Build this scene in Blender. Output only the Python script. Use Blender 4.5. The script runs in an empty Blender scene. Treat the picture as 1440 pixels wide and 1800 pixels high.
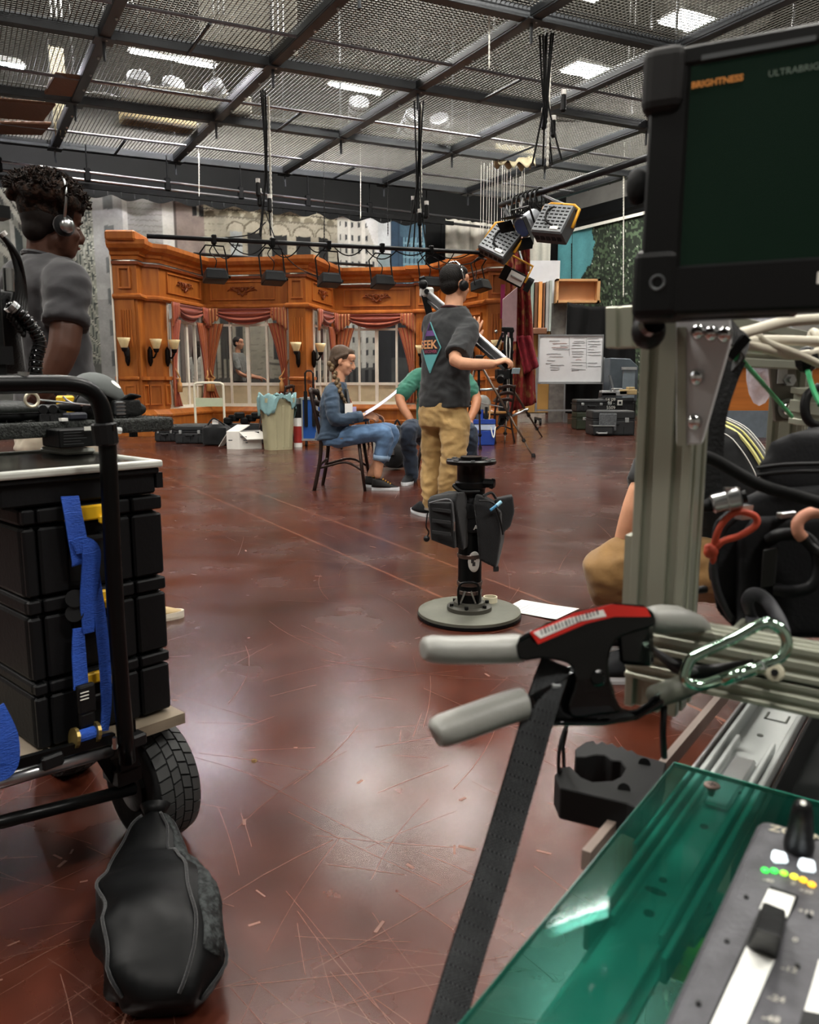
import bpy, math, random
import numpy as np
from mathutils import Vector, Matrix
random.seed(7); rng = np.random.default_rng(7)
S = bpy.context.scene
COL = S.collection
V3 = Vector
# ------------------------------------------------------------------ camera, world, exposure
F = 1400.0; H = 0.96; PITCH = math.atan(232 / F)
cd = bpy.data.cameras.new('camera'); cam = bpy.data.objects.new('camera', cd); COL.objects.link(cam)
cd.sensor_fit = 'HORIZONTAL'; cd.sensor_width = 36; cd.lens = 36 * F / 1440
cd.clip_start = 0.02; cd.clip_end = 200
cam.location = (0, 0, H); cam.rotation_euler = (math.pi / 2 - PITCH, 0, 0)
cd.dof.use_dof = True; cd.dof.focus_distance = 6.0; cd.dof.aperture_fstop = 16
S.camera = cam
S.view_settings.view_transform = 'Standard'; S.view_settings.look = 'None'
S.view_settings.exposure = 0.4; S.view_settings.gamma = 1; S.view_settings.use_curve_mapping = False
S.cycles.max_bounces = 8; S.cycles.transparent_max_bounces = 12
S.cycles.sample_clamp_indirect = 6.0
W = bpy.data.worlds.new('world'); S.world = W; W.use_nodes = True
W.node_tree.nodes['Background'].inputs[0].default_value = (0.5, 0.52, 0.55, 1)
W.node_tree.nodes['Background'].inputs[1].default_value = 0.05
# ------------------------------------------------------------------ where things are
FW = V3((0, math.cos(PITCH), -math.sin(PITCH))); UPV = V3((0, math.sin(PITCH), math.cos(PITCH))); RT = V3((1, 0, 0))
CAM = V3((0, 0, H))
def ray(x, y): return FW + RT * ((x - 720) / F) + UPV * ((900 - y) / F)
def P(x, y, d): return CAM + ray(x, y) * d                    # photograph point at a depth
def AZ(x, y, z): r = ray(x, y); return CAM + r * ((z - H) / r.z)   # ... on a height
def AY(x, y, Y): r = ray(x, y); return CAM + r * (Y / r.y)         # ... on a distance
def G(x, y): return AZ(x, y, 0.0)
TH = math.radians(-29.6)
UD = V3((math.sin(TH), math.cos(TH), 0)); VD = V3((math.cos(TH), -math.sin(TH), 0))  # the studio's own axes
def UVZ(u, v, z): return UD * u + VD * v + V3((0, 0, z))
def AU(x, y, u): r = ray(x, y); return CAM + r * (u / r.dot(UD))
def AV(x, y, v): r = ray(x, y); return CAM + r * (v / r.dot(VD))
ZUP = V3((0, 0, 1))
# ------------------------------------------------------------------ materials
def lin(c): return c / 12.92 if c <= 0.04045 else ((c + 0.055) / 1.055) ** 2.4
def hexc(h): return tuple(lin(int(h[i:i + 2], 16) / 255) for i in (0, 2, 4))
MATS = {}
def mat(name, col, rough=0.5, metal=0.0, var=0.12, vscale=8.0, bump=0.0, bscale=60.0, stretch=None, spec=0.5, coat=0.0, emit=None, estr=0.0, trans=0.0, ior=1.45, alpha=1.0, sheen=0.0, col2=None, contrast=None, attr=False, rvar=0.0):
    if name in MATS: return MATS[name]
    m = bpy.data.materials.new(name); m.use_nodes = True; MATS[name] = m
    nt = m.node_tree; b = nt.nodes['Principled BSDF']; L = nt.links.new
    c = hexc(col) if isinstance(col, str) else col
    if max(c) < 0.0185 and not emit: c = tuple(q * 0.5 for q in c); spec *= .55
    b.inputs['Roughness'].default_value = rough; b.inputs['Metallic'].default_value = metal
    b.inputs['Specular IOR Level'].default_value = spec; b.inputs['Coat Weight'].default_value = coat
    b.inputs['Transmission Weight'].default_value = trans; b.inputs['IOR'].default_value = ior
    b.inputs['Alpha'].default_value = alpha; b.inputs['Sheen Weight'].default_value = sheen
    tc = nt.nodes.new('ShaderNodeTexCoord'); mp = nt.nodes.new('ShaderNodeMapping'); L(tc.outputs['Object'], mp.inputs[0])
    if stretch: mp.inputs['Scale'].default_value = stretch
    if attr:
        a = nt.nodes.new('ShaderNodeAttribute'); a.attribute_name = 'Col'; src = a.outputs['Color']
    else: src = None
    if var > 0 or col2:
        n = nt.nodes.new('ShaderNodeTexNoise'); n.inputs['Scale'].default_value = vscale; n.inputs['Detail'].default_value = 5
        L(mp.outputs[0], n.inputs['Vector'])
        r = nt.nodes.new('ShaderNodeValToRGB'); lo, hi = contrast or (0.3, 0.7)
        r.color_ramp.elements[0].position = lo; r.color_ramp.elements[1].position = hi
        if col2: c0 = c; c1 = hexc(col2) if isinstance(col2, str) else col2
        elif src: c0 = (1 - var,) * 3; c1 = (1, 1, 1)
        else: c0 = tuple(x * (1 - var) for x in c); c1 = tuple(min(1, x * (1 + var)) for x in c)
        r.color_ramp.elements[0].color = (*c0, 1); r.color_ramp.elements[1].color = (*c1, 1)
        L(n.outputs['Fac'], r.inputs[0])
        if src:
            mx = nt.nodes.new('ShaderNodeMix'); mx.data_type = 'RGBA'; mx.blend_type = 'MULTIPLY'; mx.inputs[0].default_value = 1
            L(src, mx.inputs[6]); L(r.outputs[0], mx.inputs[7]); L(mx.outputs[2], b.inputs['Base Color'])
        else: L(r.outputs[0], b.inputs['Base Color'])
        if rvar > 0:
            mr = nt.nodes.new('ShaderNodeMapRange'); mr.inputs[3].default_value = max(0.02, rough - rvar); mr.inputs[4].default_value = rough + rvar
            L(n.outputs['Fac'], mr.inputs[0]); L(mr.outputs[0], b.inputs['Roughness'])
    elif src: L(src, b.inputs['Base Color'])
    else: b.inputs['Base Color'].default_value = (*c, 1)
    if emit:
        b.inputs['Emission Color'].default_value = (*(hexc(emit) if isinstance(emit, str) else emit), 1); b.inputs['Emission Strength'].default_value = estr
    if bump > 0:
        n2 = nt.nodes.new('ShaderNodeTexNoise'); n2.inputs['Scale'].default_value = bscale; n2.inputs['Detail'].default_value = 4
        L(mp.outputs[0], n2.inputs['Vector'])
        bp = nt.nodes.new('ShaderNodeBump'); bp.inputs['Strength'].default_value = bump; bp.inputs['Distance'].default_value = 0.01
        L(n2.outputs['Fac'], bp.inputs['Height']); L(bp.outputs[0], b.inputs['Normal'])
    return m
# ------------------------------------------------------------------ mesh builder
def frame_of(d, up=ZUP):
    d = d.normalized()
    if abs(d.dot(up)) > 0.98: up = V3((1, 0, 0)) if abs(d.x) < 0.9 else V3((0, 1, 0))
    x = d.cross(up).normalized(); y = x.cross(d).normalized()
    return x, y, d
def rotz(a): return Matrix.Rotation(a, 3, 'Z')
def axes(x, y, z): return Matrix((x, y, z)).transposed()
class MB:
    def __init__(s): s.v = []; s.f = []; s.c = None
    def add(s, vs, fs):
        o = len(s.v); s.v.extend([tuple(p) for p in vs]); s.f.extend([tuple(i + o for i in f) for f in fs]); return s
    def ext(s, m): return s.add(m.v, m.f)
    def box(s, c, size, R=None, taper=1.0):
        c = V3(c); hx, hy, hz = size[0] / 2, size[1] / 2, size[2] / 2; vs = []
        for z in (-1, 1):
            t = taper if z > 0 else 1.0
            for x, y in ((-1, -1), (1, -1), (1, 1), (-1, 1)):
                p = V3((x * hx * t, y * hy * t, z * hz)); vs.append(c + (R @ p if R else p))
        return s.add(vs, [(3, 2, 1, 0), (4, 5, 6, 7), (0, 1, 5, 4), (1, 2, 6, 5), (2, 3, 7, 6), (3, 0, 4, 7)])
    def bx(s, o, ex, ey, ez):                                   # box from a corner and three edge vectors
        o, ex, ey, ez = V3(o), V3(ex), V3(ey), V3(ez)
        vs = [o, o + ex, o + ex + ey, o + ey]; vs += [p + ez for p in vs]
        if ex.cross(ey).dot(ez) < 0: return s.add(vs, [(0, 1, 2, 3), (7, 6, 5, 4), (4, 5, 1, 0), (5, 6, 2, 1), (6, 7, 3, 2), (7, 4, 0, 3)])
        return s.add(vs, [(3, 2, 1, 0), (4, 5, 6, 7), (0, 1, 5, 4), (1, 2, 6, 5), (2, 3, 7, 6), (3, 0, 4, 7)])
    def bar(s, p0, p1, w, h, up=ZUP):
        p0, p1 = V3(p0), V3(p1); x, y, d = frame_of(p1 - p0, up)
        return s.bx(p0 - x * w / 2 - y * h / 2, x * w, y * h, p1 - p0)
    def loft(s, rings, caps=True, closed=False):
        n = len(rings[0]); vs = [p for r in rings for p in r]; fs = []
        m = len(rings)
        for i in range(m if closed else m - 1):
            j = (i + 1) % m
            for k in range(n): fs.append((i * n + k, i * n + (k + 1) % n, j * n + (k + 1) % n, j * n + k))
        if caps and not closed:
            fs.append(tuple(reversed(range(n)))); fs.append(tuple((m - 1) * n + k for k in range(n)))
        return s.add(vs, fs)
    def tube(s, pts, r, n=8, closed=False, caps=True, ry=None, up=ZUP):
        pts = [V3(p) for p in pts]; m = len(pts); rs = r if isinstance(r, (list, tuple)) else [r] * m
        rys = ry if isinstance(ry, (list, tuple)) else ([ry] * m if ry else rs)
        rings = []; X = None
        for i, p in enumerate(pts):
            if closed: d = pts[(i + 1) % m] - pts[i - 1]
            else: d = pts[min(i + 1, m - 1)] - pts[max(i - 1, 0)]
            if d.length < 1e-9: d = V3((0, 0, 1))
            d.normalize()
            if X is None: X, Y, _ = frame_of(d, up)
            else:
                X = X - d * X.dot(d)
                X = X.normalized() if X.length > 1e-6 else frame_of(d, up)[0]
                Y = d.cross(X) * 1.0
                Y = -Y if False else Y
            Yv = d.cross(X)
            rings.append([p + X * math.cos(2 * math.pi * k / n) * rs[i] + Yv * math.sin(2 * math.pi * k / n) * rys[i] for k in range(n)])
        return s.loft(rings, caps, closed)
    def cyl(s, p0, p1, r0, r1=None, n=14, caps=True): return s.tube([p0, p1], [r0, r0 if r1 is None else r1], n, caps=caps)
    def lathe(s, o, prof, n=24, R=None):
        o = V3(o); rings = []
        for r, z in prof:
            rings.append([o + (R @ V3((r * math.cos(2 * math.pi * k / n), r * math.sin(2 * math.pi * k / n), z)) if R else V3((r * math.cos(2 * math.pi * k / n), r * math.sin(2 * math.pi * k / n), z))) for k in range(n)])
        return s.loft(rings, True)
    def prism(s, poly, o, x, y, n, depth):                       # polygon in the plane (o,x,y), pushed along n
        o, x, y, n = V3(o), V3(x), V3(y), V3(n); k = len(poly)
        a = [o + x * p[0] + y * p[1] for p in poly]; b = [p + n * depth for p in a]
        fs = [tuple(reversed(range(k))), tuple(range(k, 2 * k))] + [(i, (i + 1) % k, k + (i + 1) % k, k + i) for i in range(k)]
        return s.add(a + b, fs)
    def ell(s, c, r, R=None, n=14, m=8):
        c = V3(c); r = (r, r, r) if not isinstance(r, (tuple, list)) else r; vs = []; fs = []
        for i in range(m + 1):
            t = math.pi * i / m
            for k in range(n):
                a = 2 * math.pi * k / n; p = V3((r[0] * math.sin(t) * math.cos(a), r[1] * math.sin(t) * math.sin(a), -r[2] * math.cos(t)))
                vs.append(c + (R @ p if R else p))
        for i in range(m):
            for k in range(n): fs.append((i * n + k, i * n + (k + 1) % n, (i + 1) * n + (k + 1) % n, (i + 1) * n + k))
        return s.add(vs, fs)
    def surf(s, fn, nu, nv, thick=None):                         # fn(a,b) in 0..1 -> point
        vs = [fn(i / nu, j / nv) for j in range(nv + 1) for i in range(nu + 1)]
        fs = [(j * (nu + 1) + i, j * (nu + 1) + i + 1, (j + 1) * (nu + 1) + i + 1, (j + 1) * (nu + 1) + i) for j in range(nv) for i in range(nu)]
        return s.add(vs, fs)
def spline(pts, k=6, closed=False):
    pts = [V3(p) for p in pts]; out = []; n = len(pts)
    for i in range(n if closed else n - 1):
        g = (lambda j: pts[j % n]) if closed else (lambda j: pts[max(0, min(n - 1, j))])
        a, b, c, d = g(i - 1), g(i), g(i + 1), g(i + 2)
        for q in range(k):
            t = q / k
            out.append(0.5 * ((2 * b) + (c - a) * t + (2 * a - 5 * b + 4 * c - d) * t * t + (3 * b - a - 3 * c + d) * t ** 3))
    if not closed: out.append(pts[-1])
    return out
def interp(vals, k=6):
    out = []
    for i in range(len(vals) - 1):
        for q in range(k): out.append(vals[i] + (vals[i + 1] - vals[i]) * q / k)
    return out + [vals[-1]]
# ------------------------------------------------------------------ objects
ORG = {}
def thing(name, label, cat, group=None, loc=(0, 0, 0)):
    o = bpy.data.objects.new(name, None); COL.objects.link(o); o.location = loc; o.empty_display_size = 0.05
    o['label'] = label; o['category'] = cat
    if group: o['group'] = group
    ORG[o] = V3(loc); return o
def obj(name, mb, m, parent=None, smooth=False, bevel=0.0, label=None, solid=0.0, seg=1, subd=0, kind=None, auto=None):
    me = bpy.data.meshes.new(name)
    org = ORG.get(parent, V3((0, 0, 0)))
    if parent is None and len(mb.v):
        a = np.array(mb.v); org = V3(((a[:, 0].min() + a[:, 0].max()) / 2, (a[:, 1].min() + a[:, 1].max()) / 2, a[:, 2].min()))
    vv = np.array(mb.v, dtype=np.float64) - np.array(org)
    me.from_pydata(vv.tolist(), [], mb.f); me.update()
    if mb.c is not None:
        at = me.color_attributes.new('Col', 'FLOAT_COLOR', 'POINT')
        at.data.foreach_set('color', np.concatenate([mb.c, np.ones((len(mb.c), 1))], 1).astype(np.float32).ravel())
    me.materials.append(m)
    o = bpy.data.objects.new(name, me); COL.objects.link(o)
    if parent is None: o.location = org
    else: o.parent = parent
    ORG[o] = org
    if smooth: me.polygons.foreach_set('use_smooth', [True] * len(me.polygons))
    if auto is not None:
        me.polygons.foreach_set('use_smooth', [True] * len(me.polygons)); me.set_sharp_from_angle(angle=math.radians(auto))
    if solid:
        md = o.modifiers.new('Solidify', 'SOLIDIFY'); md.thickness = solid; md.offset = 0
    if bevel:
        md = o.modifiers.new('Bevel', 'BEVEL'); md.width = bevel; md.segments = seg; md.limit_method = 'ANGLE'; md.angle_limit = math.radians(40)
    if subd:
        md = o.modifiers.new('Subdivision', 'SUBSURF'); md.levels = subd; md.render_levels = subd
    if label: o['label'] = label
    if kind: o['kind'] = kind
    return o
def top(name, mb, m, label, cat, group=None, **k):
    o = obj(name, mb, m, None, **k); o['label'] = label; o['category'] = cat
    if group: o['group'] = group
    return o
def struct(name, mb, m, parent=None, **k):
    o = obj(name, mb, m, parent, **k)
    if parent is None: o['kind'] = 'structure'
    return o
def dup(root, loc, rz=0.0, label=None, group=None):
    def cp(o, par):
        c = o.copy(); COL.objects.link(c)
        if par: c.parent = par
        for ch in o.children: cp(ch, c)
        return c
    r = cp(root, None); r.location = loc; r.rotation_euler = (0, 0, rz)
    if label: r['label'] = label
    if group: r['group'] = group
    return r
def text_mb(s, o, x, y, size, depth=0.0, bold=0.0, align='LEFT'):
    cu = bpy.data.curves.new('t', 'FONT'); cu.body = s; cu.size = size; cu.offset = bold; cu.align_x = align; cu.resolution_u = 3
    ob = bpy.data.objects.new('t', cu); COL.objects.link(ob); dg = bpy.context.evaluated_depsgraph_get()
    me = bpy.data.meshes.new_from_object(ob.evaluated_get(dg)); mb = MB(); o, x, y = V3(o), V3(x).normalized(), V3(y).normalized()
    mb.add([o + x * v.co.x + y * v.co.y for v in me.vertices], [tuple(p.vertices) for p in me.polygons])
    bpy.data.objects.remove(ob); bpy.data.meshes.remove(me); bpy.data.curves.remove(cu); return mb
def fuse(mb, voxel=0.012, smooth=3):
    me = bpy.data.meshes.new('f'); me.from_pydata(mb.v, [], mb.f); me.update()
    ob = bpy.data.objects.new('f', me); COL.objects.link(ob)
    md = ob.modifiers.new('r', 'REMESH'); md.mode = 'VOXEL'; md.voxel_size = voxel
    if smooth: sm = ob.modifiers.new('s', 'SMOOTH'); sm.factor = 0.5; sm.iterations = smooth
    dg = bpy.context.evaluated_depsgraph_get(); dg.update()
    m2 = bpy.data.meshes.new_from_object(ob.evaluated_get(dg))
    out = MB(); a = np.empty(len(m2.vertices) * 3); m2.vertices.foreach_get('co', a)
    out.v = [tuple(p) for p in a.reshape(-1, 3)]; out.f = [tuple(p.vertices) for p in m2.polygons]
    bpy.data.objects.remove(ob); bpy.data.meshes.remove(me); bpy.data.meshes.remove(m2); return out
def shade(mb, fn):                                              # per-vertex print colour fn(array of points) -> rgb array
    mb.c = fn(np.array(mb.v)); return mb
M_black = mat('black_metal', '1b1c1d', 0.42, 0.3, 0.1)
M_blackp = mat('black_plastic', '17181a', 0.45, 0.0, 0.12, 6, 0.05, 200)
M_rubber = mat('black_rubber', '1c1d1e', 0.75, 0.0, 0.15, 10, 0.1, 90)
M_cable = mat('black_cable', '151516', 0.5, 0, 0)
M_fabric = mat('black_fabric', '17181b', 0.85, 0, 0.2, 30, 0.25, 300, sheen=0.2)
M_steel = mat('steel', 'b4b6b6', 0.28, 1.0, 0.1, 20)
M_alu = mat('brushed_aluminium', 'a9ac9f', 0.36, 0.85, 0.08, 12)
M_chrome = mat('chrome', 'd8d8d8', 0.1, 1.0, 0)
M_white = mat('white_paper', 'ecebe6', 0.7, 0, 0.03)
M_rope = mat('white_rope', 'd9d8cf', 0.8, 0, 0.15, 60)
M_yellow = mat('yellow_plastic', 'e3b41c', 0.45, 0, 0.05)
M_brass = mat('dark_brass', '8d7a49', 0.35, 0.8, 0.1)
M_ink = mat('white_print', 'd9d9d2', 0.6, 0, 0)
M_dink = mat('dark_print', '3a3a3c', 0.6, 0, 0)
# ------------------------------------------------------------------ room shell
def floor_mat():
    m = bpy.data.materials.new('polished_concrete'); m.use_nodes = True; nt = m.node_tree; b = nt.nodes['Principled BSDF']; L = nt.links.new
    N = nt.nodes.new
    tc = N('ShaderNodeTexCoord')
    def noise(sc, det=5, rot=0.0, stretch=(1, 1, 1), dist=0.0):
        mp = N('ShaderNodeMapping'); mp.inputs['Rotation'].default_value = (0, 0, rot); mp.inputs['Scale'].default_value = stretch
        L(tc.outputs['Object'], mp.inputs[0]); n = N('ShaderNodeTexNoise'); n.inputs['Scale'].default_value = sc; n.inputs['Detail'].default_value = det
        n.inputs['Distortion'].default_value = dist; L(mp.outputs[0], n.inputs['Vector']); return n.outputs['Fac']
    def ramp(f, a, b_, ca, cb):
        r = N('ShaderNodeValToRGB'); r.color_ramp.elements[0].position = a; r.color_ramp.elements[1].position = b_
        r.color_ramp.elements[0].color = (*ca, 1); r.color_ramp.elements[1].color = (*cb, 1); L(f, r.inputs[0]); return r.outputs[0]
    def mix(f, a, b_, t='MIX'):
        x = N('ShaderNodeMix'); x.data_type = 'RGBA'; x.blend_type = t; L(a, x.inputs[6]); L(b_, x.inputs[7])
        if isinstance(f, float): x.inputs[0].default_value = f
        else: L(f, x.inputs[0])
        return x.outputs[2]
    def rgb(c): n = N('ShaderNodeRGB'); n.outputs[0].default_value = (*c, 1); return n.outputs[0]
    def math_(op, a, b_=None):
        n = N('ShaderNodeMath'); n.operation = op
        for i, q in enumerate((a, b_)):
            if q is None: continue
            if isinstance(q, (int, float)): n.inputs[i].default_value = q
            else: L(q, n.inputs[i])
        return n.outputs[0]
    base = ramp(noise(0.7, 6), 0.3, 0.72, hexc('34160e'), hexc('522517'))
    base = mix(0.6, base, ramp(noise(9, 6), 0.35, 0.7, (0.55, 0.55, 0.55), (1.15, 1.1, 1.1)), 'MULTIPLY')
    # scratches: long thin lines in several directions, worn pale
    sc = None
    for k in range(0):
        rot = [0.2, 0.9, 1.45, 2.1, 2.6, -0.35, 1.15][k]
        f = noise(1.0, 2, rot, (0.55, 24 + 9 * k, 1), 0.25)
        f2 = noise(1.6 + 0.3 * k, 2, rot * 2, (1, 1, 1))
        line = math_('MULTIPLY', ramp(math_('ABSOLUTE', math_('SUBTRACT', f, 0.5)), 0.0, 0.012, (1, 1, 1), (0, 0, 0)), ramp(f2, 0.52, 0.62, (0, 0, 0), (1, 1, 1)))
        sc = line if sc is None else math_('MAXIMUM', sc, line)
    scuff = ramp(noise(2.5, 10, 0.5, (1, 1.6, 1), .3), 0.42, 0.85, (0, 0, 0), (0.6, 0.6, 0.6))
    chips = ramp(noise(14, 3, 0, (1, 1, 1), 2.0), 0.76, 0.79, (0, 0, 0), (1, 1, 1))
    wear = math_('MAXIMUM', math_('MULTIPLY', scuff, 0.16), math_('MULTIPLY', chips, 0.14))
    # two slab joints
    sx = N('ShaderNodeSeparateXYZ'); L(tc.outputs['Object'], sx.inputs[0])
    joint = None
    for (nx, ny, c) in JOINTS:
        dd = math_('ABSOLUTE', math_('SUBTRACT', math_('ADD', math_('MULTIPLY', sx.outputs[0], nx), math_('MULTIPLY', sx.outputs[1], ny)), c))
        j = ramp(dd, 0.004, 0.012, (1, 1, 1), (0, 0, 0)); joint = j if joint is None else math_('MAXIMUM', joint, j)
    colr = mix(wear, base, rgb(hexc('8a6a5e'))); colr = mix(math_('MULTIPLY', joint, 0.35), colr, rgb(hexc('a5664c')))
    L(colr, b.inputs['Base Color'])
    rr = N('ShaderNodeMapRange'); L(noise(2.2, 7), rr.inputs[0]); rr.inputs[1].default_value = 0.3; rr.inputs[2].default_value = 0.7
    rr.inputs[3].default_value = 0.16; rr.inputs[4].default_value = 0.3
    L(math_('ADD', rr.outputs[0], math_('MULTIPLY', wear, 0.25)), b.inputs['Roughness'])
    b.inputs['Specular IOR Level'].default_value = 0.62
    bp = N('ShaderNodeBump'); bp.inputs['Strength'].default_value = 0.25; bp.inputs['Distance'].default_value = 0.002
    L(noise(2.2, 2), bp.inputs['Height']); L(bp.outputs[0], b.inputs['Normal'])
    return m
_a, _b = G(300, 842), G(800, 1060); _d = (_b - _a).normalized(); _n = V3((-_d.y, _d.x, 0))
JOINTS = [(_n.x, _n.y, _n.dot(_a))]
_a, _b = G(310, 838), G(1010, 1150); _d = (_b - _a).normalized(); _n = V3((-_d.y, _d.x, 0))
JOINTS.append((_n.x, _n.y, _n.dot(_a) + 0.35))
U0, U1, V0, V1, ZR = -7.0, 19.4, -9.0, 16.4, 8.6
def uvbox(u0, u1, v0, v1, z0, z1): return MB().bx(UVZ(u0, v0, z0), UD * (u1 - u0), VD * (v1 - v0), ZUP * (z1 - z0))
fl = uvbox(U0 - .2, U1 + .2, V0 - .2, V1 + .2, -0.2, 0.0)
M_floor = floor_mat(); fo = struct('floor', fl, M_floor)
fo.data.transform(Matrix.Translation(fo.location)); fo.location = (0, 0, 0); ORG[fo] = V3((0, 0, 0))
M_wall = mat('dark_grey_wall', '171818', 0.85, 0, 0.18, 1.5)
M_wallp = mat('grey_side_wall', '6b6a66', 0.85, 0, 0.18, 1.5)
struct('wall_back', uvbox(U1, U1 + .2, V0 - .2, V1 + .2, 0, ZR), M_wall)
struct('wall_right', uvbox(U0, U1, V1, V1 + .2, 0, ZR), M_wallp)
struct('wall_left', uvbox(U0, U1, V0 - .2, V0, 0, ZR), M_wallp)
struct('wall_front', uvbox(U0 - .2, U0, V0 - .2, V1 + .2, 0, ZR), M_wallp)
ce = struct('ceiling', uvbox(U0 - .2, U1 + .2, V0 - .2, V1 + .2, ZR, ZR + .2), mat('roof_deck', '27261f', 0.8, 0, 0.2, 1.2))
# panel seams on the dark wall in view
for k, v in enumerate(np.arange(9.6, 13.0, 0.8)):
    obj('wall_panel', uvbox(U1 - .03, U1, v + .01, v + .79, 0, 5.2), M_wall, bpy.data.objects['wall_back'])
# ------------------------------------------------------------------ lighting grid
GZ = 5.46; RU = [3.4, 6.3, 9.22, 12.1, 15.0, 17.95]; CV = [-2.47, -0.16, 2.15, 4.46, 6.8, 9.17, 11.4, 13.65]
def GP(u, v, z): return UVZ(u - 0.085 * (v - 2.15), v, z)
M_beam = mat('grey_painted_steel', '3c3f42', 0.5, 0.35, 0.15, 3)
M_mesh = mat('galvanised_mesh', '5e5d58', 0.5, 0.5, 0.1)
grid = thing('lighting_grid', 'dark steel walk-on lighting grid with wire mesh panels hung above the studio', 'lighting grid', None, GP(12, 5, GZ))
bw = 0.15; bh = 0.17
for j, u in enumerate(RU):
    m = MB()
    for i in range(len(CV) - 1):
        m.bx(GP(u - bw / 2, CV[i] + .07, GZ), VD * (CV[i + 1] - CV[i] - .14) - UD * 0.085 * (CV[i + 1] - CV[i] - .14), UD * bw, ZUP * bh)
        a = GP(u - bw / 2 - .05, CV[i] + .07, GZ + bh); m.bx(a, VD * (CV[i + 1] - CV[i] - .14) - UD * 0.085 * (CV[i + 1] - CV[i] - .14), UD * (bw + .1), ZUP * .012)
    obj('cross_beam', m, M_beam, grid, bevel=0.01)
for i, v in enumerate(CV):
    m = MB().bx(GP(RU[0] - 1, v - bw / 2, GZ), UD * (RU[-1] - RU[0] + 1.1), VD * bw, ZUP * .03)
    m.bx(GP(RU[0] - 1, v - bw / 2, GZ + .03), UD * (RU[-1] - RU[0] + 1.1), VD * .03, ZUP * (bh - .03))
    m.bx(GP(RU[0] - 1, v + bw / 2 - .03, GZ + .03), UD * (RU[-1] - RU[0] + 1.1), VD * .03, ZUP * (bh - .03))
    obj('main_beam', m, M_beam, grid, bevel=0.008)
    m = MB()
    for u in np.arange(RU[0], RU[-1], 0.72): m.ell(GP(u, v + .03, GZ - .012), .02, n=6, m=4)
    obj('beam_bolts', m, M_steel, grid)['kind'] = 'stuff'
    for u in RU:
        obj('joint_plate', MB().box(GP(u, v, GZ - .012), (.26, .26, .02), rotz(-TH)), M_beam, grid)
        obj('hanger_stub', MB().cyl(GP(u, v, GZ - .02), GP(u, v, GZ - .26), .022, n=8).cyl(GP(u, v, GZ + bh), GP(u, v, ZR), .02, n=6), M_beam, grid)
def mesh_panel(j, i):
    u0, u1, v0, v1 = RU[j], RU[j + 1], CV[i], CV[i + 1]; m = MB(); sp = 0.062; z = GZ + .12
    n1 = int((v1 - v0) / sp); n2 = int((u1 - u0) / sp); w = .011
    L_ = 0.085 * (v1 - v0)
    for k in range(1, n1):
        v = v0 + k * (v1 - v0) / n1
        m.bar(GP(u0, v, z), GP(u1, v, z), w, w * 0.8)
    for k in range(1, n2):
        u = u0 + k * (u1 - u0) / n2
        m.bar(GP(u, v0, z + .008), GP(u, v1, z + .008), w, w * 0.8)
    return m
first = None
for j in range(len(RU) - 1):
    for i in range(len(CV) - 1):
        obj('mesh_panel', mesh_panel(j, i), M_mesh, grid)
        if j >= 2:                                              # thin pipes clamped across the bays
            um = RU[j] + 1.75
            obj('cross_pipe', MB().cyl(GP(um, CV[i] + .08, GZ + .03), GP(um, CV[i + 1] - .08, GZ + .03), .024, n=8), mat('worn_pipe', '76767a', 0.35, 0.8, 0.2), grid)
            if (i + j) % 2 == 0: obj('cross_pipe', MB().cyl(GP(um, CV[i] + 1.1, GZ), GP(RU[j + 1], CV[i] + 1.1, GZ), .024, n=8), M_beam, grid)
# ------------------------------------------------------------------ lamps in the roof above the grid
M_lamp = mat('lamp_diffuser', 'ffffff', 0.5, 0, 0, emit=(1.0, 0.97, 0.90), estr=1.0)
def ceiling_lamp(name, c, lx, ly, strength, label, group=None, tint=(1, .96, .89), frame='d6d6d0', key='warm', rz=None):
    t = thing(name, label, 'ceiling lamp', group, c); R = rotz(-TH if rz is None else rz)
    obj('housing', MB().box(V3(c) + V3((0, 0, .07)), (lx + .1, ly + .1, .1), R, 0.8), mat('lamp_housing', 'b9b9b4', 0.5, 0.2), t, bevel=.01)
    mk = 'lamp_' + key; m = mat(mk, 'ffffff', 0.5, 0, 0, emit=tint, estr=strength)
    obj('diffuser', MB().box(V3(c), (lx, ly, .035), R), m, t)
    w = MB()
    for k in (-1, 1): w.cyl(V3(c) + R @ V3((lx * .4 * k, 0, .1)), V3(c) + R @ V3((lx * .4 * k, 0, 0)) + V3((0, 0, ZR - c[2] - .02)), .006, n=5)
    obj('suspension', w, M_cable, t); return t
LB = 104
ceiling_lamp('ceiling_lamp', AZ(1035, 126, 7.3), 1.0, .55, LB, 'wide bright lamp above the mesh, left of the two over the monitor', key='bay')
ceiling_lamp('ceiling_lamp', AZ(1214, 40, 7.3), 1.0, .55, LB, 'bright lamp beside a round duct near the top right corner', key='bay')
for n, (x, y) in enumerate([(420, -22), (620, -30), (830, -24), (1020, -26), (150, -26)]):
    ceiling_lamp('ceiling_lamp', AZ(x, y, 7.7), 1.25, .7, LB, 'unseen wide high-bay lamp added in the roof as fill light', 'high-bay lamps over the front of the studio', key='bay')
for u, v in ((3.2, -3.0), (3.6, 1.0), (3.2, 5.0), (-2.5, -3.0), (-2.5, 3.0), (-2.5, 8), (7.0, -1.5), (7.0, 2.5), (6.8, 6.5), (8.5, -6.5), (8.5, 14), (13.5, 14.5), (14, -6)):
    ceiling_lamp('ceiling_lamp', UVZ(u, v, 7.3), 1.25, .7, LB, 'unseen wide high-bay lamp added in the roof as fill light', 'high-bay lamps over the front of the studio', key='bay')  # unseen lamps added as fill for the set front and foreground
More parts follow.
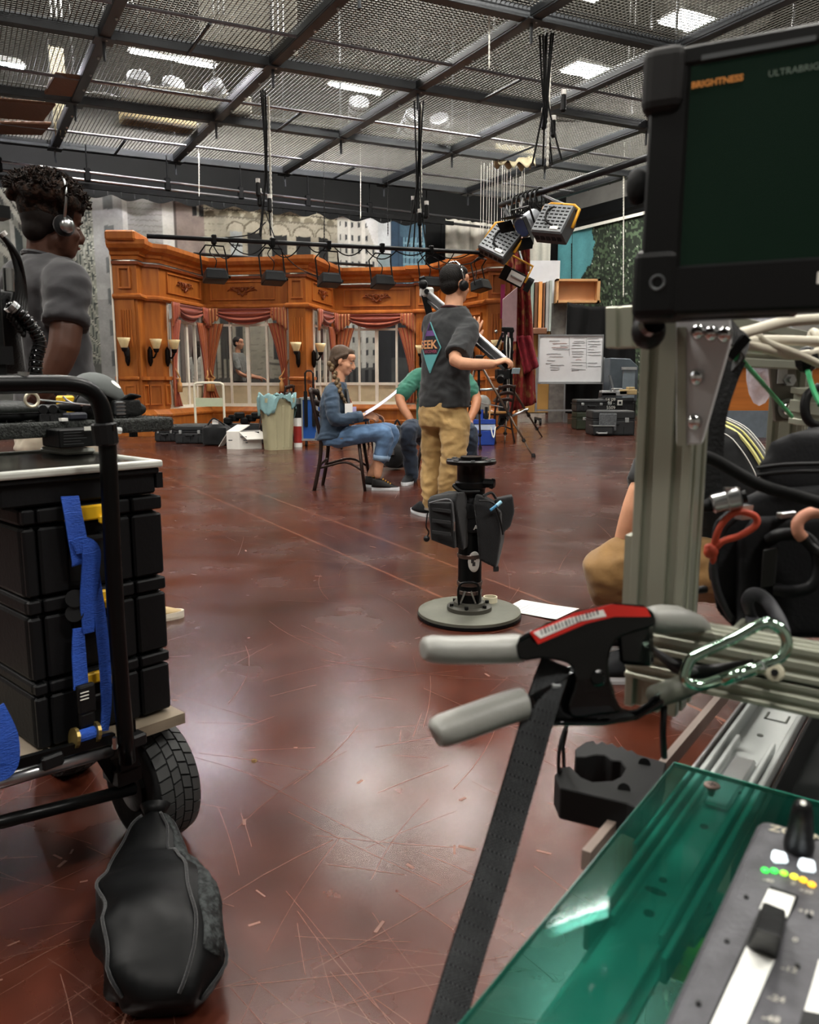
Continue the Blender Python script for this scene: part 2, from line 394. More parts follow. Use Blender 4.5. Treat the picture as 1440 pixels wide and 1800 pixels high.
for (x, y, lab) in ((270, 98, 'lilac-white tube lamp at the upper left, long one over the silver lamp heads'), (590, 151, 'short lilac-white tube lamp above the grid at upper centre')):
    c = AZ(x + 35, y + 6, 6.7); ceiling_lamp('tube_lamp', c, 1.5 if x < 400 else 1.1, .11, 230, lab, tint=(.97, .93, 1.0), key='tube')
ceiling_lamp('tube_lamp', AZ(-22, 108, 6.7), 1.2, .11, 230, 'lilac-white tube lamp cut by the left edge of the view', tint=(.93, .86, 1.0), key='tube')
# ------------------------------------------------------------------ painted backdrops
def lattice(seed, n=256): return np.random.default_rng(seed).random((n, n))
def vnoise(x, y, seed, sc=1.0):
    L_ = lattice(seed); x = x * sc; y = y * sc; i = np.floor(x).astype(int); j = np.floor(y).astype(int); fx = x - i; fy = y - j
    fx = fx * fx * (3 - 2 * fx); fy = fy * fy * (3 - 2 * fy); g = lambda a, b: L_[a % 256, b % 256]
    return (g(i, j) * (1 - fx) + g(i + 1, j) * fx) * (1 - fy) + (g(i, j + 1) * (1 - fx) + g(i + 1, j + 1) * fx) * fy
def fbm(x, y, seed, sc=1.0): return 0.55 * vnoise(x, y, seed, sc) + 0.28 * vnoise(x, y, seed + 1, sc * 2.1) + 0.17 * vnoise(x, y, seed + 2, sc * 4.3)
def city(v, z):
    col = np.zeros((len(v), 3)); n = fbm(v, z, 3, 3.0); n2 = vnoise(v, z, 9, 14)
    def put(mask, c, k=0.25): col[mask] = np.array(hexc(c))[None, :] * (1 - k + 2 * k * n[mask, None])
    put(v > -99, '9b9a94')
    # street facade running away to a vanishing point
    A = v < 2.75; w = np.maximum(3.25 - v, 0.05); h = (z - 1.1) / w; q = 1 / w
    put(A, '9fa296', .3); hb = (h * 1.9) % 1.0; qb = (q * 6.5) % 1.0
    put(A & (hb < .16), 'c9c9ba', .2); put(A & (hb > .16) & (hb < .21), '3d423f'); put(A & (hb > .86) & (((q * 26) % 1) < .5), '5d615b')
    put(A & (hb > .3) & (hb < .8) & (qb > .25) & (qb < .62), '49524f', .35); put(A & (hb > .3) & (hb < .8) & (qb > .25) & (qb < .34), 'd0d0c4')
    put(A & (hb > .24) & (hb < .3) & (qb > .2) & (qb < .7), 'd8d7c8'); put(A & (qb > .8) & (qb < .86), '6f736c')
    put(A & (z < 1.3), '6f716c', .3)
    B = (v >= 2.75) & (v < 3.42); put(B, 'b3b4b2', .12); put(B & (np.abs(v - 3.05) < .1) & (((z * 1.6) % 1) < .5), '767a7a'); put(B & (v > 3.32), 'd9d9d4')
    Cc = (v >= 3.42) & (v < 4.34); put(Cc, 'adaca8', .15); put(Cc & (((z * 9) % 1) < .22), '96958f', .1); put(Cc & (v > 4.1), 'd4d3cb', .1)
    D = (v >= 4.34) & (v < 4.98); put(D, '8b7d75', .3); put(D & (v < 4.4), '5d554f')
    wn = D & (v > 4.72) & (np.abs((z % 1.1) - .02) < .2); put(wn, '2b2c2c'); put(wn & (np.abs(v - 4.85) < .025), 'aaa79c')
    E = (v >= 4.98) & (v < 7.98); put(E, 'a9a390', .28); E2 = E & (((z * 7.5) % 1) < .08); put(E2, '8d8776', .2)
    put(E & (z > 4.5), 'b9b29b', .2); put(E & (z > 4.57) & (z < 4.6), '4f4a3e'); put(E & (z > 4.42) & (z < 4.45), '6d6757')
    au = ((v - 4.98) / .27) % 1; put(E & (z > 4.45) & (z < 4.57) & (np.hypot((au - .5) * .27, z - 4.46) < .10), '7a735f', .2)
    for c, wd, lit in ((5.65, .13, 1), (6.05, .17, 0), (6.62, .17, 0), (7.15, .15, 0), (7.62, .13, 0)):
        put(E & (np.hypot(v - c, (z - 4.14)) < wd + .09) & (z > 4.14), '746d5b', .15); put(E & (np.hypot(v - c, (z - 4.14)) < wd + .055) & (z > 4.14), 'b6af9b', .15)
        m = E & (np.abs(v - c) < wd) & (z > 2.7) & (z < 4.14); put(m, 'aab0ae' if lit else '1d1e1d', .2)
        put(m & (np.abs(z - 3.85) < .02), '1d1e1e'); put(m & lit & (np.abs(np.abs(v - c) - wd) < .025), '1d1e1e')
    for c, wd, cc in ((6.55, .13, '2a2826'), (6.98, .16, '93a8a8'), (5.35, .1, '3b3a36'), (5.62, .05, '2e2d2b'), (7.5, .12, '2a2826')):
        m = E & (np.abs(v - c) < wd) & (z > 1.42) & (z < 2.3); put(m, cc, .2)
        if cc[0] == '9': put(m & ((np.abs(np.abs(v - c) - wd) < .03) | (np.abs(z - 1.9) < .03)), '1f2022')
    put(E & (z < 1.35) & (z > 1.3) & (v > 6.3), '5e594e'); put(E & (v < 5.75) & (v > 5.1) & (z < 2.4) & (((v * 9) % 1) < .42), '3a3934')
    put(E & (z < 1.0), '55534d', .35); put(E & (z < .82), '3b3b3a', .4); put(E & (v > 6.7) & (z < 1.18) & (n2 > .35), '191a1b')
    Hh = (v >= 7.98) & (v < 8.95); put(Hh, 'cfcdc2', .12); sl = z < 4.62 - np.maximum(v - 8.62, 0) * 2.6
    wv = ((v - 7.98) / .152) % 1; wz = (z / .29) % 1; gz = z > 2.5
    put(Hh & (wv > .3) & (wv < .62) & (wz > .3) & (wz < .72), '3a3d40'); put(Hh & (np.abs(v - 8.28) < .03), 'e9e7dc', .05); put(Hh & (np.abs(v - 8.6) < .03), 'e9e7dc', .05)
    put(Hh & ~sl, 'f0f1ee', .04); put(Hh & (z < 1.25) & (z > .8), '5e5e5c', .4); put(Hh & (z < 1.2) & (z > .9) & (wv > .2) & (wv < .7), '1e1f21'); put(Hh & (z < .8), '77756e', .2)
    g = (v >= 8.95) & (v < 9.32); put(g, 'e6ebec', .05); put(g & (z < 3.9), '9fb0b4', .2); put(g & (z < 2.6), '23262c', .2)
    T = v >= 9.32; put(T, '6f97a8', .22); put(T & (v < 9.62), '39536a', .25); put(T & (((v / .095) % 1) < .22), '2d4458', .15); put(T & (((z / .16) % 1) < .25) & (v > 9.62), '88adba', .15)
    put(T & (z > 4.32) & (v > 9.55), '4d6d80', .2); put(T & (z < 2.6), '1d222b', .3); put(T & (z < 2.6) & (((v / .1) % 1) < .3), '11141a'); put(T & (z < 1.5), '4b4e4e', .5); put(T & (z < .8), '6b6a66', .3)
    return col * ((0.6 + 0.24 * fbm(v, z, 21, 6.0)) * np.where(z < 2.6, .72, 1.0))[:, None]  # lower part darkened in colour for the dim space behind the set windows
def drop(fnc, axis, u0, v0, v1, ztop, name, label, cat, M_, res=.03, scal=.09, fold=.05, nfold=1.6, skew=0.0, cm=None, z0=0.02):
    L_ = v1 - v0; nu = int(L_ / res); nv = int((ztop - z0) / res); a = np.linspace(0, 1, nu + 1); b = np.linspace(0, 1, nv + 1)
    A_, B_ = np.meshgrid(a, b); s = v0 + A_ * L_; zt = ztop - scal * np.abs(np.sin(A_ * L_ * math.pi * nfold)) ** 1.5 * .9
    z = z0 + B_ * (zt - z0); off = fold * np.sin(A_ * L_ * 2 * math.pi * nfold * .5 + 2.1 * np.sin(A_ * 5)) * (.4 + .6 * B_) + fold * .5 * np.sin(A_ * L_ * 9.1)
    uu = u0 - skew * (s - v0) + off
    if axis == 'v': X = UD.x * uu + VD.x * s; Y = UD.y * uu + VD.y * s
    else: X = UD.x * s + VD.x * uu; Y = UD.y * s + VD.y * uu
    m = MB(); m.v = [tuple(p) for p in np.stack([X, Y, z], -1).reshape(-1, 3)]
    w = nu + 1; m.f = [(j * w + i, j * w + i + 1, (j + 1) * w + i + 1, (j + 1) * w + i) for j in range(nv) for i in range(nu)]
    m.c = fnc(s.ravel(), z.ravel()); o = top(name, m, M_, label, cat, None, smooth=True); return o
M_drop = mat('painted_canvas', 'ffffff', 0.85, 0, 0.12, 20, attr=True)
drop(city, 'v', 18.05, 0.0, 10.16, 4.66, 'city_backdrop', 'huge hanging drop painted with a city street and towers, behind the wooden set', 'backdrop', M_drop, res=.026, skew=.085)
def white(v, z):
    k = .5 + .5 * np.sin(v * 26 + np.sin(v * 7) * 2); return np.array(hexc('d2cec2'))[None] * (.72 + .28 * k[:, None])  # shade between the pleats is painted into the off-white
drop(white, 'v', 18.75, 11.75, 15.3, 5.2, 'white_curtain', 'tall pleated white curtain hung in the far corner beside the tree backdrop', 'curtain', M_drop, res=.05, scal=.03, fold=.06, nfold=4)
def trees(s, z):
    n = fbm(s, z, 40, 5); n2 = vnoise(s, z, 45, 17); n3 = vnoise(s, z, 48, 26); e = 18.2 - 1.0 * np.clip((z - 2.2) / 3, 0, 1) + .8 * (fbm(s, z, 50, 2.2) - .5)
    c = np.array(hexc('5ea3ab'))[None] * (.85 + .3 * n[:, None]); t = (s < e) | (z < 3.0 + .9 * fbm(s, z, 60, 3))
    leaf = np.array(hexc('232c22'))[None] * (.5 + 1.0 * n[:, None]); c = np.where(t[:, None], leaf, c)
    c = np.where((t & (n2 > .62))[:, None], np.array(hexc('50624a'))[None], c); return np.where((t & (n3 > .9) & (n > .45))[:, None], np.array(hexc('c8cfc0'))[None], c)
drop(trees, 'u', 15.6, 12.6, 18.72, 5.12, 'tree_backdrop', 'hanging drop painted with leafy trees against teal sky, on the right wall', 'backdrop', M_drop, res=.03, scal=.02, fold=.02, nfold=1)
# curtain tracks and pipes
M_pipe = mat('black_pipe', '2a2b2d', 0.35, 0.6, 0.15)
def pipe(name, a, b, r, label, cat='pipe', m=None, group=None): return top(name, MB().cyl(a, b, r, n=10), m or M_pipe, label, cat, group, smooth=True)
tr = thing('curtain_track', 'long black twin pipe curtain track above the city backdrop', 'curtain track', None, UVZ(17.6, 5, 4.9))
obj('upper_pipe', MB().cyl(UVZ(17.45, -4, 5.0), UVZ(17.45, 12.6, 4.93), .03, n=8), mat('shiny_pipe', '77787a', 0.3, 0.9, 0.1), tr)
obj('lower_pipe', MB().cyl(UVZ(17.5, -4, 4.86), UVZ(17.5, 12.6, 4.8), .032, n=8), MATS['shiny_pipe'], tr)
obj('track_rail', MB().bar(UVZ(17.8, -4, 4.72), UVZ(17.2, 11, 4.74), .07, .09), M_black, tr)
for k in range(9):
    v = -2 + k * 1.55; c = UVZ(17.47, v, 4.93)
    obj('clamp', MB().box(c, (.12, .1, .26), rotz(-TH)), M_black, tr, bevel=.02)
    obj('drop_rod', MB().cyl(c, c + V3((0, 0, GZ - 4.9)), .014, n=6), M_black, tr)
hk = MB()
for k in range(40): p = UVZ(18.05 - .085 * (k * .26) + .02, k * .26 - .05, 4.66); hk.cyl(p + V3((0, 0, -.03)), p + V3((0, 0, .09)), .006, n=4)
obj('hooks', hk, M_steel, tr)['kind'] = 'stuff'
tk = thing('tree_drop_track', 'black track holding the tree backdrop along the right wall', 'curtain track', None, UVZ(15, 15.5, 5.1))
obj('rail', MB().bar(UVZ(11, 15.55, 5.2), UVZ(18.8, 15.55, 5.2), .1, .1), M_black, tk); obj('hem', MB().bar(UVZ(12.6, 15.52, 5.12), UVZ(18.7, 15.52, 5.12), .03, .1), M_rope, tk)
obj('upper_duct', MB().bar(UVZ(11, 15.9, 5.55), UVZ(18.8, 15.9, 5.55), .3, .3), M_black, tk)
# ------------------------------------------------------------------ wooden bay-window set
M_wood = mat('cherry_wood', '93501f', 0.38, 0, 0.2, 4, 0.06, 30, stretch=(3.0, 3.0, 0.35), col2='bb7230', contrast=(.25, .8), spec=.4)
M_wood2 = mat('cherry_wood_light', 'a05522', 0.34, 0, 0.2, 4, stretch=(2.0, 2.0, 0.35), col2='c77a38', contrast=(.25, .8), spec=.45)
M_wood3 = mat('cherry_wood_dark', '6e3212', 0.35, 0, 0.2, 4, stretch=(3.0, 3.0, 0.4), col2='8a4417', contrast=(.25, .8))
M_cream = mat('cream_paint', 'f0e9da', 0.5, 0, 0.06)
M_creamp = mat('cream_panel', 'cdbf9d', 0.6, 0, 0.08)
M_glass = mat('window_glass', 'ffffff', 0.02, 0, 0, trans=1.0, ior=1.25, spec=.5)
ZT = 3.27
PLAN = [(-5.06, 14.9), (-5.06, 14.05), (-4.66, 14.05), (-4.66, 14.35), (-4.42, 14.5), (-4.05, 16.15), (-2.36, 15.9), (-2.32, 15.74), (-1.99, 15.70), (-1.95, 15.9), (-1.60, 17.5), (0.12, 17.25), (0.14, 17.1), (0.44, 17.05), (0.50, 17.1), (1.42, 15.1), (1.44, 14.95), (1.80, 14.85), (1.98, 14.78)]
PLAN = [V3((x, y, 0)) for x, y in PLAN]
wall_set = thing('bay_window_set', 'orange-brown wood panelled stage set wall with curtained bay windows at the back', 'stage set', None, (-1.8, 15.5, 0))
def sweep(pl, prof):                                            # mitred moulding along the plan, prof = (out, z)
    rings = []
    for i, p in enumerate(pl):
        d0 = (p - pl[i - 1]).normalized() if i > 0 else (pl[1] - p).normalized(); d1 = (pl[i + 1] - p).normalized() if i < len(pl) - 1 else d0
        n0 = V3((d0.y, -d0.x, 0)); n1 = V3((d1.y, -d1.x, 0)); m = (n0 + n1); m.normalize(); k = 1 / max(.45, m.dot(n0))
        rings.append([p + m * (k * o) + V3((0, 0, z)) for o, z in prof])
    return MB().loft(rings)
def spart(name, prof, m, pl=PLAN[1:], **k): return obj(name, sweep(pl, prof), m, wall_set, **k)
spart('cornice', [(-.05, 2.98), (.04, 2.98), (.05, 3.03), (.09, 3.05), (.10, 3.10), (.17, 3.14), (.2, 3.14), (.25, 3.2), (.25, ZT), (-.05, ZT)], M_wood2)
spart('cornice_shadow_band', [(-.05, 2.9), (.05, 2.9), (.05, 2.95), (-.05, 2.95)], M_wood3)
spart('frieze_ledge', [(-.05, 2.33), (.06, 2.33), (.09, 2.36), (.09, 2.39), (.05, 2.42), (-.05, 2.42)], M_wood2)
spart('plinth', [(-.05, 0), (.2, 0), (.2, .1), (.17, .12), (.17, .3), (.2, .33), (.2, .36), (.1, .44), (-.05, .44)], M_wood)
spart('frieze_board', [(-.05, 2.38), (.005, 2.38), (.005, 2.95), (-.05, 2.95)], M_wood)
lo = thing  # (keeps the name short below)
class Seg:
    def __init__(s, a, b): s.a = a; s.d = (b - a); s.L = s.d.length; s.d.normalize(); s.n = V3((s.d.y, -s.d.x, 0))
    def p(s, t, n, z): return s.a + s.d * t + s.n * n + V3((0, 0, z))
    def bx(s, m, t0, t1, n0, n1, z0, z1): return m.bx(s.p(t0, n0, z0), s.d * (t1 - t0), s.n * (n1 - n0), ZUP * (z1 - z0))
    def rect(s, m, t0, t1, z0, z1, w, n0, n1):
        s.bx(m, t0, t1, n0, n1, z0, z0 + w); s.bx(m, t0, t1, n0, n1, z1 - w, z1); s.bx(m, t0, t0 + w, n0, n1, z0 + w, z1 - w); s.bx(m, t1 - w, t1, n0, n1, z0 + w, z1 - w); return m
def carving(sg, t, z, w=.26):
    m = MB()
    for sx in (-1, 1):
        c = [sg.p(t + sx * (q * w), .03, z + h) for q, h in ((.02, -.1), (.12, -.06), (.3, .0), (.28, .05), (.2, .03), (.34, -.02), (.6, .02), (.66, .06), (.58, .06), (.62, .0), (.85, .02), (1.0, -.01))]
        m.tube(spline(c, 3), .013, 5)
        for q, h in ((.15, .05), (.4, .05), (.75, .05), (.25, -.06)): m.ell(sg.p(t + sx * q * w, .03, z + h), (.028, .02, .02), n=6, m=4)
    m.ell(sg.p(t, .03, z + .02), (.04, .03, .05), n=8, m=5); m.ell(sg.p(t, .03, z - .09), (.025, .02, .03), n=6, m=4)
    obj('carving', m, M_wood3, wall_set, smooth=True)
def frieze(sg, t0, t1, carve=True):
    obj('frieze_moulding', sg.rect(MB(), t0, t1, 2.5, 2.86, .025, 0, .035), M_wood2, wall_set)
    if carve: carving(sg, (t0 + t1) / 2, 2.68, min(.3, (t1 - t0) * .3))
def pilaster(sg, t0, t1):
    w = t1 - t0; obj('pilaster', sg.bx(MB(), t0, t1, -.05, .03, .44, 2.38), M_wood, wall_set)
    for k in range(5):
        c = t0 + w * (.22 + .14 * k); obj('flute', sg.bx(MB(), c - w * .035, c + w * .035, .028, .05, 1.5, 2.15), M_wood2, wall_set, bevel=.006)
    obj('pilaster_block', sg.rect(MB(), t0 + w * .15, t1 - w * .15, 2.5, 2.86, .03, 0, .05), M_wood2, wall_set)
    obj('rail', sg.bx(MB(), t0 - .02, t1 + .02, 0, .08, .96, 1.02), M_wood2, wall_set, bevel=.015)
    obj('lower_panel', sg.rect(MB(), t0 + w * .15, t1 - w * .15, .52, .88, .03, 0, .05), M_wood2, wall_set)
M_val = mat('rust_velvet', 'ffffff', 0.6, 0, 0.15, 12, attr=True, sheen=.3)
def stripes(n, a='bb6434', b='e6b378', c='a2482e'):
    def f(A_): s = (A_ * n) % 1; k = np.where(s < .45, 0, np.where(s < .7, 1, 2)); return np.array([hexc(a), hexc(b), hexc(c)])[k]
    return f
def curtains(sg, t0, t1, which, wl, wr):
    # valance: a swag with a tail either side; drapes tied back
    w = t1 - t0; jl = min(.34, w * .2); va = thing('valance', 'rust and gold swagged valance across the %s' % which, 'valance', 'valances over the set windows', sg.p(w / 2 + t0, .1, 1.9))
    def swag(a, b): t = t0 + jl * .75 + (w - jl * 1.5) * a; d = 4 * a * (1 - a); z = 2.33 - .05 * b - (.09 + .16 * d) * b; return sg.p(t, .11 + .04 * math.sin(b * 17 + d * 2) * (.3 + b), z)
    m = MB().surf(swag, 16, 20); m.c = np.array([hexc('8a3a2c') if ((i // 17) % 5) < 3 else hexc('ae5a3e') for i in range(17 * 21)]); obj('swag', m, M_val, va, smooth=True, solid=.012)
    for sd in (0, 1):
        def tail(a, b, sd=sd):
            k = a if sd == 0 else 1 - a; ln = .42 - .22 * (round(k * 5) / 5); return sg.p((t0 - .04 + a * jl) if sd == 0 else (t1 + .04 - jl + a * jl), .14 + .025 * math.cos(a * 30), 2.34 - b * ln)
        m = MB().surf(tail, 20, 5); m.c = np.tile(stripes(5)(np.linspace(0, .999, 21)), (6, 1)); obj('tail', m, M_val, va, smooth=True, solid=.012)
    for sd, on in ((0, wl), (1, wr)):
        if not on: continue
        dr = thing('drape', 'striped rust drape tied back at the %s of the %s' % ('left' if sd == 0 else 'right', which), 'curtain', 'tied-back drapes of the set windows', sg.p(t0 if sd == 0 else t1, .1, .46))
        def dp(a, b, sd=sd):
            z = 2.05 - 1.57 * b; k = abs(b - .68) / .68 if b < .68 else (b - .68) / .32 * .8; wd = .10 + .26 * min(1, k) ** 1.4
            t = a * wd; t = t0 + t if sd == 0 else t1 - t; return sg.p(t, .08 + .025 * math.cos(a * 24), z)
        m = MB().surf(dp, 20, 22); m.c = np.tile(stripes(4)(np.linspace(0, .999, 21)), (23, 1)); obj('cloth', m, M_val, dr, smooth=True, solid=.012)
        e = t0 + .05 if sd == 0 else t1 - .05; s_ = 1 if sd == 0 else -1
        obj('tieback', MB().tube(spline([sg.p(e - .06 * s_, .02, 1.35), sg.p(e + .03 * s_, .12, 1.08), sg.p(e + .1 * s_, .12, 1.0), sg.p(e + .05 * s_, .13, .97), sg.p(e - .05 * s_, .05, 1.02)], 4), .016, 6), mat('gold_cord', 'c79257', .5, 0, .1), dr, smooth=True)
        obj('tassel', MB().lathe(sg.p(e + .05 * s_, .14, .74), [(.01, .26), (.03, .24), (.02, .2), (.045, .16), (.05, 0)], 8), MATS['gold_cord'], dr, smooth=True)
def window(sg, t0, t1, mulls, which, wl=1, wr=1):
    fr = MB(); sg.bx(fr, t0, t1, -.04, .02, .44, .5); sg.bx(fr, t0, t0 + .05, -.04, .02, .5, 2.38); sg.bx(fr, t1 - .05, t1, -.04, .02, .5, 2.38); sg.bx(fr, t0 - .03, t1 + .03, -.02, .07, .43, .46)
    wn = obj('window', fr, M_cream, wall_set)
    obj('transom', sg.bx(MB(), t0 + .05, t1 - .05, -.03, .015, 2.0, 2.045), M_cream, wn); obj('sill_bar', sg.bx(MB(), t0 + .05, t1 - .05, -.03, .015, .85, .91), M_cream, wn)
    xs = [t0 + .05] + [t0 + (t1 - t0) * q for q in mulls] + [t1 - .05]
    for q in mulls: c = t0 + (t1 - t0) * q; wd = .035 if abs(q - .5) < .04 and len(mulls) > 2 else .022; obj('mullion', sg.bx(MB(), c - wd, c + wd, -.035, .02, .5, 2.38), M_cream, wn)
    for a, b in zip(xs[:-1], xs[1:]):
        obj('pane', sg.bx(MB(), a, b, -.012, -.006, .9, 2.36), M_glass, wn); obj('lower_panel', sg.bx(MB(), a, b, -.03, -.01, .5, .87), M_creamp, wn)
    curtains(sg, t0, t1, which, wl, wr)
sA = Seg(PLAN[4], PLAN[5]); sB = Seg(PLAN[5], PLAN[6]); sC = Seg(PLAN[9], PLAN[10]); sD = Seg(PLAN[10], PLAN[11]); sE = Seg(PLAN[14], PLAN[15]); sL = Seg(PLAN[1], PLAN[2]); sL2 = Seg(PLAN[3], PLAN[4])
sP = Seg(PLAN[7], PLAN[8]); sQ = Seg(PLAN[12], PLAN[13]); sR = Seg(PLAN[16], PLAN[17]); sR2 = Seg(PLAN[17], PLAN[18])
pilaster(sL, .05, sL.L - .05); pilaster(sP, .0, sP.L); pilaster(sQ, 0, sQ.L); pilaster(sR, 0, sR.L)
frieze(sA, .25, sA.L - .15); frieze(sB, .15, sB.L - .25); frieze(sC, .15, sC.L - .2); frieze(sD, .2, sD.L - .1); frieze(sE, .3, sE.L - .3); frieze(sR2, .1, sR2.L - .05, False)
for sg, a, b in ((sA, 0, .22), (sL2, 0, sL2.L), (Seg(PLAN[2], PLAN[3]), 0, .3), (sC, 0, .2), (sR2, 0, sR2.L), (Seg(PLAN[0], PLAN[1]), 0, .85), (Seg(PLAN[6], PLAN[7]), 0, .16), (Seg(PLAN[8], PLAN[9]), 0, .2), (Seg(PLAN[13], PLAN[14]), 0, .07), (Seg(PLAN[11], PLAN[12]), 0, .15), (Seg(PLAN[15], PLAN[16]), 0, .15)):
    obj('wall_panel', sg.bx(MB(), a, min(b, sg.L), -.05, 0, .44, 2.38), M_wood, wall_set)
    if b > .18: obj('panel_moulding', sg.rect(MB(), a + .03, min(b, sg.L) - .03, .52, .88, .025, 0, .03), M_wood2, wall_set); obj('rail', sg.bx(MB(), a, min(b, sg.L), 0, .06, .96, 1.02), M_wood2, wall_set)
window(sA, .22, sA.L - .12, [.22, .52, .76], 'left side window')
obj('corner_post', sA.bx(MB(), sA.L - .12, sA.L, -.05, .01, .44, 2.38), M_wood, wall_set); obj('corner_post', sB.bx(MB(), 0, .06, -.05, .01, .44, 2.38), M_wood, wall_set)
window(sB, .06, sB.L - .02, [.28, .5, .74], 'wide left window')
window(sC, .2, sC.L - .3, [.33, .66], 'narrow middle window', 0, 1)
obj('corner_post', sC.bx(MB(), sC.L - .3, sC.L, -.05, .01, .44, 2.38), M_wood, wall_set); obj('corner_post', sD.bx(MB(), 0, .08, -.05, .01, .44, 2.38), M_wood, wall_set)
window(sD, .08, sD.L, [.27, .5, .76], 'wide window showing the white tower')
obj('wall_panel', sE.bx(MB(), 0, sE.L, -.05, 0, .44, 2.38), M_wood, wall_set)
for k in range(3): obj('panel_moulding', sE.rect(MB(), .2 + k * .65, .75 + k * .65, 1.15, 2.2, .03, 0, .04), M_wood2, wall_set); obj('panel_moulding', sE.rect(MB(), .2 + k * .65, .75 + k * .65, .52, .88, .03, 0, .04), M_wood2, wall_set)
obj('rail', sE.bx(MB(), 0, sE.L, 0, .06, .96, 1.02), M_wood2, wall_set)
obj('back_brace', MB().bar(PLAN[5] + V3((0, .5, .0)), PLAN[5] + V3((0, .1, 3.0)), .08, .04), M_wood3, wall_set); obj('left_edge', MB().box((-5.08, 14.5, 1.7), (.03, .95, 3.4)), M_cream, wall_set)
obj('left_cap', MB().box((-4.8, 14.1, 3.33), (.5, .75, .16)), M_wood2, wall_set, bevel=.03)
# sconces
M_shade = mat('frosted_amber_glass', 'ecd6a0', 0.45, 0, 0.06, 20, coat=.3)
M_iron = mat('dark_iron', '241c1a', 0.5, 0.5, 0.1)
def sconce(p, n, label):
    t = thing('wall_sconce', label, 'wall lamp', 'sconces on the wooden set', p); n = n.normalized(); q = p + n * .16
    obj('shade', MB().lathe(q, [(.05, .0), (.06, .02), (.085, .1), (.11, .17), (.105, .17), (.08, .1), (.05, .02)], 14), M_shade, t, smooth=True)
    obj('cup', MB().lathe(q + V3((0, 0, -.07)), [(.015, 0), (.04, .02), (.055, .07), (.05, .075)], 10), M_iron, t, smooth=True)
    obj('arm', MB().tube(spline([p + V3((0, 0, -.12)) + n * .02, p + V3((0, 0, -.15)) + n * .1, q + V3((0, 0, -.07))], 5), .016, 6), M_iron, t, smooth=True)
    obj('backplate', MB().tube([p + V3((0, 0, -.3)) + n * .015, p + V3((0, 0, -.22)) + n * .02, p + V3((0, 0, -.02)) + n * .02, p + V3((0, 0, .04)) + n * .015], [.015, .045, .045, .015], 8), M_iron, t, smooth=True)
sconce(sL.p(.2, .05, 1.5), sL.n, 'leftmost cream-shaded wall sconce, on the fluted pilaster at the set\'s left end')
sconce(sL2.p(.05, .03, 1.5), V3((.9, -.4, 0)), 'second wall sconce from the left, side-on beside the fluted left pilaster')
sconce(sA.p(.12, .02, 1.5), V3((.95, -.25, 0)), 'third wall sconce from the left, overlapping the left side window frame')
sconce(sP.p(.18, .05, 1.5), sP.n, 'wall sconce facing front on the middle pilaster left of the seated woman')
sconce(sC.p(.12, .02, 1.5), V3((.95, -.25, 0)), 'wall sconce side-on at the narrow window right of the middle pilaster')
sconce(sQ.p(.12, .05, 1.5), sQ.n, 'wall sconce on the pilaster just left of the standing man')
sconce(sE.p(1.75, .02, 1.5), sE.n, 'wall sconce above the tripod, left of the two at the right end of the set')
sconce(sR.p(.2, .05, 1.5), sR.n, 'rightmost wall sconce on the fluted pilaster near the red drape')
# ------------------------------------------------------------------ things hung from and lying on the grid
def catenary(a, b, sag, k=8):
    a, b = V3(a), V3(b); return [a.lerp(b, i / k) - V3((0, 0, sag * 4 * (i / k) * (1 - i / k))) for i in range(k + 1)]
GT = GZ + .14
M_boardb = mat('brown_board', '6b4a36', 0.7, 0, 0.15, 6, stretch=(8, .5, 1))
M_cloth = mat('cream_cloth', 'aaa184', 0.85, 0, 0.15, 5, 0.3, 8)
M_silver = mat('silver_housing', 'a9adb3', 0.35, 0.7, 0.1)
def flat(name, px, z, th, m, label, cat):
    a, b, c = [AZ(x, y, z) for x, y in px]; return top(name, MB().bx(a, b - a, c - a, V3((0, 0, th))), m, label, cat, bevel=.01)
flat('brown_panel', ((78, 166), (140, 172), (97, 134)), GZ + .02, .06, M_boardb, 'brown board with pale edge lying on the grid near the upper left corner', 'board')
flat('brown_panel', ((-30, 206), (76, 214), (-14, 176)), GZ + .02, .05, M_boardb, 'large brown board on the grid at the left edge, middle of three', 'board')
flat('brown_panel', ((-40, 236), (74, 238), (-28, 217)), GZ + .02, .05, M_boardb, 'brown board lowest at the left edge of the grid, above the pipe track', 'board')
top('timber_offcut', MB().box(AZ(278, 222, GT) + V3((0, 0, .12)), (1.3, .5, .22), rotz(.5)), mat('pale_timber', 'c3ac78', .7, 0, .15, 5), 'pale timber crate lying on the grid at upper left of the set', 'crate', bevel=.02)
def grid_lamp(c, rz, label):
    t = thing('spare_lamp_head', label, 'lamp head', 'spare lamp heads stored on the grid', c); R = rotz(rz) @ Matrix.Rotation(.9, 3, 'X')
    obj('housing', MB().tube([V3(c) + V3((0, 0, .3)) + R @ V3((0, 0, q)) for q in (-.3, -.26, -.05, .2, .22)], [.1, .17, .19, .19, .15], 14), M_silver, t, smooth=False)
    for k in range(3): obj('fin', MB().tube([V3(c) + V3((0, 0, .3)) + R @ V3((0, 0, -.12 + k * .12)), V3(c) + V3((0, 0, .3)) + R @ V3((0, 0, -.1 + k * .12))], .2, 14), M_black, t)
    obj('yoke', MB().tube(spline([V3(c) + R @ V3((-.24, 0, .3)), V3(c) + R @ V3((-.24, .1, .0)), V3(c) + V3((0, 0, .02)), V3(c) + R @ V3((.24, .1, 0)), V3(c) + R @ V3((.24, 0, .3))], 4), .018, 6), M_black, t)
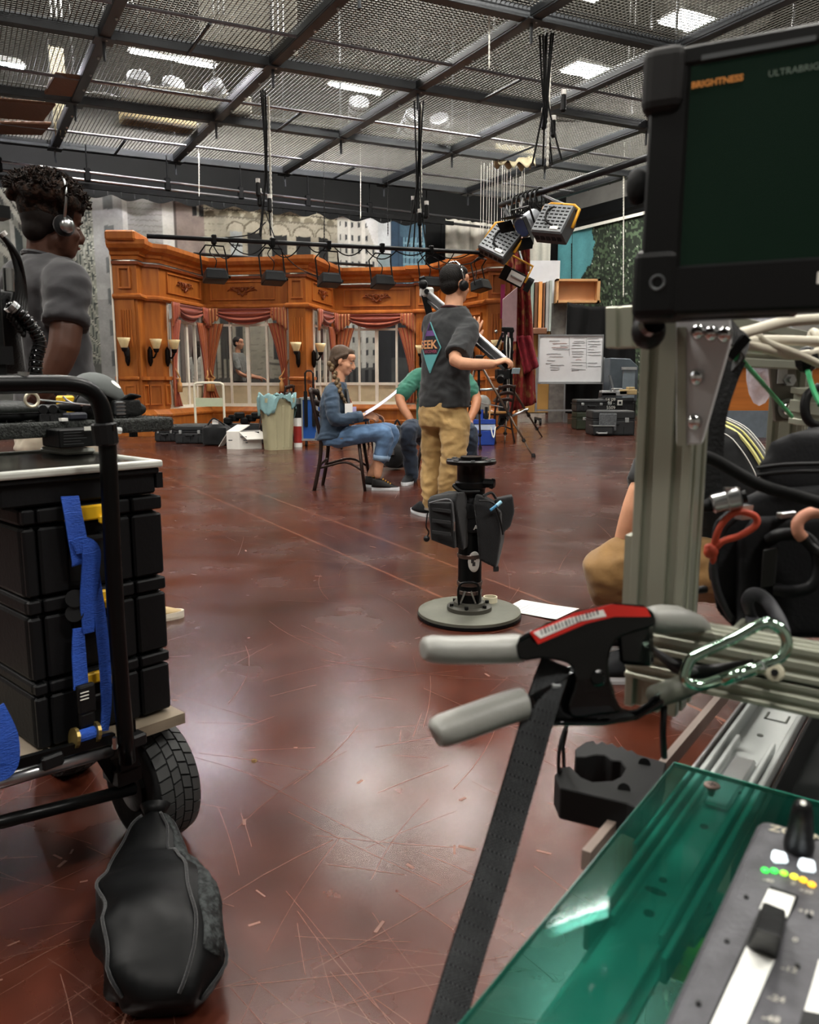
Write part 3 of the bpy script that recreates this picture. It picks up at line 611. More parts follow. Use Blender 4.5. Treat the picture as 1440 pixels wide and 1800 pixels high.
for x, y, rz, lab in ((246, 186, .3, 'leftmost silver lamp head lying on the grid under the long tube lamp'), (304, 196, .5, 'second silver lamp head from the left, lying on the grid under the long tube lamp'), (384, 200, -.4, 'silver lamp head on the grid beside the second main beam'), (630, 226, .2, 'silver lamp head on the grid under the short tube lamp'), (722, 246, .6, 'silver lamp head on the grid right of the middle cables'), (775, 252, -.3, 'silver lamp head lying rightmost of those on the grid')):
    grid_lamp(AZ(x, y, GT), rz, lab)
def coil(c, r, label, name='cable_coil'):
    m = MB()
    for k in range(5): m.tube([V3(c) + V3((math.cos(a) * (r - .02 * k), math.sin(a) * (r * .8 - .02 * k), .02 + .012 * k + .01 * math.sin(a * 3 + k))) for a in np.linspace(0, 6.28, 20)[:-1]], .012, 5, closed=True)
    return top(name, m, M_cable, label, 'cable')
coil(AZ(170, 180, GT), .45, 'coil of black cable on the grid left of the silver lamp heads')
coil(AZ(1000, 205, GT), .3, 'small coil of black cable on the grid under the bright lamp')
def draped(name, px0, px1, z, drop_, label, m=M_cloth):
    a, b = AZ(*px0, z), AZ(*px1, z); d = b - a; n = V3((-d.y, d.x, 0)).normalized()
    def fn(s, t):
        q = (t - .5) * 2; return a + d * s + n * (.12 * q) + V3((0, 0, .1 - abs(q) ** 1.2 * drop_ * (1 + .15 * math.sin(s * 19)) + .015 * math.sin(s * 30 + q)))
    return top(name, MB().surf(fn, 24, 14), m, label, 'cloth', smooth=True, solid=.01)
draped('draped_cloth', (872, 262), (938, 268), GT + .1, .4, 'cream cloth draped over the grid above the hanging strings')
draped('draped_cloth', (86, 92), (112, 96), GT + 1.2, 1.3, 'cream cloth hanging in a bunch above the grid at upper left')
top('roof_duct', MB().lathe(AZ(1270, 40, 7.9), [(.9, 0), (.9, .1), (1.3, .5), (1.3, .7)], 28), mat('duct_metal', '8b8a84', .45, .6, .1), 'round flared air duct in the roof at the top right', 'air duct')
for k, (x, y, w) in enumerate(((90, 30, 5), (215, 10, 4), (375, 25, 4), (480, 60, 5), (860, 60, 3), (1105, 120, 3))):
    t = thing('hanging_rods', 'slim steel hanger rods dropping to the grid at %s' % ['the far upper left', 'the upper left beside the pale beam', 'the top, left of the cloth', 'the top centre', 'the top right of centre', 'the right beside the monitor'][k], 'hanger rods', None, AZ(x, y, GT))
    for q in range(w // 2 + 1): p = AZ(x + q * 9, y, GT); obj('rod', MB().cyl(p, p + V3((0, 0, 2.6)), .014, n=6), M_steel, t)
big = mat('pale_sheet', '8f8c80', .8, 0, .2, 3)
for (x, y, lab) in ((440, 100, 'tall pale flat standing on the grid left of the second main beam'), (330, 190, 'low tan rolled sheet on the grid behind the silver lamp heads')):
    p = AZ(x, y, GT); top('stored_flat', MB().box(p + V3((0, 0, .5 if x > 400 else .15)), (1.4 if x > 400 else 2.2, .12, 1.0 if x > 400 else .3), rotz(.35)), big, lab, 'flat', bevel=.03)
# cable bundles
def bundle(x, y0, Zb, r, label, rope=True, n=4):
    a = AZ(x, y0, GZ); t = thing('cable_bundle', label, 'cables', None, (a.x, a.y, Zb))
    for k in range(n):
        o = V3((random.uniform(-r, r), random.uniform(-r, r), 0)); o2 = V3((random.uniform(-r, r), random.uniform(-r, r), 0)) * 2.2
        obj('cable', MB().tube(spline([a + o, a.lerp(V3((a.x, a.y, Zb)), .45) + o * .4, a.lerp(V3((a.x, a.y, Zb)), .8) + o2 * .6, V3((a.x, a.y, Zb)) + o2], 4), .013, 5), M_cable, t)
        if k < 3: q = V3((a.x, a.y, Zb + .35 + .12 * k)) + o2; obj('connector', MB().tube([q, q + V3((0, 0, .03)), q + V3((0, 0, .2)), q + V3((0, 0, .24))], [.02, .04, .035, .015], 8), M_blackp, t); obj('tape_band', MB().cyl(q + V3((0, 0, .22)), q + V3((0, 0, .28)), .036, n=8), M_white, t)
    if rope:
        m = MB()
        for k in range(int((GZ - Zb) / .07)): p = V3((a.x + .05, a.y, Zb + .07 * k)); m.ell(p, (.022, .022, .045), n=6, m=4)
        obj('chain', m, M_rope, t)
    return t
bundle(466, 160, 3.25, .07, 'black cable bundle with pale chain dropping to the light bar, left of the seated woman')
bundle(735, 180, 3.15, .09, 'black cable bundle with connectors dropping to the light bar above the standing man', n=6)
bundle(962, 60, 3.85, .10, 'thick bundle of cables and pale chain dropping to the big soft lights', n=6)
for x, y0, y1, lab, u in ((350, 272, 345, 'white chain hanging left of the ornate painted building', 17.0), (634, 300, 384, 'white chain hanging in front of the painted white tower', 17.0), (1096, 300, 522, 'white cord hanging in front of the tree backdrop beside the monitor', 14.0), (1005, 430, 530, 'white cord hanging above the black cloth, in front of the tree backdrop', 15.5), (860, 20, 120, 'pale cord dropping from the roof to the grid, right of the top cables', 9.0), (682, 330, 415, 'thin black cord hanging at the painted blue tower', 16.5), (570, 320, 440, 'thin black cord hanging over the ornate painted building', 15.5)):
    a, b = AU(x, y0, u), AU(x, y1, u); m = MB(); kk = int((a - b).length / .06)
    for k in range(kk): m.ell(a.lerp(b, k / kk), (.014, .014, .036), n=5, m=4)
    m.cyl(b, a + V3((0, 0, .6)), .006, n=5); top('hanging_rope', m, M_cable if 'black' in lab else M_rope, lab, 'cord')
st = thing('hanging_strings', 'cluster of thin white strings hanging from the grid left of the big soft lights', 'strings', None, AU(885, 380, 15))
for k in range(16):
    x = 846 + k * 5.2 + random.uniform(-1.5, 1.5); a = AU(x, 282 + random.uniform(-6, 10), 15.0 + random.uniform(-.3, .3)); obj('string', MB().cyl(a, a + V3((0, 0, -1.2 - random.uniform(0, .35))), .006, n=4), M_rope, st)
# ------------------------------------------------------------------ light bar with six small floods
b0, b1 = AZ(258, 415, 3.1), AZ(862, 445, 3.1)
pipe('light_bar', b0, b1, .035, 'long black pipe hung level across the front of the set carrying six floods', 'light bar')
M_flood = mat('flood_black', '222426', .4, .2, .15); M_floodtop = mat('flood_black_lit_top', '4a4d50', .4, .4, .2)
def flood(x, label, turn=0.0):
    t_ = (x - 258) / (862 - 258); 
    for _ in range(6):
        p = b0.lerp(b1, t_); v = p - CAM; px = 720 + F * v.x / v.dot(FW); t_ += (x - px) / 604
    p = b0.lerp(b1, t_); c = p + V3((0, 0, -.55)); R = rotz(.5 + turn) @ Matrix.Rotation(-.25, 3, 'X'); t = thing('box_flood', label, 'stage light', 'small black floods on the light bar', c)
    obj('clamp', MB().box(p, (.07, .08, .14), rotz(.5)).cyl(p + V3((0, 0, -.1)), p + V3((0, 0, -.05)), .03, n=8), M_black, t, bevel=.01)
    y = [c + R @ V3((-.2, 0, .0)), c + R @ V3((-.2, 0, .36)), p + R @ V3((-.14, 0, -.1)), p + R @ V3((.14, 0, -.1)), c + R @ V3((.2, 0, .36)), c + R @ V3((.2, 0, 0))]
    obj('yoke', MB().tube(y, .013, 6), M_black, t)
    obj('housing', MB().box(c, (.36, .26, .16), R, .86), M_flood, t, bevel=.015)
    obj('top_plate', MB().box(c + R @ V3((0, -.01, .085)), (.28, .18, .02), R), M_floodtop, t)  # greyer colour stands for overhead light on the black casing
    for k in (-1, 0, 1): obj('vent', MB().box(c + R @ V3((.08 * k, -.02, .098)), (.05, .12, .012), R), M_flood if k else M_white, t)
    obj('knob', MB().cyl(c + R @ V3((.18, 0, 0)), c + R @ V3((.24, 0, 0)), .025, n=8), M_black, t)
    obj('lamp_cable', MB().tube(spline([c + R @ V3((0, .1, .08)), c + R @ V3((.06, .05, .28)), c + R @ V3((-.05, 0, .4)), p + V3((.05, 0, -.02))], 4), .009, 5), M_cable, t)
for x, lab, tu in ((376, 'leftmost small black flood on the light bar, over the left corner of the set', 0), (479, 'second small flood from the left, over the wide left window', 0), (578, 'third small flood from the left, above the seated woman', 0), (672, 'fourth small flood from the left, above the window with the white tower', 0), (758, 'fifth small flood, just left of the standing man\'s head', 0), (846, 'rightmost small flood on the light bar, right of the standing man\'s head', .5)): flood(x, lab, tu)
def on_bar(x):
    t_ = (x - 258) / 604
    for _ in range(6):
        p = b0.lerp(b1, t_); v = p - CAM; t_ += (x - 720 - F * v.x / v.dot(FW) + 0) / 604
    return b0.lerp(b1, t_)
lc = thing('bar_cables', 'loose black cables looped along the hanging light bar', 'cables', None, on_bar(500))
for xa, xb, s in ((370, 420, .28), (400, 470, .2), (470, 530, .22), (540, 575, .12), (585, 640, .15), (640, 700, .18), (690, 750, .1), (735, 800, .3), (745, 860, .22), (760, 830, .12)): obj('cable_loop', MB().tube(catenary(on_bar(xa), on_bar(xb), s, 10), .01, 5), M_cable, lc)
obj('cable_loop', MB().tube(spline([on_bar(468) + V3((0, 0, .3)), on_bar(440) + V3((0, 0, .1)), on_bar(380) + V3((0, 0, .02))], 5), .01, 5), M_cable, lc)
obj('cable_loop', MB().tube(spline([on_bar(466) + V3((0, 0, .5)), on_bar(490) + V3((0, 0, -.05)), on_bar(520) + V3((0, 0, -.35)), on_bar(560) + V3((0, 0, -.5))], 5), .008, 5), M_cable, lc)
lb0, lb1 = AY(340, 446, 16.0), AY(655, 467, 17.4); pipe('rear_bar', lb0, lb1, .03, 'thin black pipe seen just above the top of the wooden set', 'pipe')
# ------------------------------------------------------------------ bar with the big soft lights
q0, q1 = AZ(880, 361, 3.75), AZ(1150, 273, 3.75)
pipe('soft_light_bar', q0, q1, .045, 'black pipe hung toward the monitor carrying the big soft lights', 'light bar')
M_grey = mat('grey_casing', '4b4e50', .45, .3, .1); M_panelw = mat('pale_back_panel', '8d9093', .45, .3, .1)
M_yel = mat('amber_yoke', 'd59a2a', .4, .2, .08)
def softlight(c, w, h, dp, R, label, hang):
    t = thing('soft_light', label, 'stage light', None, c)
    obj('housing', MB().prism([(-dp * .5, -h / 2), (dp * .5, -h * .36), (dp * .5, h * .36), (-dp * .5, h / 2)], c - R @ V3((w / 2, 0, 0)), R @ V3((0, 1, 0)), R @ V3((0, 0, 1)), R @ V3((1, 0, 0)), w), M_grey, t, bevel=.012)
    obj('back_panel', MB().box(c - R @ V3((0, dp * .5 + .008, 0)), (w * .93, .016, h * .93), R), M_panelw, t)
    for i in range(6):
        for j in range(7): obj('vent_slot', MB().box(c + R @ V3((w * (-.38 + .15 * i), -dp * .5 - .018, h * (-.36 + .12 * j))), (w * .1, .008, h * .035), R), M_black, t)
    for i in range(5): obj('edge_slot', MB().box(c + R @ V3((w * (-.36 + .18 * i), -dp * .05, -h * .432)), (w * .12, dp * .3, .02), R), M_black, t)
    y = [c + R @ V3((-w / 2 - .03, 0, 0)), c + R @ V3((-w / 2 - .03, -.05, h * .55)), c + R @ V3((-w / 2 + .05, -.06, h * .66)), c + R @ V3((w / 2 - .05, -.06, h * .66)), c + R @ V3((w / 2 + .03, -.05, h * .55)), c + R @ V3((w / 2 + .03, 0, 0))]
    obj('yoke', MB().tube(y, .022, 8), M_yel, t, smooth=True)
    obj('hook_clamp', MB().tube([c + R @ V3((0, -.06, h * .66)), hang + V3((0, 0, -.06)), hang + V3((.0, .0, .05))], .025, 6), M_black, t)
    obj('lamp_cable', MB().tube(spline([c + R @ V3((0, -.06, h * .66)), c + R @ V3((-w * .2, -dp * .7, h * .2)), c + R @ V3((-w * .1, -dp * .75, -h * .2)), c + R @ V3((w * .15, -dp * .6, -h * .3))], 5), .014, 6), M_cable, t, smooth=True)
    obj('control_plate', MB().box(c + R @ V3((w * .22, -dp * .5 - .02, -h * .36)), (w * .25, .02, h * .1), R), M_white, t); return t
R1 = rotz(.05) @ Matrix.Rotation(.42, 3, 'Y') @ Matrix.Rotation(-.5, 3, 'X')
softlight(AY(975, 398, 10.6), .42, .48, .26, Matrix.Rotation(.2, 3, 'Y') @ rotz(-.55) @ Matrix.Rotation(-.55, 3, 'X'), 'big grey slotted soft light with an amber yoke, nearest of those on the right bar', q0.lerp(q1, .33))
softlight(AY(878, 432, 11.2), .4, .5, .2, Matrix.Rotation(.5, 3, 'Y') @ rotz(-.35) @ Matrix.Rotation(-.5, 3, 'X'), 'slotted soft light tipped steeply, left end of the right bar', q0.lerp(q1, .03))
def barn(c, R, label, sc=1.0, body=M_silver, hang=None, face=M_white, ycol=None):
    t = thing('barn_door_light', label, 'stage light', None, c)
    obj('housing', MB().tube([c + R @ V3((0, q * sc, 0)) for q in (-.3, -.26, .0, .1)], [.1 * sc, .15 * sc, .17 * sc, .18 * sc], 14), body, t, auto=40)
    obj('lens', MB().tube([c + R @ V3((0, .1 * sc, 0)), c + R @ V3((0, .115 * sc, 0))], .15 * sc, 14), face, t)
    for a in range(4):
        Rq = R @ Matrix.Rotation(a * math.pi / 2, 3, 'Y'); m = MB().add([c + Rq @ V3(p) * sc for p in ((-.17, .1, .18), (.17, .1, .18), (.24, .3, .3), (-.24, .3, .3))], [(0, 1, 2, 3)]); obj('barn_door', m, M_black, t, solid=.006)
    y = [c + R @ V3((-.2 * sc, 0, 0)), c + R @ V3((-.2 * sc, -.02, .28 * sc)), c + R @ V3((.2 * sc, -.02, .28 * sc)), c + R @ V3((.2 * sc, 0, 0))]; obj('yoke', MB().tube(y, .016, 6), ycol or M_black, t)
    if hang: obj('hook_clamp', MB().tube([c + R @ V3((0, -.02, .28 * sc)), hang], .02, 6), M_black, t)
barn(AY(925, 395, 11.1), rotz(2.2) @ Matrix.Rotation(-.6, 3, 'X'), 'silver spotlight with black barn doors between the two slotted soft lights', .8, hang=q0.lerp(q1, .18), face=mat('blue_glass', '4c5a86', .15, 0, 0))
t = thing('small_barn_light', 'small open light with an amber yoke hung in front of the red drape', 'stage light', None, AY(903, 487, 11.8))
c = AY(903, 487, 11.8); R = rotz(.45) @ Matrix.Rotation(.35, 3, 'Y') @ Matrix.Rotation(.35, 3, 'X')
obj('housing', MB().box(c, (.3, .16, .2), R), M_black, t, bevel=.01); obj('reflector', MB().box(c - R @ V3((0, .082, 0)), (.25, .01, .15), R), M_white, t); obj('tube', MB().cyl(c + R @ V3((-.1, -.1, 0)), c + R @ V3((.1, -.1, 0)), .014, n=8), M_steel, t)
obj('barn_door', MB().box(c + R @ V3((-.22, -.12, 0)), (.16, .01, .2), R @ rotz(.5)), M_black, t); obj('barn_door', MB().box(c + R @ V3((.2, -.14, 0)), (.01, .16, .2), R), M_black, t)
obj('yoke', MB().tube([c + R @ V3(p) for p in ((-.2, 0, 0), (-.2, 0, .25), (.2, 0, .25), (.2, 0, 0))], .017, 7), M_yel, t); obj('drop_pipe', MB().cyl(c + R @ V3((0, 0, .25)), q0.lerp(q1, .05), .018, n=6), M_black, t)
rc = thing('coiled_cables', 'black cables wound round the right light bar above the spotlight', 'cables', None, q0.lerp(q1, .2))
for k in range(6):
    p = q0.lerp(q1, .14 + .035 * k); obj('cable_turn', MB().tube([p + V3((math.cos(a) * .09, math.sin(a) * .05, math.sin(a) * .16 - .08)) for a in np.linspace(0, 6.28, 14)[:-1]], .014, 5, closed=True), M_cable, rc)
# ------------------------------------------------------------------ far right corner props
def fb(x0, y0, x1, y1, Y, dep):                                 # upright box whose front fills a stretch of the view at distance Y
    a, b = AY(x0, y0, Y), AY(x1, y0, Y); z1 = a.z; z0 = AY(x0, y1, Y).z if y1 is not None else 0.0
    return MB().bx(V3((a.x, Y, max(0, z0))), V3((b.x - a.x, 0, 0)), V3((0, dep, 0)), V3((0, 0, z1 - max(0, z0))))
M_fl = mat('red_floral_cloth', '7a1f1d', 0.9, 0, 0.3, 7, col2='8d6038', contrast=(.5, .6), bump=.3, bscale=3)
def fdr(a, b):
    x = 893 + (30 + 26 * b ** 1.5) * a + 6 * math.sin(b * 4); y = 436 + (292 - 20 * a) * b; p = AY(x, y, 14.0); return p + V3((0, .10 * math.sin(a * 19 + b * 2), 0))
fd = thing('floral_drape', 'long dark red and gold floral drape hanging at the right end of the wooden set', 'drape', None, AY(915, 728, 14))
obj('cloth', MB().surf(fdr, 26, 30), M_fl, fd, smooth=True, solid=.015); 
def fdr2(a, b): x = 908 + 26 * a + 14 * b; y = 590 + (68 - 14 * a) * b; return AY(x, y, 13.85) + V3((0, .06 * math.sin(a * 14), 0))
obj('upper_fold', MB().surf(fdr2, 14, 12), mat('red_floral_cloth_dark', '6b1220', .9, 0, .3, 9, col2='8b2430', contrast=(.4, .6)), fd, smooth=True, solid=.012)
def fdr3(a, b): x = 898 + 32 * a; y = 418 + 60 * b; return AY(x, y, 13.9) + V3((0, .12 * math.sin(a * 9 + 1), 0))
obj('top_bunch', MB().surf(fdr3, 14, 10), M_fl, fd, smooth=True, solid=.02)
pk = AY(882, 602, 13.6); top('pink_board', MB().prism([(0, 0), (.26, .02), (.26, .9), (0, .7)], V3((pk.x, 13.6, pk.z)), V3((.93, .37, 0)), ZUP, V3((.37, -.93, 0)), .03), mat('pink_board', 'a8888c', .7, 0, .12), 'pale pink ruled board leaning beside the red floral drape', 'board')
top('pink_strip', fb(881, 500, 888, 560, 13.9, .04), mat('magenta_cloth', '8c2350', .8), 'narrow magenta strip of cloth above the pink board', 'cloth')
top('tall_white_board', fb(922, 458, 985, 582, 18.6, .08), mat('white_board', 'c9ccd0', .6, 0, .04), 'large plain white board standing behind the timber flats', 'board')
top('support_board', fb(922, 582, 972, 725, 18.6, .5), mat('tan_board', 'a98246', .6, 0, .12, 3), 'tall tan plywood cabinet left of the whiteboard', 'cabinet')
for k, (x0, x1, y0, cc) in enumerate(((926, 932, 497, 'b9b293'), (934, 939, 494, '7c8c82'), (941, 946, 496, '5b3a22'), (948, 954, 495, 'c98a4a'), (956, 959, 497, '6d4428'), (961, 966, 495, '8d8d8a'), (967, 971, 493, '9aa39c'))):
    top('timber_flat', fb(x0, y0, x1, 582, 18.3, .3), mat('timber_%d' % k, cc, .65, 0, .12, 3), ['cream', 'grey-green', 'dark brown', 'orange-brown', 'deep brown', 'grey', 'pale green-grey'][k] + ' narrow flat on edge atop the tan cabinet, ' + ['first from the left', 'second from the left', 'third from the left', 'fourth from the left', 'fifth from the left', 'sixth from the left', 'at the right end'][k], 'flat', 'flats stood on edge on the tan cabinet')
top('stacked_plinth', fb(930, 576, 962, 588, 18.0, .3), mat('brown_plinth', '6b4630', .6), 'brown wooden plinth at the top of the tan cabinet', 'plinth', bevel=.02)
top('stone_board', fb(970, 533, 997, None, 18.5, .08), mat('mottled_grey_board', '6f6b66', .8, 0, .3, 9), 'mottled grey board on end behind the whiteboard', 'board')
top('grey_board', fb(997, 540, 1004, None, 18.4, .06), mat('plain_grey_board', '878a8a', .7), 'narrow plain grey board between the mottled board and black cloth', 'board')
wt = thing('wooden_tray', 'shallow open wooden crate tipped on its side above the black cloth', 'crate', None, AY(1017, 531, 18.2))
obj('back_panel', fb(983, 494, 1054, 531, 18.4, .03), mat('peach_ply', 'd3a277', .6, 0, .08, 3), wt)
for r in ((979, 490, 1056, 494), (979, 528, 1056, 532), (979, 490, 983, 532), (1051, 490, 1056, 532)): obj('frame_side', fb(*r, 18.15, .28), mat('crate_edge', 'b98d5e' if True else '', .6, 0, .1), wt)
def bc(a, b): x = 998 - 4 * b + (118 + 6 * b) * a; y = 531 + 8 * math.sin(a * 3.1) * (1 - .4 * b) + (195) * b; return AY(x, y, 18.0) + V3((0, .05 * math.sin(a * 22 + 3 * b) + .08 * math.sin(a * 7), 0))
top('black_cloth', MB().surf(bc, 40, 26), mat('black_drape', '121314', .9, 0, .2, 4), 'black cloth draped over stored pieces behind the whiteboard', 'cloth', smooth=True, solid=.015)
# whiteboard on its rolling stand
M_wbm = mat('board_frame', 'a6a9ab', .35, .8, .1)
Yw = 17.6; wb = thing('whiteboard', 'rolling whiteboard covered in faint handwriting, in front of the black cloth', 'whiteboard', None, AY(1003, 740, Yw))
obj('panel', fb(949, 590, 1060, 671, Yw, .03), mat('whiteboard_white', 'cfd1d3', .3, 0, .03), wb)
for r in ((947, 588, 1062, 590.5), (947, 671, 1062, 675), (947, 590, 949, 673), (1060, 590, 1062, 673)): obj('frame_rail', fb(*r, Yw - .02, .06), M_wbm, wb)
for r in ((943, 628, 946.5, 724), (1061, 628, 1064, 730)): obj('stand_post', fb(*r, Yw, .05), M_wbm, wb)
obj('foot_rail', fb(943, 720, 1064, 723, Yw, .05), M_wbm, wb); obj('pen_tray', fb(950, 673, 1058, 675, Yw - .08, .08), M_wbm, wb)
for x in (946, 1061):
    p = AY(x, 724, Yw); obj('foot', MB().bar(V3((p.x, Yw - .35, .12)), V3((p.x, Yw + .35, .12)), .05, .05), M_black, wb)
    for s in (-.33, .33): obj('caster', MB().cyl(V3((p.x - .02, Yw + s, .06)), V3((p.x + .02, Yw + s, .06)), .06, n=10), M_black, wb)
zx = lambda x, y: AY(x, y, Yw - .004)
def scrawl(x0, y0, x1, amp, seed):
    r_ = random.Random(seed); pts = []; n = int((x1 - x0) * 1.4) + 4
    for k in range(n): pts.append(zx(x0 + (x1 - x0) * k / (n - 1), y0 + amp * r_.uniform(-1, 1)))
    return MB().tube(pts, .0045, 3)
wr = MB(); wr2 = MB()
for k, (x0, y0, x1) in enumerate(((966, 599, 984), (972, 604, 997), (985, 608, 1000), (970, 611, 999), (972, 614, 1002), (961, 622, 986), (966, 627, 990), (962, 634, 976), (960, 639, 970), (968, 642, 992), (967, 646, 984), (968, 650, 984), (1006, 603, 1028), (1006, 607, 1022), (1005, 618, 1026), (1006, 622, 1026), (1007, 627, 1024), (1012, 632, 1022), (1006, 642, 1024), (1005, 651, 1018), (1033, 595, 1052), (1034, 600, 1054), (1034, 605, 1056), (1036, 609, 1050), (1034, 614, 1044), (1034, 619, 1056), (1034, 624, 1056), (1034, 638, 1050), (1034, 644, 1056))): (wr2 if k in (1, 3, 17) else wr).ext(scrawl(x0, y0, x1, .9, k))
for a_, b_ in (((1001, 592), (1001, 625)), ((1031, 592), (1031, 648)), ((1004, 612), (1028, 612)), ((1004, 637), (1031, 637)), ((1004, 648), (1030, 650)), ((1009, 594), (1027, 594)), ((1009, 600), (1027, 600))): wr.cyl(zx(*a_), zx(*b_), .004, n=4)
obj('handwriting', wr, mat('marker_ink', '8a8e92', .6), wb); obj('red_handwriting', wr2, mat('red_marker_ink', 'a0756f', .6), wb)
# equipment cases on the right
M_case = mat('case_black', '242628', .45, 0, .15); M_casel = mat('case_light_edge', '9fa2a2', .4, .5, .15)
def hard_case(name, x0, y0, x1, y1, Y, dep, label, m=M_case, latch=2, group=None, floor=False):
    mb = fb(x0, y0, x1, y1, Y, dep); a = np.array(mb.v); lo, hi = a.min(0), a.max(0); w, h = hi[0] - lo[0], hi[2] - lo[2]; z0 = 0 if floor else lo[2]
    t = thing(name, label, 'case', group, ((lo[0] + hi[0]) / 2, Y, z0)); cx = (lo[0] + hi[0]) / 2; zs = z0 + (hi[2] - z0) * .62
    obj('base', MB().box((cx, Y + dep / 2, (z0 + zs) / 2), (w, dep, zs - z0)), m, t, bevel=.03, seg=2); obj('lid', MB().box((cx, Y + dep / 2, (zs + .012 + hi[2]) / 2), (w, dep, hi[2] - zs - .012)), m, t, bevel=.03, seg=2)
    obj('seam', MB().box((cx, Y + dep / 2, zs + .006), (w + .02, dep + .02, .02)), m, t)
    for k in range(latch): xx = cx + w * (-.3 + .6 * k / max(1, latch - 1)); obj('latch', MB().box((xx, Y - .012, zs), (w * .09, .03, h * .2)), M_casel, t, bevel=.006)
    obj('handle', MB().tube([V3((cx - w * .12, Y, zs - h * .18)), V3((cx - w * .1, Y - .05, zs - h * .18)), V3((cx + w * .1, Y - .05, zs - h * .18)), V3((cx + w * .12, Y, zs - h * .18))], .014, 6), M_black, t)
    for k in range(3): obj('rib', MB().box((cx + w * (-.25 + .25 * k), Y - .008, z0 + h * .22), (w * .03, .02, h * .3)), m, t)
    return t
hard_case('equipment_case', 1014, 724, 1085, 748, 15.6, .5, 'dark green-black case under the longer case, right of the whiteboard', mat('olive_case', '2b3323', .5), floor=True)
hard_case('equipment_case', 1014, 702, 1068, 724, 15.6, .5, 'black hard case with pale edging stacked on the olive case', group='stacked black cases by the whiteboard')
k_ = hard_case('road_case', 1060, 700, 1116, 724, 15.9, .5, 'black road case with a square white logo plate and pale lettering', latch=1, group='stacked black cases by the whiteboard')
pz = AY(1090, 708, 15.86); obj('logo_plate', MB().box(pz, (.1, .01, .1)), M_ink, k_, bevel=.01); obj('logo_hole', MB().box(pz + V3((0, -.006, 0)), (.05, .01, .05)), M_case, k_)
for s, x, y in (('54 09', 1064, 705), ('88 -', 1068, 711), ('5509', 1066, 719)): obj('lettering', text_mb(s, AY(x, y, 15.88), (1, 0, 0), (0, 0, 1), .09), M_ink, k_)
hard_case('equipment_case', 1042, 722, 1118, 764, 14.0, .55, 'wide black case in front with its mesh-fronted pouch, right of the floor gap', floor=True)
ms = fb(1054, 727, 1085, 758, 13.93, .02); top('mesh_pouch', ms, mat('pale_mesh', '55585b', .7, 0, .4, 40), 'grey mesh pouch leaning on the front of the wide black case', 'pouch', bevel=.02)
tf = thing('small_case', 'small flat black case with pale handle on the floor before the wide case', 'case', None, G(1060, 766))
pf = G(1060, 766); obj('body', MB().box(pf + V3((0, .1, .09)), (.36, .3, .16)), M_case, tf, bevel=.03); obj('handle', MB().tube([pf + V3((-.12, -.05, .06)), pf + V3((-.1, -.1, .05)), pf + V3((.04, -.1, .05)), pf + V3((.06, -.05, .06))], .016, 6), M_casel, tf); obj('lid_edge', MB().box(pf + V3((0, .1, .175)), (.38, .32, .015)), M_casel, tf)
for k, (x, y, w) in enumerate(((1080, 694, .5), (1104, 692, .35), (1070, 697, .3))):
    p = AY(x, y, 15.9); o = top('loose_gear', MB().box(p + V3((0, .1, .03)), (w, .25, .1)).box(p + V3((.06, .05, .1)), (w * .4, .12, .06), rotz(.3)), [M_casel, mat('tan_box', 'a79267', .6), M_case][k], ['pale metal gear', 'tan box of gear', 'dark bundle of gear'][k] + ' lying on top of the black cases', 'gear', bevel=.01)
gm = thing('grey_cabinet', 'grey metal equipment cabinet with angled top behind the cases', 'cabinet', None, AY(1090, 700, 17))
obj('body', MB().prism([(0, 0), (.6, 0), (.6, .72), (.42, .88), (0, .9)], AY(1070, 705, 17.0), V3((1, 0, 0)), ZUP, V3((0, 1, 0)), .5), mat('slate_paint', '454e55', .5, .2), gm, bevel=.015); obj('door', fb(1096, 648, 1118, 700, 16.9, .04), mat('slate_paint_light', '6a757c', .5, .2), gm, bevel=.01); obj('top_edge', fb(1094, 645, 1120, 650, 16.88, .06), M_casel, gm)
top('leaning_bar', MB().bar(AY(1072, 660, 16.4), AY(1082, 700, 16.2), .05, .02), M_grey, 'grey metal bar leaning on the gear in front of the grey cabinet', 'bar')
# desk seen through the cart
dk = thing('news_desk', 'orange wood fronted desk with a grey base behind the kneeling person', 'desk', None, V3((5.9, 14, 0)))
obj('front_panel', fb(1180, 640, 1500, 722, 13.6, .06), mat('desk_wood', 'b56a2c', .4, 0, .12, 3, stretch=(.5, 1, 6)), dk); obj('desk_top', fb(1170, 631, 1510, 640, 13.4, 1.0), mat('desk_grey', '6f7173', .5), dk); obj('base', fb(1180, 722, 1500, None, 13.5, .7), mat('desk_base', '6d7780', .5, .1), dk); obj('body', fb(1184, 640, 1496, 722, 13.66, .8), M_black, dk)
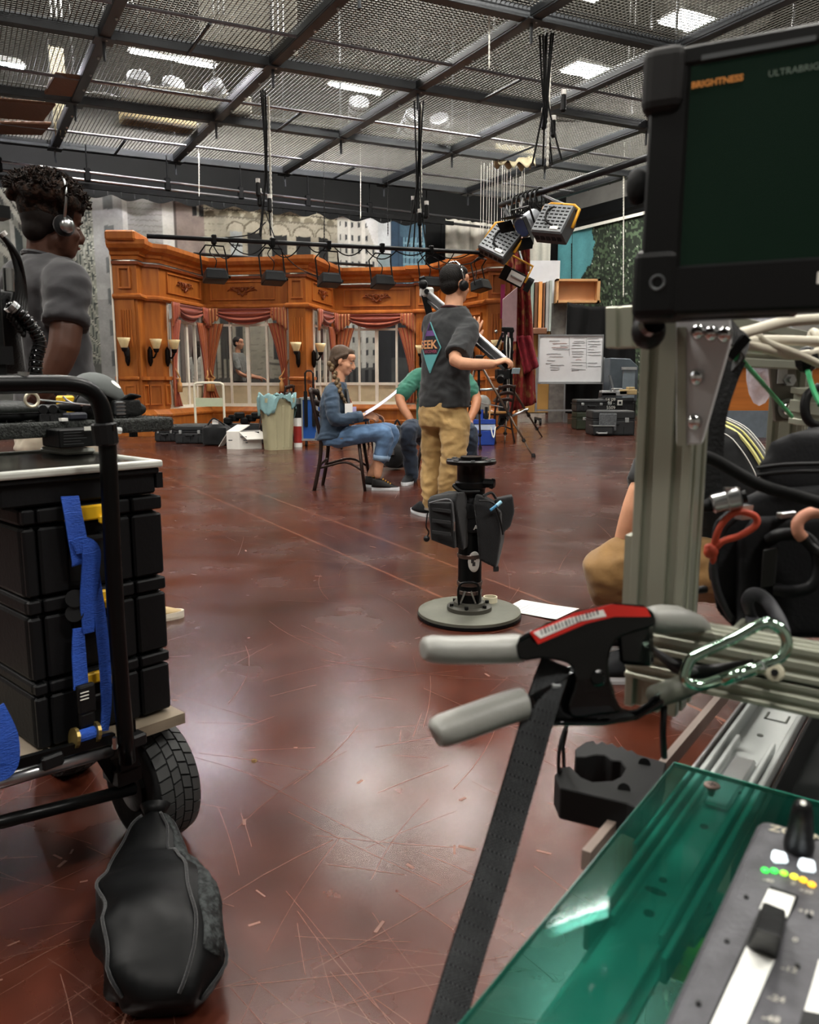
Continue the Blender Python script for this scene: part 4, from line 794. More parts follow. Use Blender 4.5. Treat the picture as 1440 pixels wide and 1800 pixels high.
# ------------------------------------------------------------------ people
def skin(n, c): return mat(n, c, 0.5, 0, 0.08, 25, 0.05, 200, spec=.35)
SK_dark = skin('skin_dark', '4a2e22'); SK_fair = skin('skin_fair', 'cb9677'); SK_tan = skin('skin_tan', '9c694b')
def cloth(n, c, var=.14, b=.8, bs=9, **k): return mat(n, c, 0.85, 0, var, 14, b, bs, sheen=.15, **k)
def limb(mb, pts, rad, k=4, n=12, end=True):
    P_ = spline(pts, k); r = interp(rad, k); mb.tube(P_, r, n); mb.ell(P_[0], r[0] * .98, n=10, m=6)
    if end: mb.ell(P_[-1], r[-1] * .98, n=10, m=6)
    return mb
from mathutils import noise as mno
def wrinkle(mb, amp, fr):
    me = bpy.data.meshes.new('w'); me.from_pydata(mb.v, [], mb.f); me.update(); out = []
    for v in me.vertices:
        p = v.co; q_ = V3((p.x * fr, p.y * fr, p.z * fr * 1.5)); w = mno.noise_vector(q_ * .6) * .9; n1 = 1 - abs(mno.noise(q_ + w)) * 2.2; n2 = 1 - abs(mno.noise(q_ * 2.1 + w)) * 2.2; out.append(tuple(p + v.normal * (amp * (n1 * .75 + n2 * .35 - .45))))
    mb.v = out; bpy.data.meshes.remove(me); return mb
def ringel(c, r, f, hw, hd, n=20, e=2.4):
    out = []
    for k in range(n):
        a = 2 * math.pi * k / n; ca, sa = math.cos(a), math.sin(a); out.append(c + r * (hw * math.copysign(abs(ca) ** (2 / e), ca)) + f * (hd * math.copysign(abs(sa) ** (2 / e), sa)))
    return out
def torso(mb, rings):                                           # rings: (centre, right, forward, half width, half depth)
    c = [V3(q[0]) for q in rings]; cs = spline(c, 4); hw = interp([q[3] for q in rings], 4); hd = interp([q[4] for q in rings], 4); R_ = []
    for i in range(len(cs)):
        j = min(len(rings) - 1, i // 4); j2 = min(len(rings) - 1, j + 1); t = (i % 4) / 4; r = (rings[j][1].lerp(rings[j2][1], t)).normalized(); f = (rings[j][2].lerp(rings[j2][2], t)).normalized(); R_.append(ringel(cs[i], r, f, hw[i], hd[i]))
    return mb.loft(R_)
def frame(f, up=ZUP):
    f = V3(f).normalized(); r = f.cross(V3(up)).normalized(); u = r.cross(f).normalized(); return axes(r, f, u)
def head(mb, c, R, s=1.0):
    g = lambda x, y, z: V3(c) + R @ (V3((x, y, z)) * s)
    e = lambda p, r, Q=None: mb.ell(g(*p), tuple(q * s for q in r), R @ Q if Q else R, n=16, m=10)
    e((0, -.018, .035), (.076, .095, .088)); e((0, .03, -.035), (.063, .066, .085)); e((0, .05, -.085), (.042, .042, .032)); e((0, .02, -.06), (.058, .06, .05))
    mb.tube([g(0, .085, .03), g(0, .098, 0), g(0, .112, -.022), g(0, .108, -.036), g(0, .09, -.042)], [.009 * s, .011 * s, .014 * s, .015 * s, .008 * s], 10)
    for k in (-1, 1):
        e((k * .012, .098, -.034), (.009, .01, .008)); e((k * .028, .082, .022), (.022, .012, .008)); e((k * .042, .06, -.03), (.022, .025, .022))
        e((k * .078, -.012, -.012), (.009, .02, .033), Matrix.Rotation(k * -.35, 3, 'Z')); e((k * .074, -.0, -.03), (.01, .014, .012))
    e((0, .088, -.062), (.024, .012, .006)); e((0, .086, -.073), (.021, .012, .007)); e((0, .05, .05), (.062, .05, .04))
def face_parts(t, c, R, s, skinm, brow, parent=None):
    g = lambda x, y, z: V3(c) + R @ (V3((x, y, z)) * s)
    for k in (-1, 1):
        o = obj('eye', MB().ell(g(k * .031, .0785, .001), (.0105 * s, .0085 * s, .0062 * s), R, n=10, m=6), mat('eye_white', 'b5aaa0', .3, 0, 0), t, smooth=True)
        obj('iris', MB().ell(g(k * .031, .0865, .002), (.0055 * s, .003 * s, .0055 * s), R, n=8, m=5), mat('eye_dark', '2b1b12', .2, 0, 0), o, smooth=True)
        obj('eyebrow', MB().tube([g(k * .014, .093, .022), g(k * .03, .094, .028), g(k * .048, .08, .022)], [.003 * s, .005 * s, .002 * s], 6), brow, t)
    obj('lips', MB().tube([g(-.02, .09, -.066), g(-.008, .1, -.064), g(.008, .1, -.064), g(.02, .09, -.066)], [.002, .0055 * s, .0055 * s, .002], 6), mat('lips_' + skinm.name, tuple(q * .62 + (.06 if i == 0 else 0) for i, q in enumerate(skinm.node_tree.nodes['Principled BSDF'].inputs['Base Color'].default_value[:3])) if False else ('9a5f52' if 'fair' in skinm.name else '5d362c'), .4, 0, 0), t, smooth=True)
def hand(mb, w, d, n, side, curl=(.5, .5, .5, .5), spread=.1, thumb=.5, s=1.0):
    d = V3(d).normalized(); n = (V3(n) - d * V3(n).dot(d)).normalized(); l = d.cross(n) * side   # l points to the thumb side
    pc = V3(w) + d * .05 * s; mb.ell(pc, (.04 * s, .052 * s, .016 * s), axes(l, d, n), n=12, m=8); mb.ell(V3(w) + d * .02 * s, (.028 * s, .035 * s, .02 * s), axes(l, d, n), n=10, m=6)
    for i, (off, ln) in enumerate(((.03, .075), (.01, .085), (-.01, .08), (-.029, .062))):
        p = V3(w) + (d * (.09 - abs(off) * .25) + l * off) * s; a = 0; fd = (d + l * (off * spread * 25)).normalized(); pts = [p - fd * .02 * s, p]
        for q in (.45, .32, .23): a += curl[i]; p = p + (fd * math.cos(a) + n * math.sin(a)) * ln * q * s; pts.append(p)
        mb.tube(spline(pts, 2), interp([.0105 * s, .0105 * s, .0098 * s, .0088 * s, .007 * s], 2), 8)
    b = V3(w) + (d * .025 + l * .026) * s; t1 = b + (d * .035 + l * .032 + n * .012 * thumb) * s; t2 = t1 + (d * .03 + l * (.014 - .02 * thumb) + n * .022 * thumb) * s
    mb.tube(spline([b, t1, t2], 3), interp([.016 * s, .013 * s, .009 * s], 3), 8); mb.ell(t2, .0088 * s, n=8, m=5)
def shoe(t, heel, toe_dir, m_up, m_sole, L_=.28, w=.1, h=.1, lace=None, label=None):
    d = V3((toe_dir[0], toe_dir[1], 0)).normalized(); l = V3((-d.y, d.x, 0)); o = V3(heel)
    def outline(z, k=1.0): return [o + d * (L_ * (.5 - .5 * math.cos(a))) + l * (math.sin(a) * w * .5 * k * (.82 + .25 * (1 - math.cos(a)) * .5)) + V3((0, 0, z)) for a in np.linspace(0, 2 * math.pi, 21)[:-1]]
    so = obj('shoe_sole', MB().loft([outline(0, .95), outline(.012, 1.03), outline(.03, 1.0)]), m_sole, t, smooth=False, label=None)
    rings = []
    for q, k, hs in ((.03, 1.0, 1), (.05, .97, .95), (.075, .8, .75), (.1, .5, .5)):
        rr = []
        for i, a in enumerate(np.linspace(0, 2 * math.pi, 21)[:-1]):
            s_ = .5 - .5 * math.cos(a); ss = .5 - (.5 - s_ * 1.0) * (1 if q < .06 else .97); top_ = h * (1.0 - .55 * max(0, ss - .35) / .65)
            rr.append(o + d * (L_ * (ss * (1 - (q - .03) * 3.0) + .03 * (q > .05))) + l * (math.sin(a) * w * .5 * k) + V3((0, 0, .028 + (top_ - .028) * min(1, (q - .03) / .07))))
        rings.append(rr)
    up = obj('shoe', MB().loft(rings), m_up, t, smooth=True)
    if lace:
        for k in range(4): p = o + d * (L_ * (.42 + .085 * k)) + V3((0, 0, h * (.96 - .13 * k))); obj('lace', MB().tube([p - l * .025, p + V3((0, 0, .006)), p + l * .025], .005, 5), lace, up)
    return up
WR = {'tshirt': (.011, 6.5), 'trousers': (.014, 8), 'denim_jacket': (.009, 9), 'jeans': (.008, 9), 'polo_shirt': (.01, 8), 'shirt': (.01, 8)}
def seg_mesh(t, name, build, m, vox=.012, sm=4, **k):
    mb = MB(); build(mb); mb = fuse(mb, vox, sm)
    if name in WR: wrinkle(mb, *WR[name])
    return obj(name, mb, m, t, smooth=True, **k)
# ---- standing man with the crane arm
YM = 5.46; q = lambda x, y, dy=0.0: AY(x, y, YM + dy)
man = thing('person', 'standing man in charcoal shirt and khaki trousers, back turned, gripping a silver arm', 'person', None, G(772, 912))
f = V3((.6, .8, 0)); r = V3((.8, -.6, 0)); hc = q(800, 500, .02); RH = frame((.78, .62, -.05))
Lsh, Rsh = q(760, 574, .1), q(823, 578, -.1); Rel, Rwr = q(801, 634, -.3), q(866, 640, -.36); Lel, Lwr = q(804, 640, .32), q(829, 600, .42); Rhd = (q(893, 631, -.38) - Rwr)
def b_(mb):
    head(mb, hc, RH); limb(mb, [q(799, 520, .02), q(797, 545, 0)], [.058, .066]); 
    torso(mb, [(q(796, 545), r, f, .09, .07), (q(792, 566), r, f, .16, .09), (q(788, 605), r, f, .165, .1), (q(784, 665), r, f, .145, .1), (q(780, 715), r, f, .155, .11), (q(780, 745), r, f, .15, .1)])
    limb(mb, [Rsh, Rel, Rwr], [.055, .045, .03]); limb(mb, [Lsh, Lel, Lwr], [.055, .042, .03])
    hand(mb, Rwr, Rhd, V3((.25, .3, -1)), 1, (.75, .8, .85, .9), .03, 1.0); hand(mb, Lwr, q(837, 572, .42) - Lwr, V3((-.5, .8, 0)), -1, (.1, .12, .2, .3), .35, .2, 1.1)
    for h_, k_, a_ in ((q(765, 735, .06), q(762, 805, .1), q(757, 885, .04)), (q(797, 735, -.06), q(796, 802, -.1), q(786, 888, -.06))): limb(mb, [h_, k_, a_], [.08, .055, .038])
seg_mesh(man, 'body', b_, SK_fair, .0065, 3)
M_char = cloth('charcoal_tshirt', '27292b', b=.9, bs=7)
def s_(mb):
    torso(mb, [(q(797, 541), r, f, .085, .075), (q(793, 556), r, f, .145, .1), (q(790, 580), r, f, .185, .12), (q(787, 610), r, f, .185, .13), (q(783, 665), r, f, .172, .13), (q(781, 700), r, f, .182, .14), (q(783, 716), r, f, .185, .142)])
    limb(mb, [q(800, 572, -.05), Rsh, Rsh.lerp(Rel, .5), Rsh.lerp(Rel, .88)], [.07, .078, .08, .088], end=False); limb(mb, [q(775, 570, .05), Lsh, Lsh.lerp(Lel, .8)], [.07, .08, .082], end=False)
seg_mesh(man, 'tshirt', s_, M_char, .011, 5)
M_khaki = cloth('khaki_cotton', 'a98a58', b=1.0, bs=9)
def p_(mb):
    torso(mb, [(q(781, 698), r, f, .165, .125), (q(780, 725), r, f, .172, .135), (q(780, 750), r, f, .17, .13)])
    limb(mb, [q(763, 740, .07), q(761, 805, .1), q(757, 850, .06), q(757, 884, .04)], [.1, .078, .068, .052]); limb(mb, [q(799, 742, -.07), q(797, 802, -.1), q(788, 850, -.08), q(786, 884, -.06)], [.108, .085, .072, .055])
seg_mesh(man, 'trousers', p_, M_khaki, .011, 4)
def h_(mb):
    g = lambda x, y, z: hc + RH @ V3((x, y, z))
    mb.ell(g(0, -.026, .045), (.081, .099, .087), RH, n=16, m=10); mb.ell(g(0, -.05, -.005), (.072, .062, .07), RH); mb.ell(g(0, .03, .085), (.062, .06, .045), RH)
M_hairb = mat('black_hair', '17130f', .6, 0, .3, 60, .6, 120); seg_mesh(man, 'hair', h_, M_hairb, .008, 3)
g = lambda x, y, z: hc + RH @ V3((x, y, z))
obj('headphone_band', MB().tube(spline([g(.09, 0, -.01), g(.093, -.02, .06), g(.06, -.03, .125), g(0, -.03, .142), g(-.06, -.03, .125), g(-.093, -.02, .06), g(-.09, 0, -.01)], 5), .0065, 7), M_chrome, man, smooth=True)
for k in (-1, 1): e_ = obj('ear_cup', MB().tube([g(k * .082, 0, -.015), g(k * .09, 0, -.015), g(k * .104, 0, -.015), g(k * .108, 0, -.015)], [.03, .034, .03, .02], 14), M_blackp, man, smooth=True); obj('ear_pad', MB().tube([g(k * .08, 0, -.015), g(k * .088, 0, -.015)], .036, 14), M_fabric, e_)
obj('lanyard', MB().tube(spline([q(797, 548) + r * (.078 * math.cos(a)) + f * (.082 * math.sin(a)) + V3((0, 0, .012 - .02 * math.sin(a))) for a in np.linspace(0, 6.28, 13)[:-1]], 2, True), .008, 6, closed=True), mat('dark_red_strap', '4a2327', .7), man)
obj('collar', MB().tube(spline([q(798, 541) + r * (.078 * math.cos(a)) + f * (.074 * math.sin(a)) for a in np.linspace(0, 6.28, 13)[:-1]], 2, True), .009, 6, closed=True), M_char, man)
# printed diamond on the back: laid on the shirt surface
def on_back(u_, w_):                                             # u_ across the back (left negative), w_ height in metres about the print's centre
    c = q(787, 612) - r * .045; a = math.asin(max(-1, min(1, (u_ - .045) / .19))); return c + r * u_ - f * (.137 * math.cos(a) + .006) + V3((0, 0, w_)) 
def patch(name, pts, m):
    v = [on_back(*p) for p in pts]; obj(name, MB().add(v, [tuple(range(len(v)))]), m, man, solid=.002)
T_teal = mat('print_teal', '5aa0a2', .7, 0, .05); T_dk = mat('print_dark', '24262e', .7); T_purple = mat('print_purple', '6a4a86', .7); T_org = mat('print_orange', 'd0986a', .7); T_red = mat('print_red', '8d3d57', .7)
dm = lambda k, dz=0.0: [(0, .165 * k + dz), (.085 * k, 0 + dz), (0, -.165 * k + dz), (-.085 * k, 0 + dz)]
def strip(pts, w, m, nm='print_line'): obj(nm, MB().tube([on_back(*p) for p in pts], w, 5), m, man)
def quad_grid(name, pts4, m, lift=0.0):
    a, b, c, d = [V3((*p, 0)) for p in pts4]
    obj(name, MB().surf(lambda s, t: on_back(*(a.lerp(b, s).lerp(d.lerp(c, s), t)).xy) - f * lift, 6, 6), m, man, smooth=True)
quad_grid('print_ground', dm(1.0), T_dk, .001)
for pts, m in (([(-.085, 0), (0, .165)], T_purple), ([(0, .165), (.085, 0)], T_teal), ([(.085, 0), (0, -.165)], T_teal), ([(0, -.165), (-.085, 0)], T_teal)): strip([(pts[0][0] + (pts[1][0] - pts[0][0]) * k / 4, pts[0][1] + (pts[1][1] - pts[0][1]) * k / 4) for k in range(5)], .0045, m)
quad_grid('print_lower', [(-.06, -.045), (.06, -.045), (0.004, -.15), (-.004, -.15)], T_teal, .003)
for k in range(4): strip([(-.05 + .01 * k, -.06 - .02 * k), (0, -.066 - .02 * k), (.05 - .01 * k, -.058 - .02 * k)], .003, T_dk)
quad_grid('print_upper', [(-.025, .11), (.025, .11), (.045, .075), (-.045, .075)], T_purple, .003)
def back_text(s, size, x0, z0, m, bold):
    tm = text_mb(s, (0, 0, 0), (1, 0, 0), (0, 1, 0), size, bold=bold); tm.v = [tuple(on_back(x0 + p[0], z0 + p[1]) - f * .006) for p in tm.v]; obj('lettering', tm, m, man)
back_text('SEEK', .076, -.1, -.005, T_org, .002); back_text('DISCOVER', .026, -.062, -.034, T_red, .0008)
M_darksh = mat('dark_sneaker', '1d2024', .7, 0, .2, 30); M_whs = mat('white_sole', 'd7dbde', .5, 0, .05)
a = G(752, 908); shoe(man, (a.x, a.y - .02, 0), (-.35, .9), M_darksh, M_whs, .28, .105, .105); a = G(790, 918); shoe(man, (a.x, a.y, 0), (.7, .7), M_darksh, M_whs, .28, .105, .105)
obj('sock', MB().cyl(q(757, 884, .04), q(756, 896, .04), .042, n=10), mat('grey_sock', '8a8076', .9), man)
# silver crane arm
M_arm = mat('satin_silver', 'c4c6c8', .28, .9, .05)
A0, A1 = AY(750, 514, 6.15), AY(889, 636, 5.15); dA = (A1 - A0).normalized()
ca = thing('crane_arm', 'long silver camera crane arm slanting down from upper left to the man\'s right hand', 'crane arm', None, A0.lerp(A1, .5))
obj('beam', MB().bar(A0, A1, .035, .05), M_arm, ca, bevel=.006); obj('lower_rail', MB().bar(A0 - V3((0, 0, .05)), A1 - V3((0, 0, .05)), .02, .02), M_grey, ca)
obj('end_grip', MB().tube([A1 - dA * .03, A1, A1 + dA * .04, A1 + dA * .055], [.018, .032, .034, .02], 12), M_rubber, ca, smooth=True)
obj('head_bracket', MB().box(A0, (.09, .09, .07), rotz(.3)), mat('pale_bracket', 'c9c9c4', .4), ca, bevel=.012); obj('hanging_plate', MB().bar(A0 - V3((.02, 0, .0)), AY(760, 572, 6.15), .07, .05), M_black, ca, bevel=.01); obj('upper_post', MB().bar(A0, AY(741, 486, 6.15), .05, .05), M_black, ca, bevel=.01)
obj('knob', MB().ell(AY(744, 500, 6.1), .035, n=10, m=6), M_black, ca, smooth=True); obj('bolt', MB().cyl(A0 - V3((0, .06, 0)), A0 + V3((0, .06, 0)), .02, n=10), M_black, ca)
# ---- seated woman
YG = 7.1; q = lambda x, y, dy=0.0: AY(x, y, YG + dy)
gl = thing('person', 'seated woman with a long braid, denim jacket and rolled jeans, reading a white sheet', 'person', None, G(640, 858))
f = V3((1, -.06, 0)); r = V3((-.06, -1, 0)); hc = q(603, 634); RH = frame((.95, -.08, -.32), (.3, 0, 1)); rr = V3((0, -1, 0)); tf_ = V3((.98, 0, .1))
Re, Rw, Le, Lw = q(590, 738, -.24), q(641, 731, -.14), q(602, 735, .2), q(652, 731, .06)
def b_(mb):
    head(mb, hc, RH); limb(mb, [q(597, 652), q(594, 676)], [.052, .06]); torso(mb, [(q(592, 676), rr, tf_, .1, .06), (q(589, 700), rr, tf_, .16, .1), (q(590, 735), rr, tf_, .14, .105), (q(588, 768), rr, tf_, .17, .12)])
    limb(mb, [q(582, 690, -.17), Re, Rw], [.052, .042, .028]); limb(mb, [q(585, 690, .17), Le, Lw], [.052, .042, .028]); hand(mb, Rw, (1, .1, -.12), (0, .6, -.6), 1, (.4, .5, .6, .7), .02, .6, .93); hand(mb, Lw, (1, -.1, -.1), (0, -.4, -.7), -1, (.4, .5, .5, .5), .02, .6, .93)
    limb(mb, [q(669, 795, -.12), q(664, 835, -.12)], [.05, .036]); limb(mb, [q(670, 800, .1), q(652, 835, .1)], [.05, .036])
seg_mesh(gl, 'body', b_, SK_fair, .0065, 3); face_parts(gl, hc, RH, 1.0, SK_fair, mat('brown_brow', '3a2a1e', .7))
M_denim = cloth('dark_denim', '2f4154', b=.8, bs=8)
def s_(mb):
    torso(mb, [(q(594, 672), rr, tf_, .09, .065), (q(590, 684), rr, tf_, .16, .1), (q(587, 708), rr, tf_, .185, .125), (q(588, 738), rr, tf_, .175, .13), (q(584, 762), rr, tf_, .2, .15), (q(583, 770), rr, tf_, .2, .15)])
    limb(mb, [q(583, 690, -.15), q(584, 712, -.21), Re, Re.lerp(Rw, .5), Re.lerp(Rw, .85)], [.072, .066, .058, .05, .044], end=False); limb(mb, [q(586, 690, .15), q(590, 712, .2), Le, Le.lerp(Lw, .85)], [.075, .066, .058, .044])
seg_mesh(gl, 'denim_jacket', s_, M_denim, .011, 4)
obj('cuff', MB().tube([Re.lerp(Rw, .72), Re.lerp(Rw, .9)], [.05, .046], 12), cloth('denim_cuff', '3b4d5e', b=.3), gl, smooth=True)
obj('inner_top', MB().surf(lambda a, b: q(607 + 8 * a + 6 * b - 5 * (1 - b) * a, 684 + 62 * b, -.10 + .2 * a - .02), 8, 8), cloth('black_top', '15171a', b=.2), gl, smooth=True, solid=.02)
def p_(mb):
    torso(mb, [(q(586, 752), rr, tf_, .17, .12), (q(587, 768), rr, tf_, .19, .14), (q(590, 780), rr, tf_, .18, .13)])
    limb(mb, [q(592, 770, -.09), q(635, 763, -.12), q(677, 762, -.13), q(671, 790, -.125), q(669, 805, -.12)], [.09, .086, .075, .065, .062]); limb(mb, [q(592, 770, .09), q(640, 762, .1), q(689, 758, .11), q(682, 785, .11), q(674, 803, .1)], [.088, .083, .07, .06, .056])
M_jean = cloth('light_denim', '587699', .25, .6, 9); seg_mesh(gl, 'jeans', p_, M_jean, .011, 4)
for (c, c2) in ((q(669.5, 800, -.12), q(668.5, 809, -.12)), (q(675, 799, .1), q(672, 807, .1))): obj('jean_cuff', MB().tube([c, c2], [.068, .067], 14), cloth('denim_turnup', '7d94ad', b=.3), gl, smooth=True)
M_hair = mat('brown_hair', '3d2c1c', .55, 0, .35, 40, .7, 90, stretch=(1, 1, 5), col2='4e3822', contrast=(.35, .7))
g = lambda x, y, z: hc + RH @ V3((x, y, z))
def h_(mb):
    mb.ell(g(0, -.03, .045), (.086, .1, .087), RH, n=16, m=10); mb.ell(g(0, -.062, -.02), (.076, .062, .085), RH); mb.ell(g(0, .03, .085), (.058, .05, .038), RH); mb.ell(g(0, -.07, -.07), (.045, .04, .055), RH)
    for k in (-1, 1): mb.tube([g(k * .066, .035, .07), g(k * .078, -.005, .04), g(k * .07, -.06, -.01)], [.012, .016, .022], 8)
hr = seg_mesh(gl, 'hair', h_, M_hair, .008, 2)
bp = spline([g(.055, -.085, -.06), q(592, 668, -.12), q(598, 688, -.17), q(606, 706, -.16), q(613, 722, -.15), q(615, 733, -.15)], 5); br = MB()
for i, p in enumerate(bp):
    k = 1 - .55 * i / len(bp); d = (bp[min(i + 1, len(bp) - 1)] - bp[max(i - 1, 0)]).normalized(); s_ = V3((0, 0, 1)).cross(d).normalized() * .013 * k * (1 if i % 2 else -1); br.ell(p + s_, (.022 * k, .022 * k, .026 * k), n=8, m=6)
obj('braid', br, mat('braid_hair', '4a3825', .55, 0, .35, 60, .6, 120, col2='7d6846', contrast=(.4, .7)), hr, smooth=True)
obj('lanyard_badge', MB().box(q(613, 718, -.2), (.07, .008, .085), rotz(.5)), M_white, gl); obj('lanyard_badge', MB().box(q(622, 723, -.14), (.06, .008, .08), rotz(.9)), mat('lilac_card', 'a79cc0', .6), gl)
M_gsh = mat('black_gold_sneaker', '1c1b1a', .6, 0, .3, 25); M_gold = mat('gold_lace', 'b98a2e', .5)
a = q(664, 838, -.12); a.z = 0; shoe(gl, a - V3((.055, 0, 0)), (1, -.1), M_gsh, M_whs, .25, .095, .1, M_gold); a = q(650, 838, .1); shoe(gl, V3((a.x - .05, a.y, 0)), (1, -.45), M_gsh, M_whs, .25, .095, .1, M_gold)
sh0, sh1 = q(641, 727, -.1), q(697, 688, -.02); dw = V3((0, .21, .03)); top('script_sheet', MB().surf(lambda a, b: sh0.lerp(sh1, a) + dw * (b - .5) * 1.0 + V3((0, 0, -.012 * math.sin(a * 3.14))), 8, 4), mat('script_paper', 'cfc9d8', .7, 0, .04), 'white script sheet held up by the seated woman', 'paper', smooth=True, solid=.002)
# bentwood cafe chair, reused
M_cf = mat('dark_chair_frame', '2a1b16', .4, .4, .15); M_cs = mat('honey_seat', '9a6d35', .4, 0, .15, 5)
def cafe_chair(loc, rz, label, name='cafe_chair', group=None):   # front faces local +x
    t = thing(name, label, 'chair', group, V3((0, 0, 0)))
    obj('seat', MB().lathe((0, 0, .445), [(.16, 0), (.2, .005), (.205, .015), (.2, .03), (.17, .034)], 28), M_cs, t, auto=40); obj('seat_rim', MB().lathe((0, 0, .425), [(.17, 0), (.195, 0), (.198, .025), (.17, .025)], 28), M_cf, t)
    for sy in (-1, 1):
        obj('leg', MB().tube([V3((.14, sy * .14, .44)), V3((.17, sy * .17, .2)), V3((.2, sy * .2, 0))], [.016, .015, .013], 8), M_cf, t, smooth=True)
        obj('rear_leg', MB().tube(spline([V3((-.25, sy * .2, 0)), V3((-.2, sy * .18, .25)), V3((-.19, sy * .17, .45)), V3((-.24, sy * .17, .7)), V3((-.28, sy * .15, .88))], 4), .017, 8), M_cf, t, smooth=True)
    obj('leg_hoop', MB().tube(spline([V3((.175, -.175, .18)), V3((.02, -.16, .25)), V3((-.2, -.18, .2)), V3((-.17, 0, .26)), V3((-.2, .18, .2)), V3((.02, .16, .25)), V3((.175, .175, .18))], 4), .011, 7), M_cf, t, smooth=True)
    for k in range(3): obj('back_slat', MB().tube(spline([V3((-.23 - .018 * k, -.17, .64 + .1 * k)), V3((-.27 - .018 * k, 0, .67 + .1 * k)), V3((-.23 - .018 * k, .17, .64 + .1 * k))], 4), .014, 6, ry=.03), M_cf, t, smooth=True)
    t.location = loc; t.rotation_euler = (0, 0, rz); return t
cc = cafe_chair(q(612, 858).xy.to_3d() * 1 + V3((0, .02, 0)) if False else V3((q(607, 780).x, 7.12, 0)), -.08, 'dark metal cafe chair with honey wood seat under the seated woman')
# ---- seated man in green
YS = 7.85; q = lambda x, y, dy=0.0: AY(x, y, YS + dy)
gm_ = thing('person', 'seated man in a green polo and navy trousers, mostly hidden behind the standing man', 'person', None, V3((q(772, 800).x, 7.6, 0)))
f = V3((-.2, -.98, 0)); r = V3((-.98, .2, 0)); hc = q(778, 612, -.1); RH = frame((-.35, -.93, -.1))
Re, Rh = q(703, 698, -.15), q(721, 736, -.33)
def b_(mb):
    head(mb, hc, RH); limb(mb, [q(777, 632, -.08), q(775, 650, 0)], [.06, .065]); torso(mb, [(q(775, 648), r, f, .1, .07), (q(772, 672), r, f, .19, .11), (q(770, 720), r, f, .18, .13), (q(770, 765), r, f, .18, .14)])
    limb(mb, [q(729, 664, 0), Re, Rh], [.058, .05, .035]); limb(mb, [q(815, 664, 0), q(838, 702, -.1), q(826, 738, -.33)], [.058, .05, .035]); hand(mb, Rh, V3((.1, -.7, -.45)), V3((.1, .2, -1)), 1, (.2, .25, .3, .35)); hand(mb, q(826, 738, -.33), V3((-.1, -.7, -.45)), V3((0, .2, -1)), -1, (.2, .25, .3, .35))
    for sx in (715, 822): limb(mb, [q(sx + 6, 800, -.4), q(sx + 6, 838, -.38)], [.05, .04])
seg_mesh(gm_, 'body', b_, SK_tan, .0075, 3); face_parts(gm_, hc, RH, 1.0, SK_tan, MATS['brown_brow'])
def h_(mb): mb.ell(hc + RH @ V3((0, -.026, .045)), (.083, .1, .088), RH); mb.ell(hc + RH @ V3((0, -.05, -.01)), (.076, .066, .07), RH)
seg_mesh(gm_, 'hair', h_, M_hairb, .01, 2)
def s_(mb):
    torso(mb, [(q(775, 645), r, f, .09, .08), (q(773, 658), r, f, .17, .11), (q(771, 690), r, f, .215, .15), (q(770, 730), r, f, .21, .165), (q(770, 762), r, f, .21, .17)])
    limb(mb, [q(742, 660, 0), q(727, 668, -.02), q(727, 664).lerp(Re, .8)], [.08, .085, .08]); limb(mb, [q(800, 660), q(817, 668, -.02), q(830, 690, -.06)], [.08, .085, .08])
seg_mesh(gm_, 'polo_shirt', s_, cloth('green_polo', '2f6a58', b=.8, bs=8), .012, 4)
def p_(mb):
    torso(mb, [(q(770, 750), r, f, .19, .15), (q(770, 772), r, f, .2, .16)])
    limb(mb, [q(752, 772, -.05), q(735, 757, -.3), q(718, 758, -.5), q(721, 800, -.42), q(724, 838, -.38)], [.1, .095, .085, .072, .06]); limb(mb, [q(790, 772, -.05), q(808, 760, -.3), q(824, 760, -.48), q(826, 800, -.42), q(826, 838, -.38)], [.1, .095, .085, .072, .06])
seg_mesh(gm_, 'trousers', p_, cloth('navy_cotton', '222d3d', b=.8, bs=9), .012, 4)
for x, dx in ((724, -.25), (826, .3)): a = q(x, 838, -.38); shoe(gm_, V3((a.x, a.y + .06, 0)), (dx, -.9), M_darksh, M_whs, .28, .105, .1)
dup(cc, (q(772, 800).x, 7.85, 0), -1.75, 'dark cafe chair hidden under the seated man in green')
dup(cc, (AY(476, 760, 11.9).x, 12.2, 0), 2.9, 'dark cafe chair back showing behind the lined bin')
dup(cc, (AY(626, 760, 11.2).x, 11.4, 0), .2, 'dark cafe chair in the background right of the seated woman\'s face')
dup(cc, (AY(868, 760, 12.6).x, 12.5, 0), 2.2, 'dark bentwood chair behind the tripod, left of the crane stand')
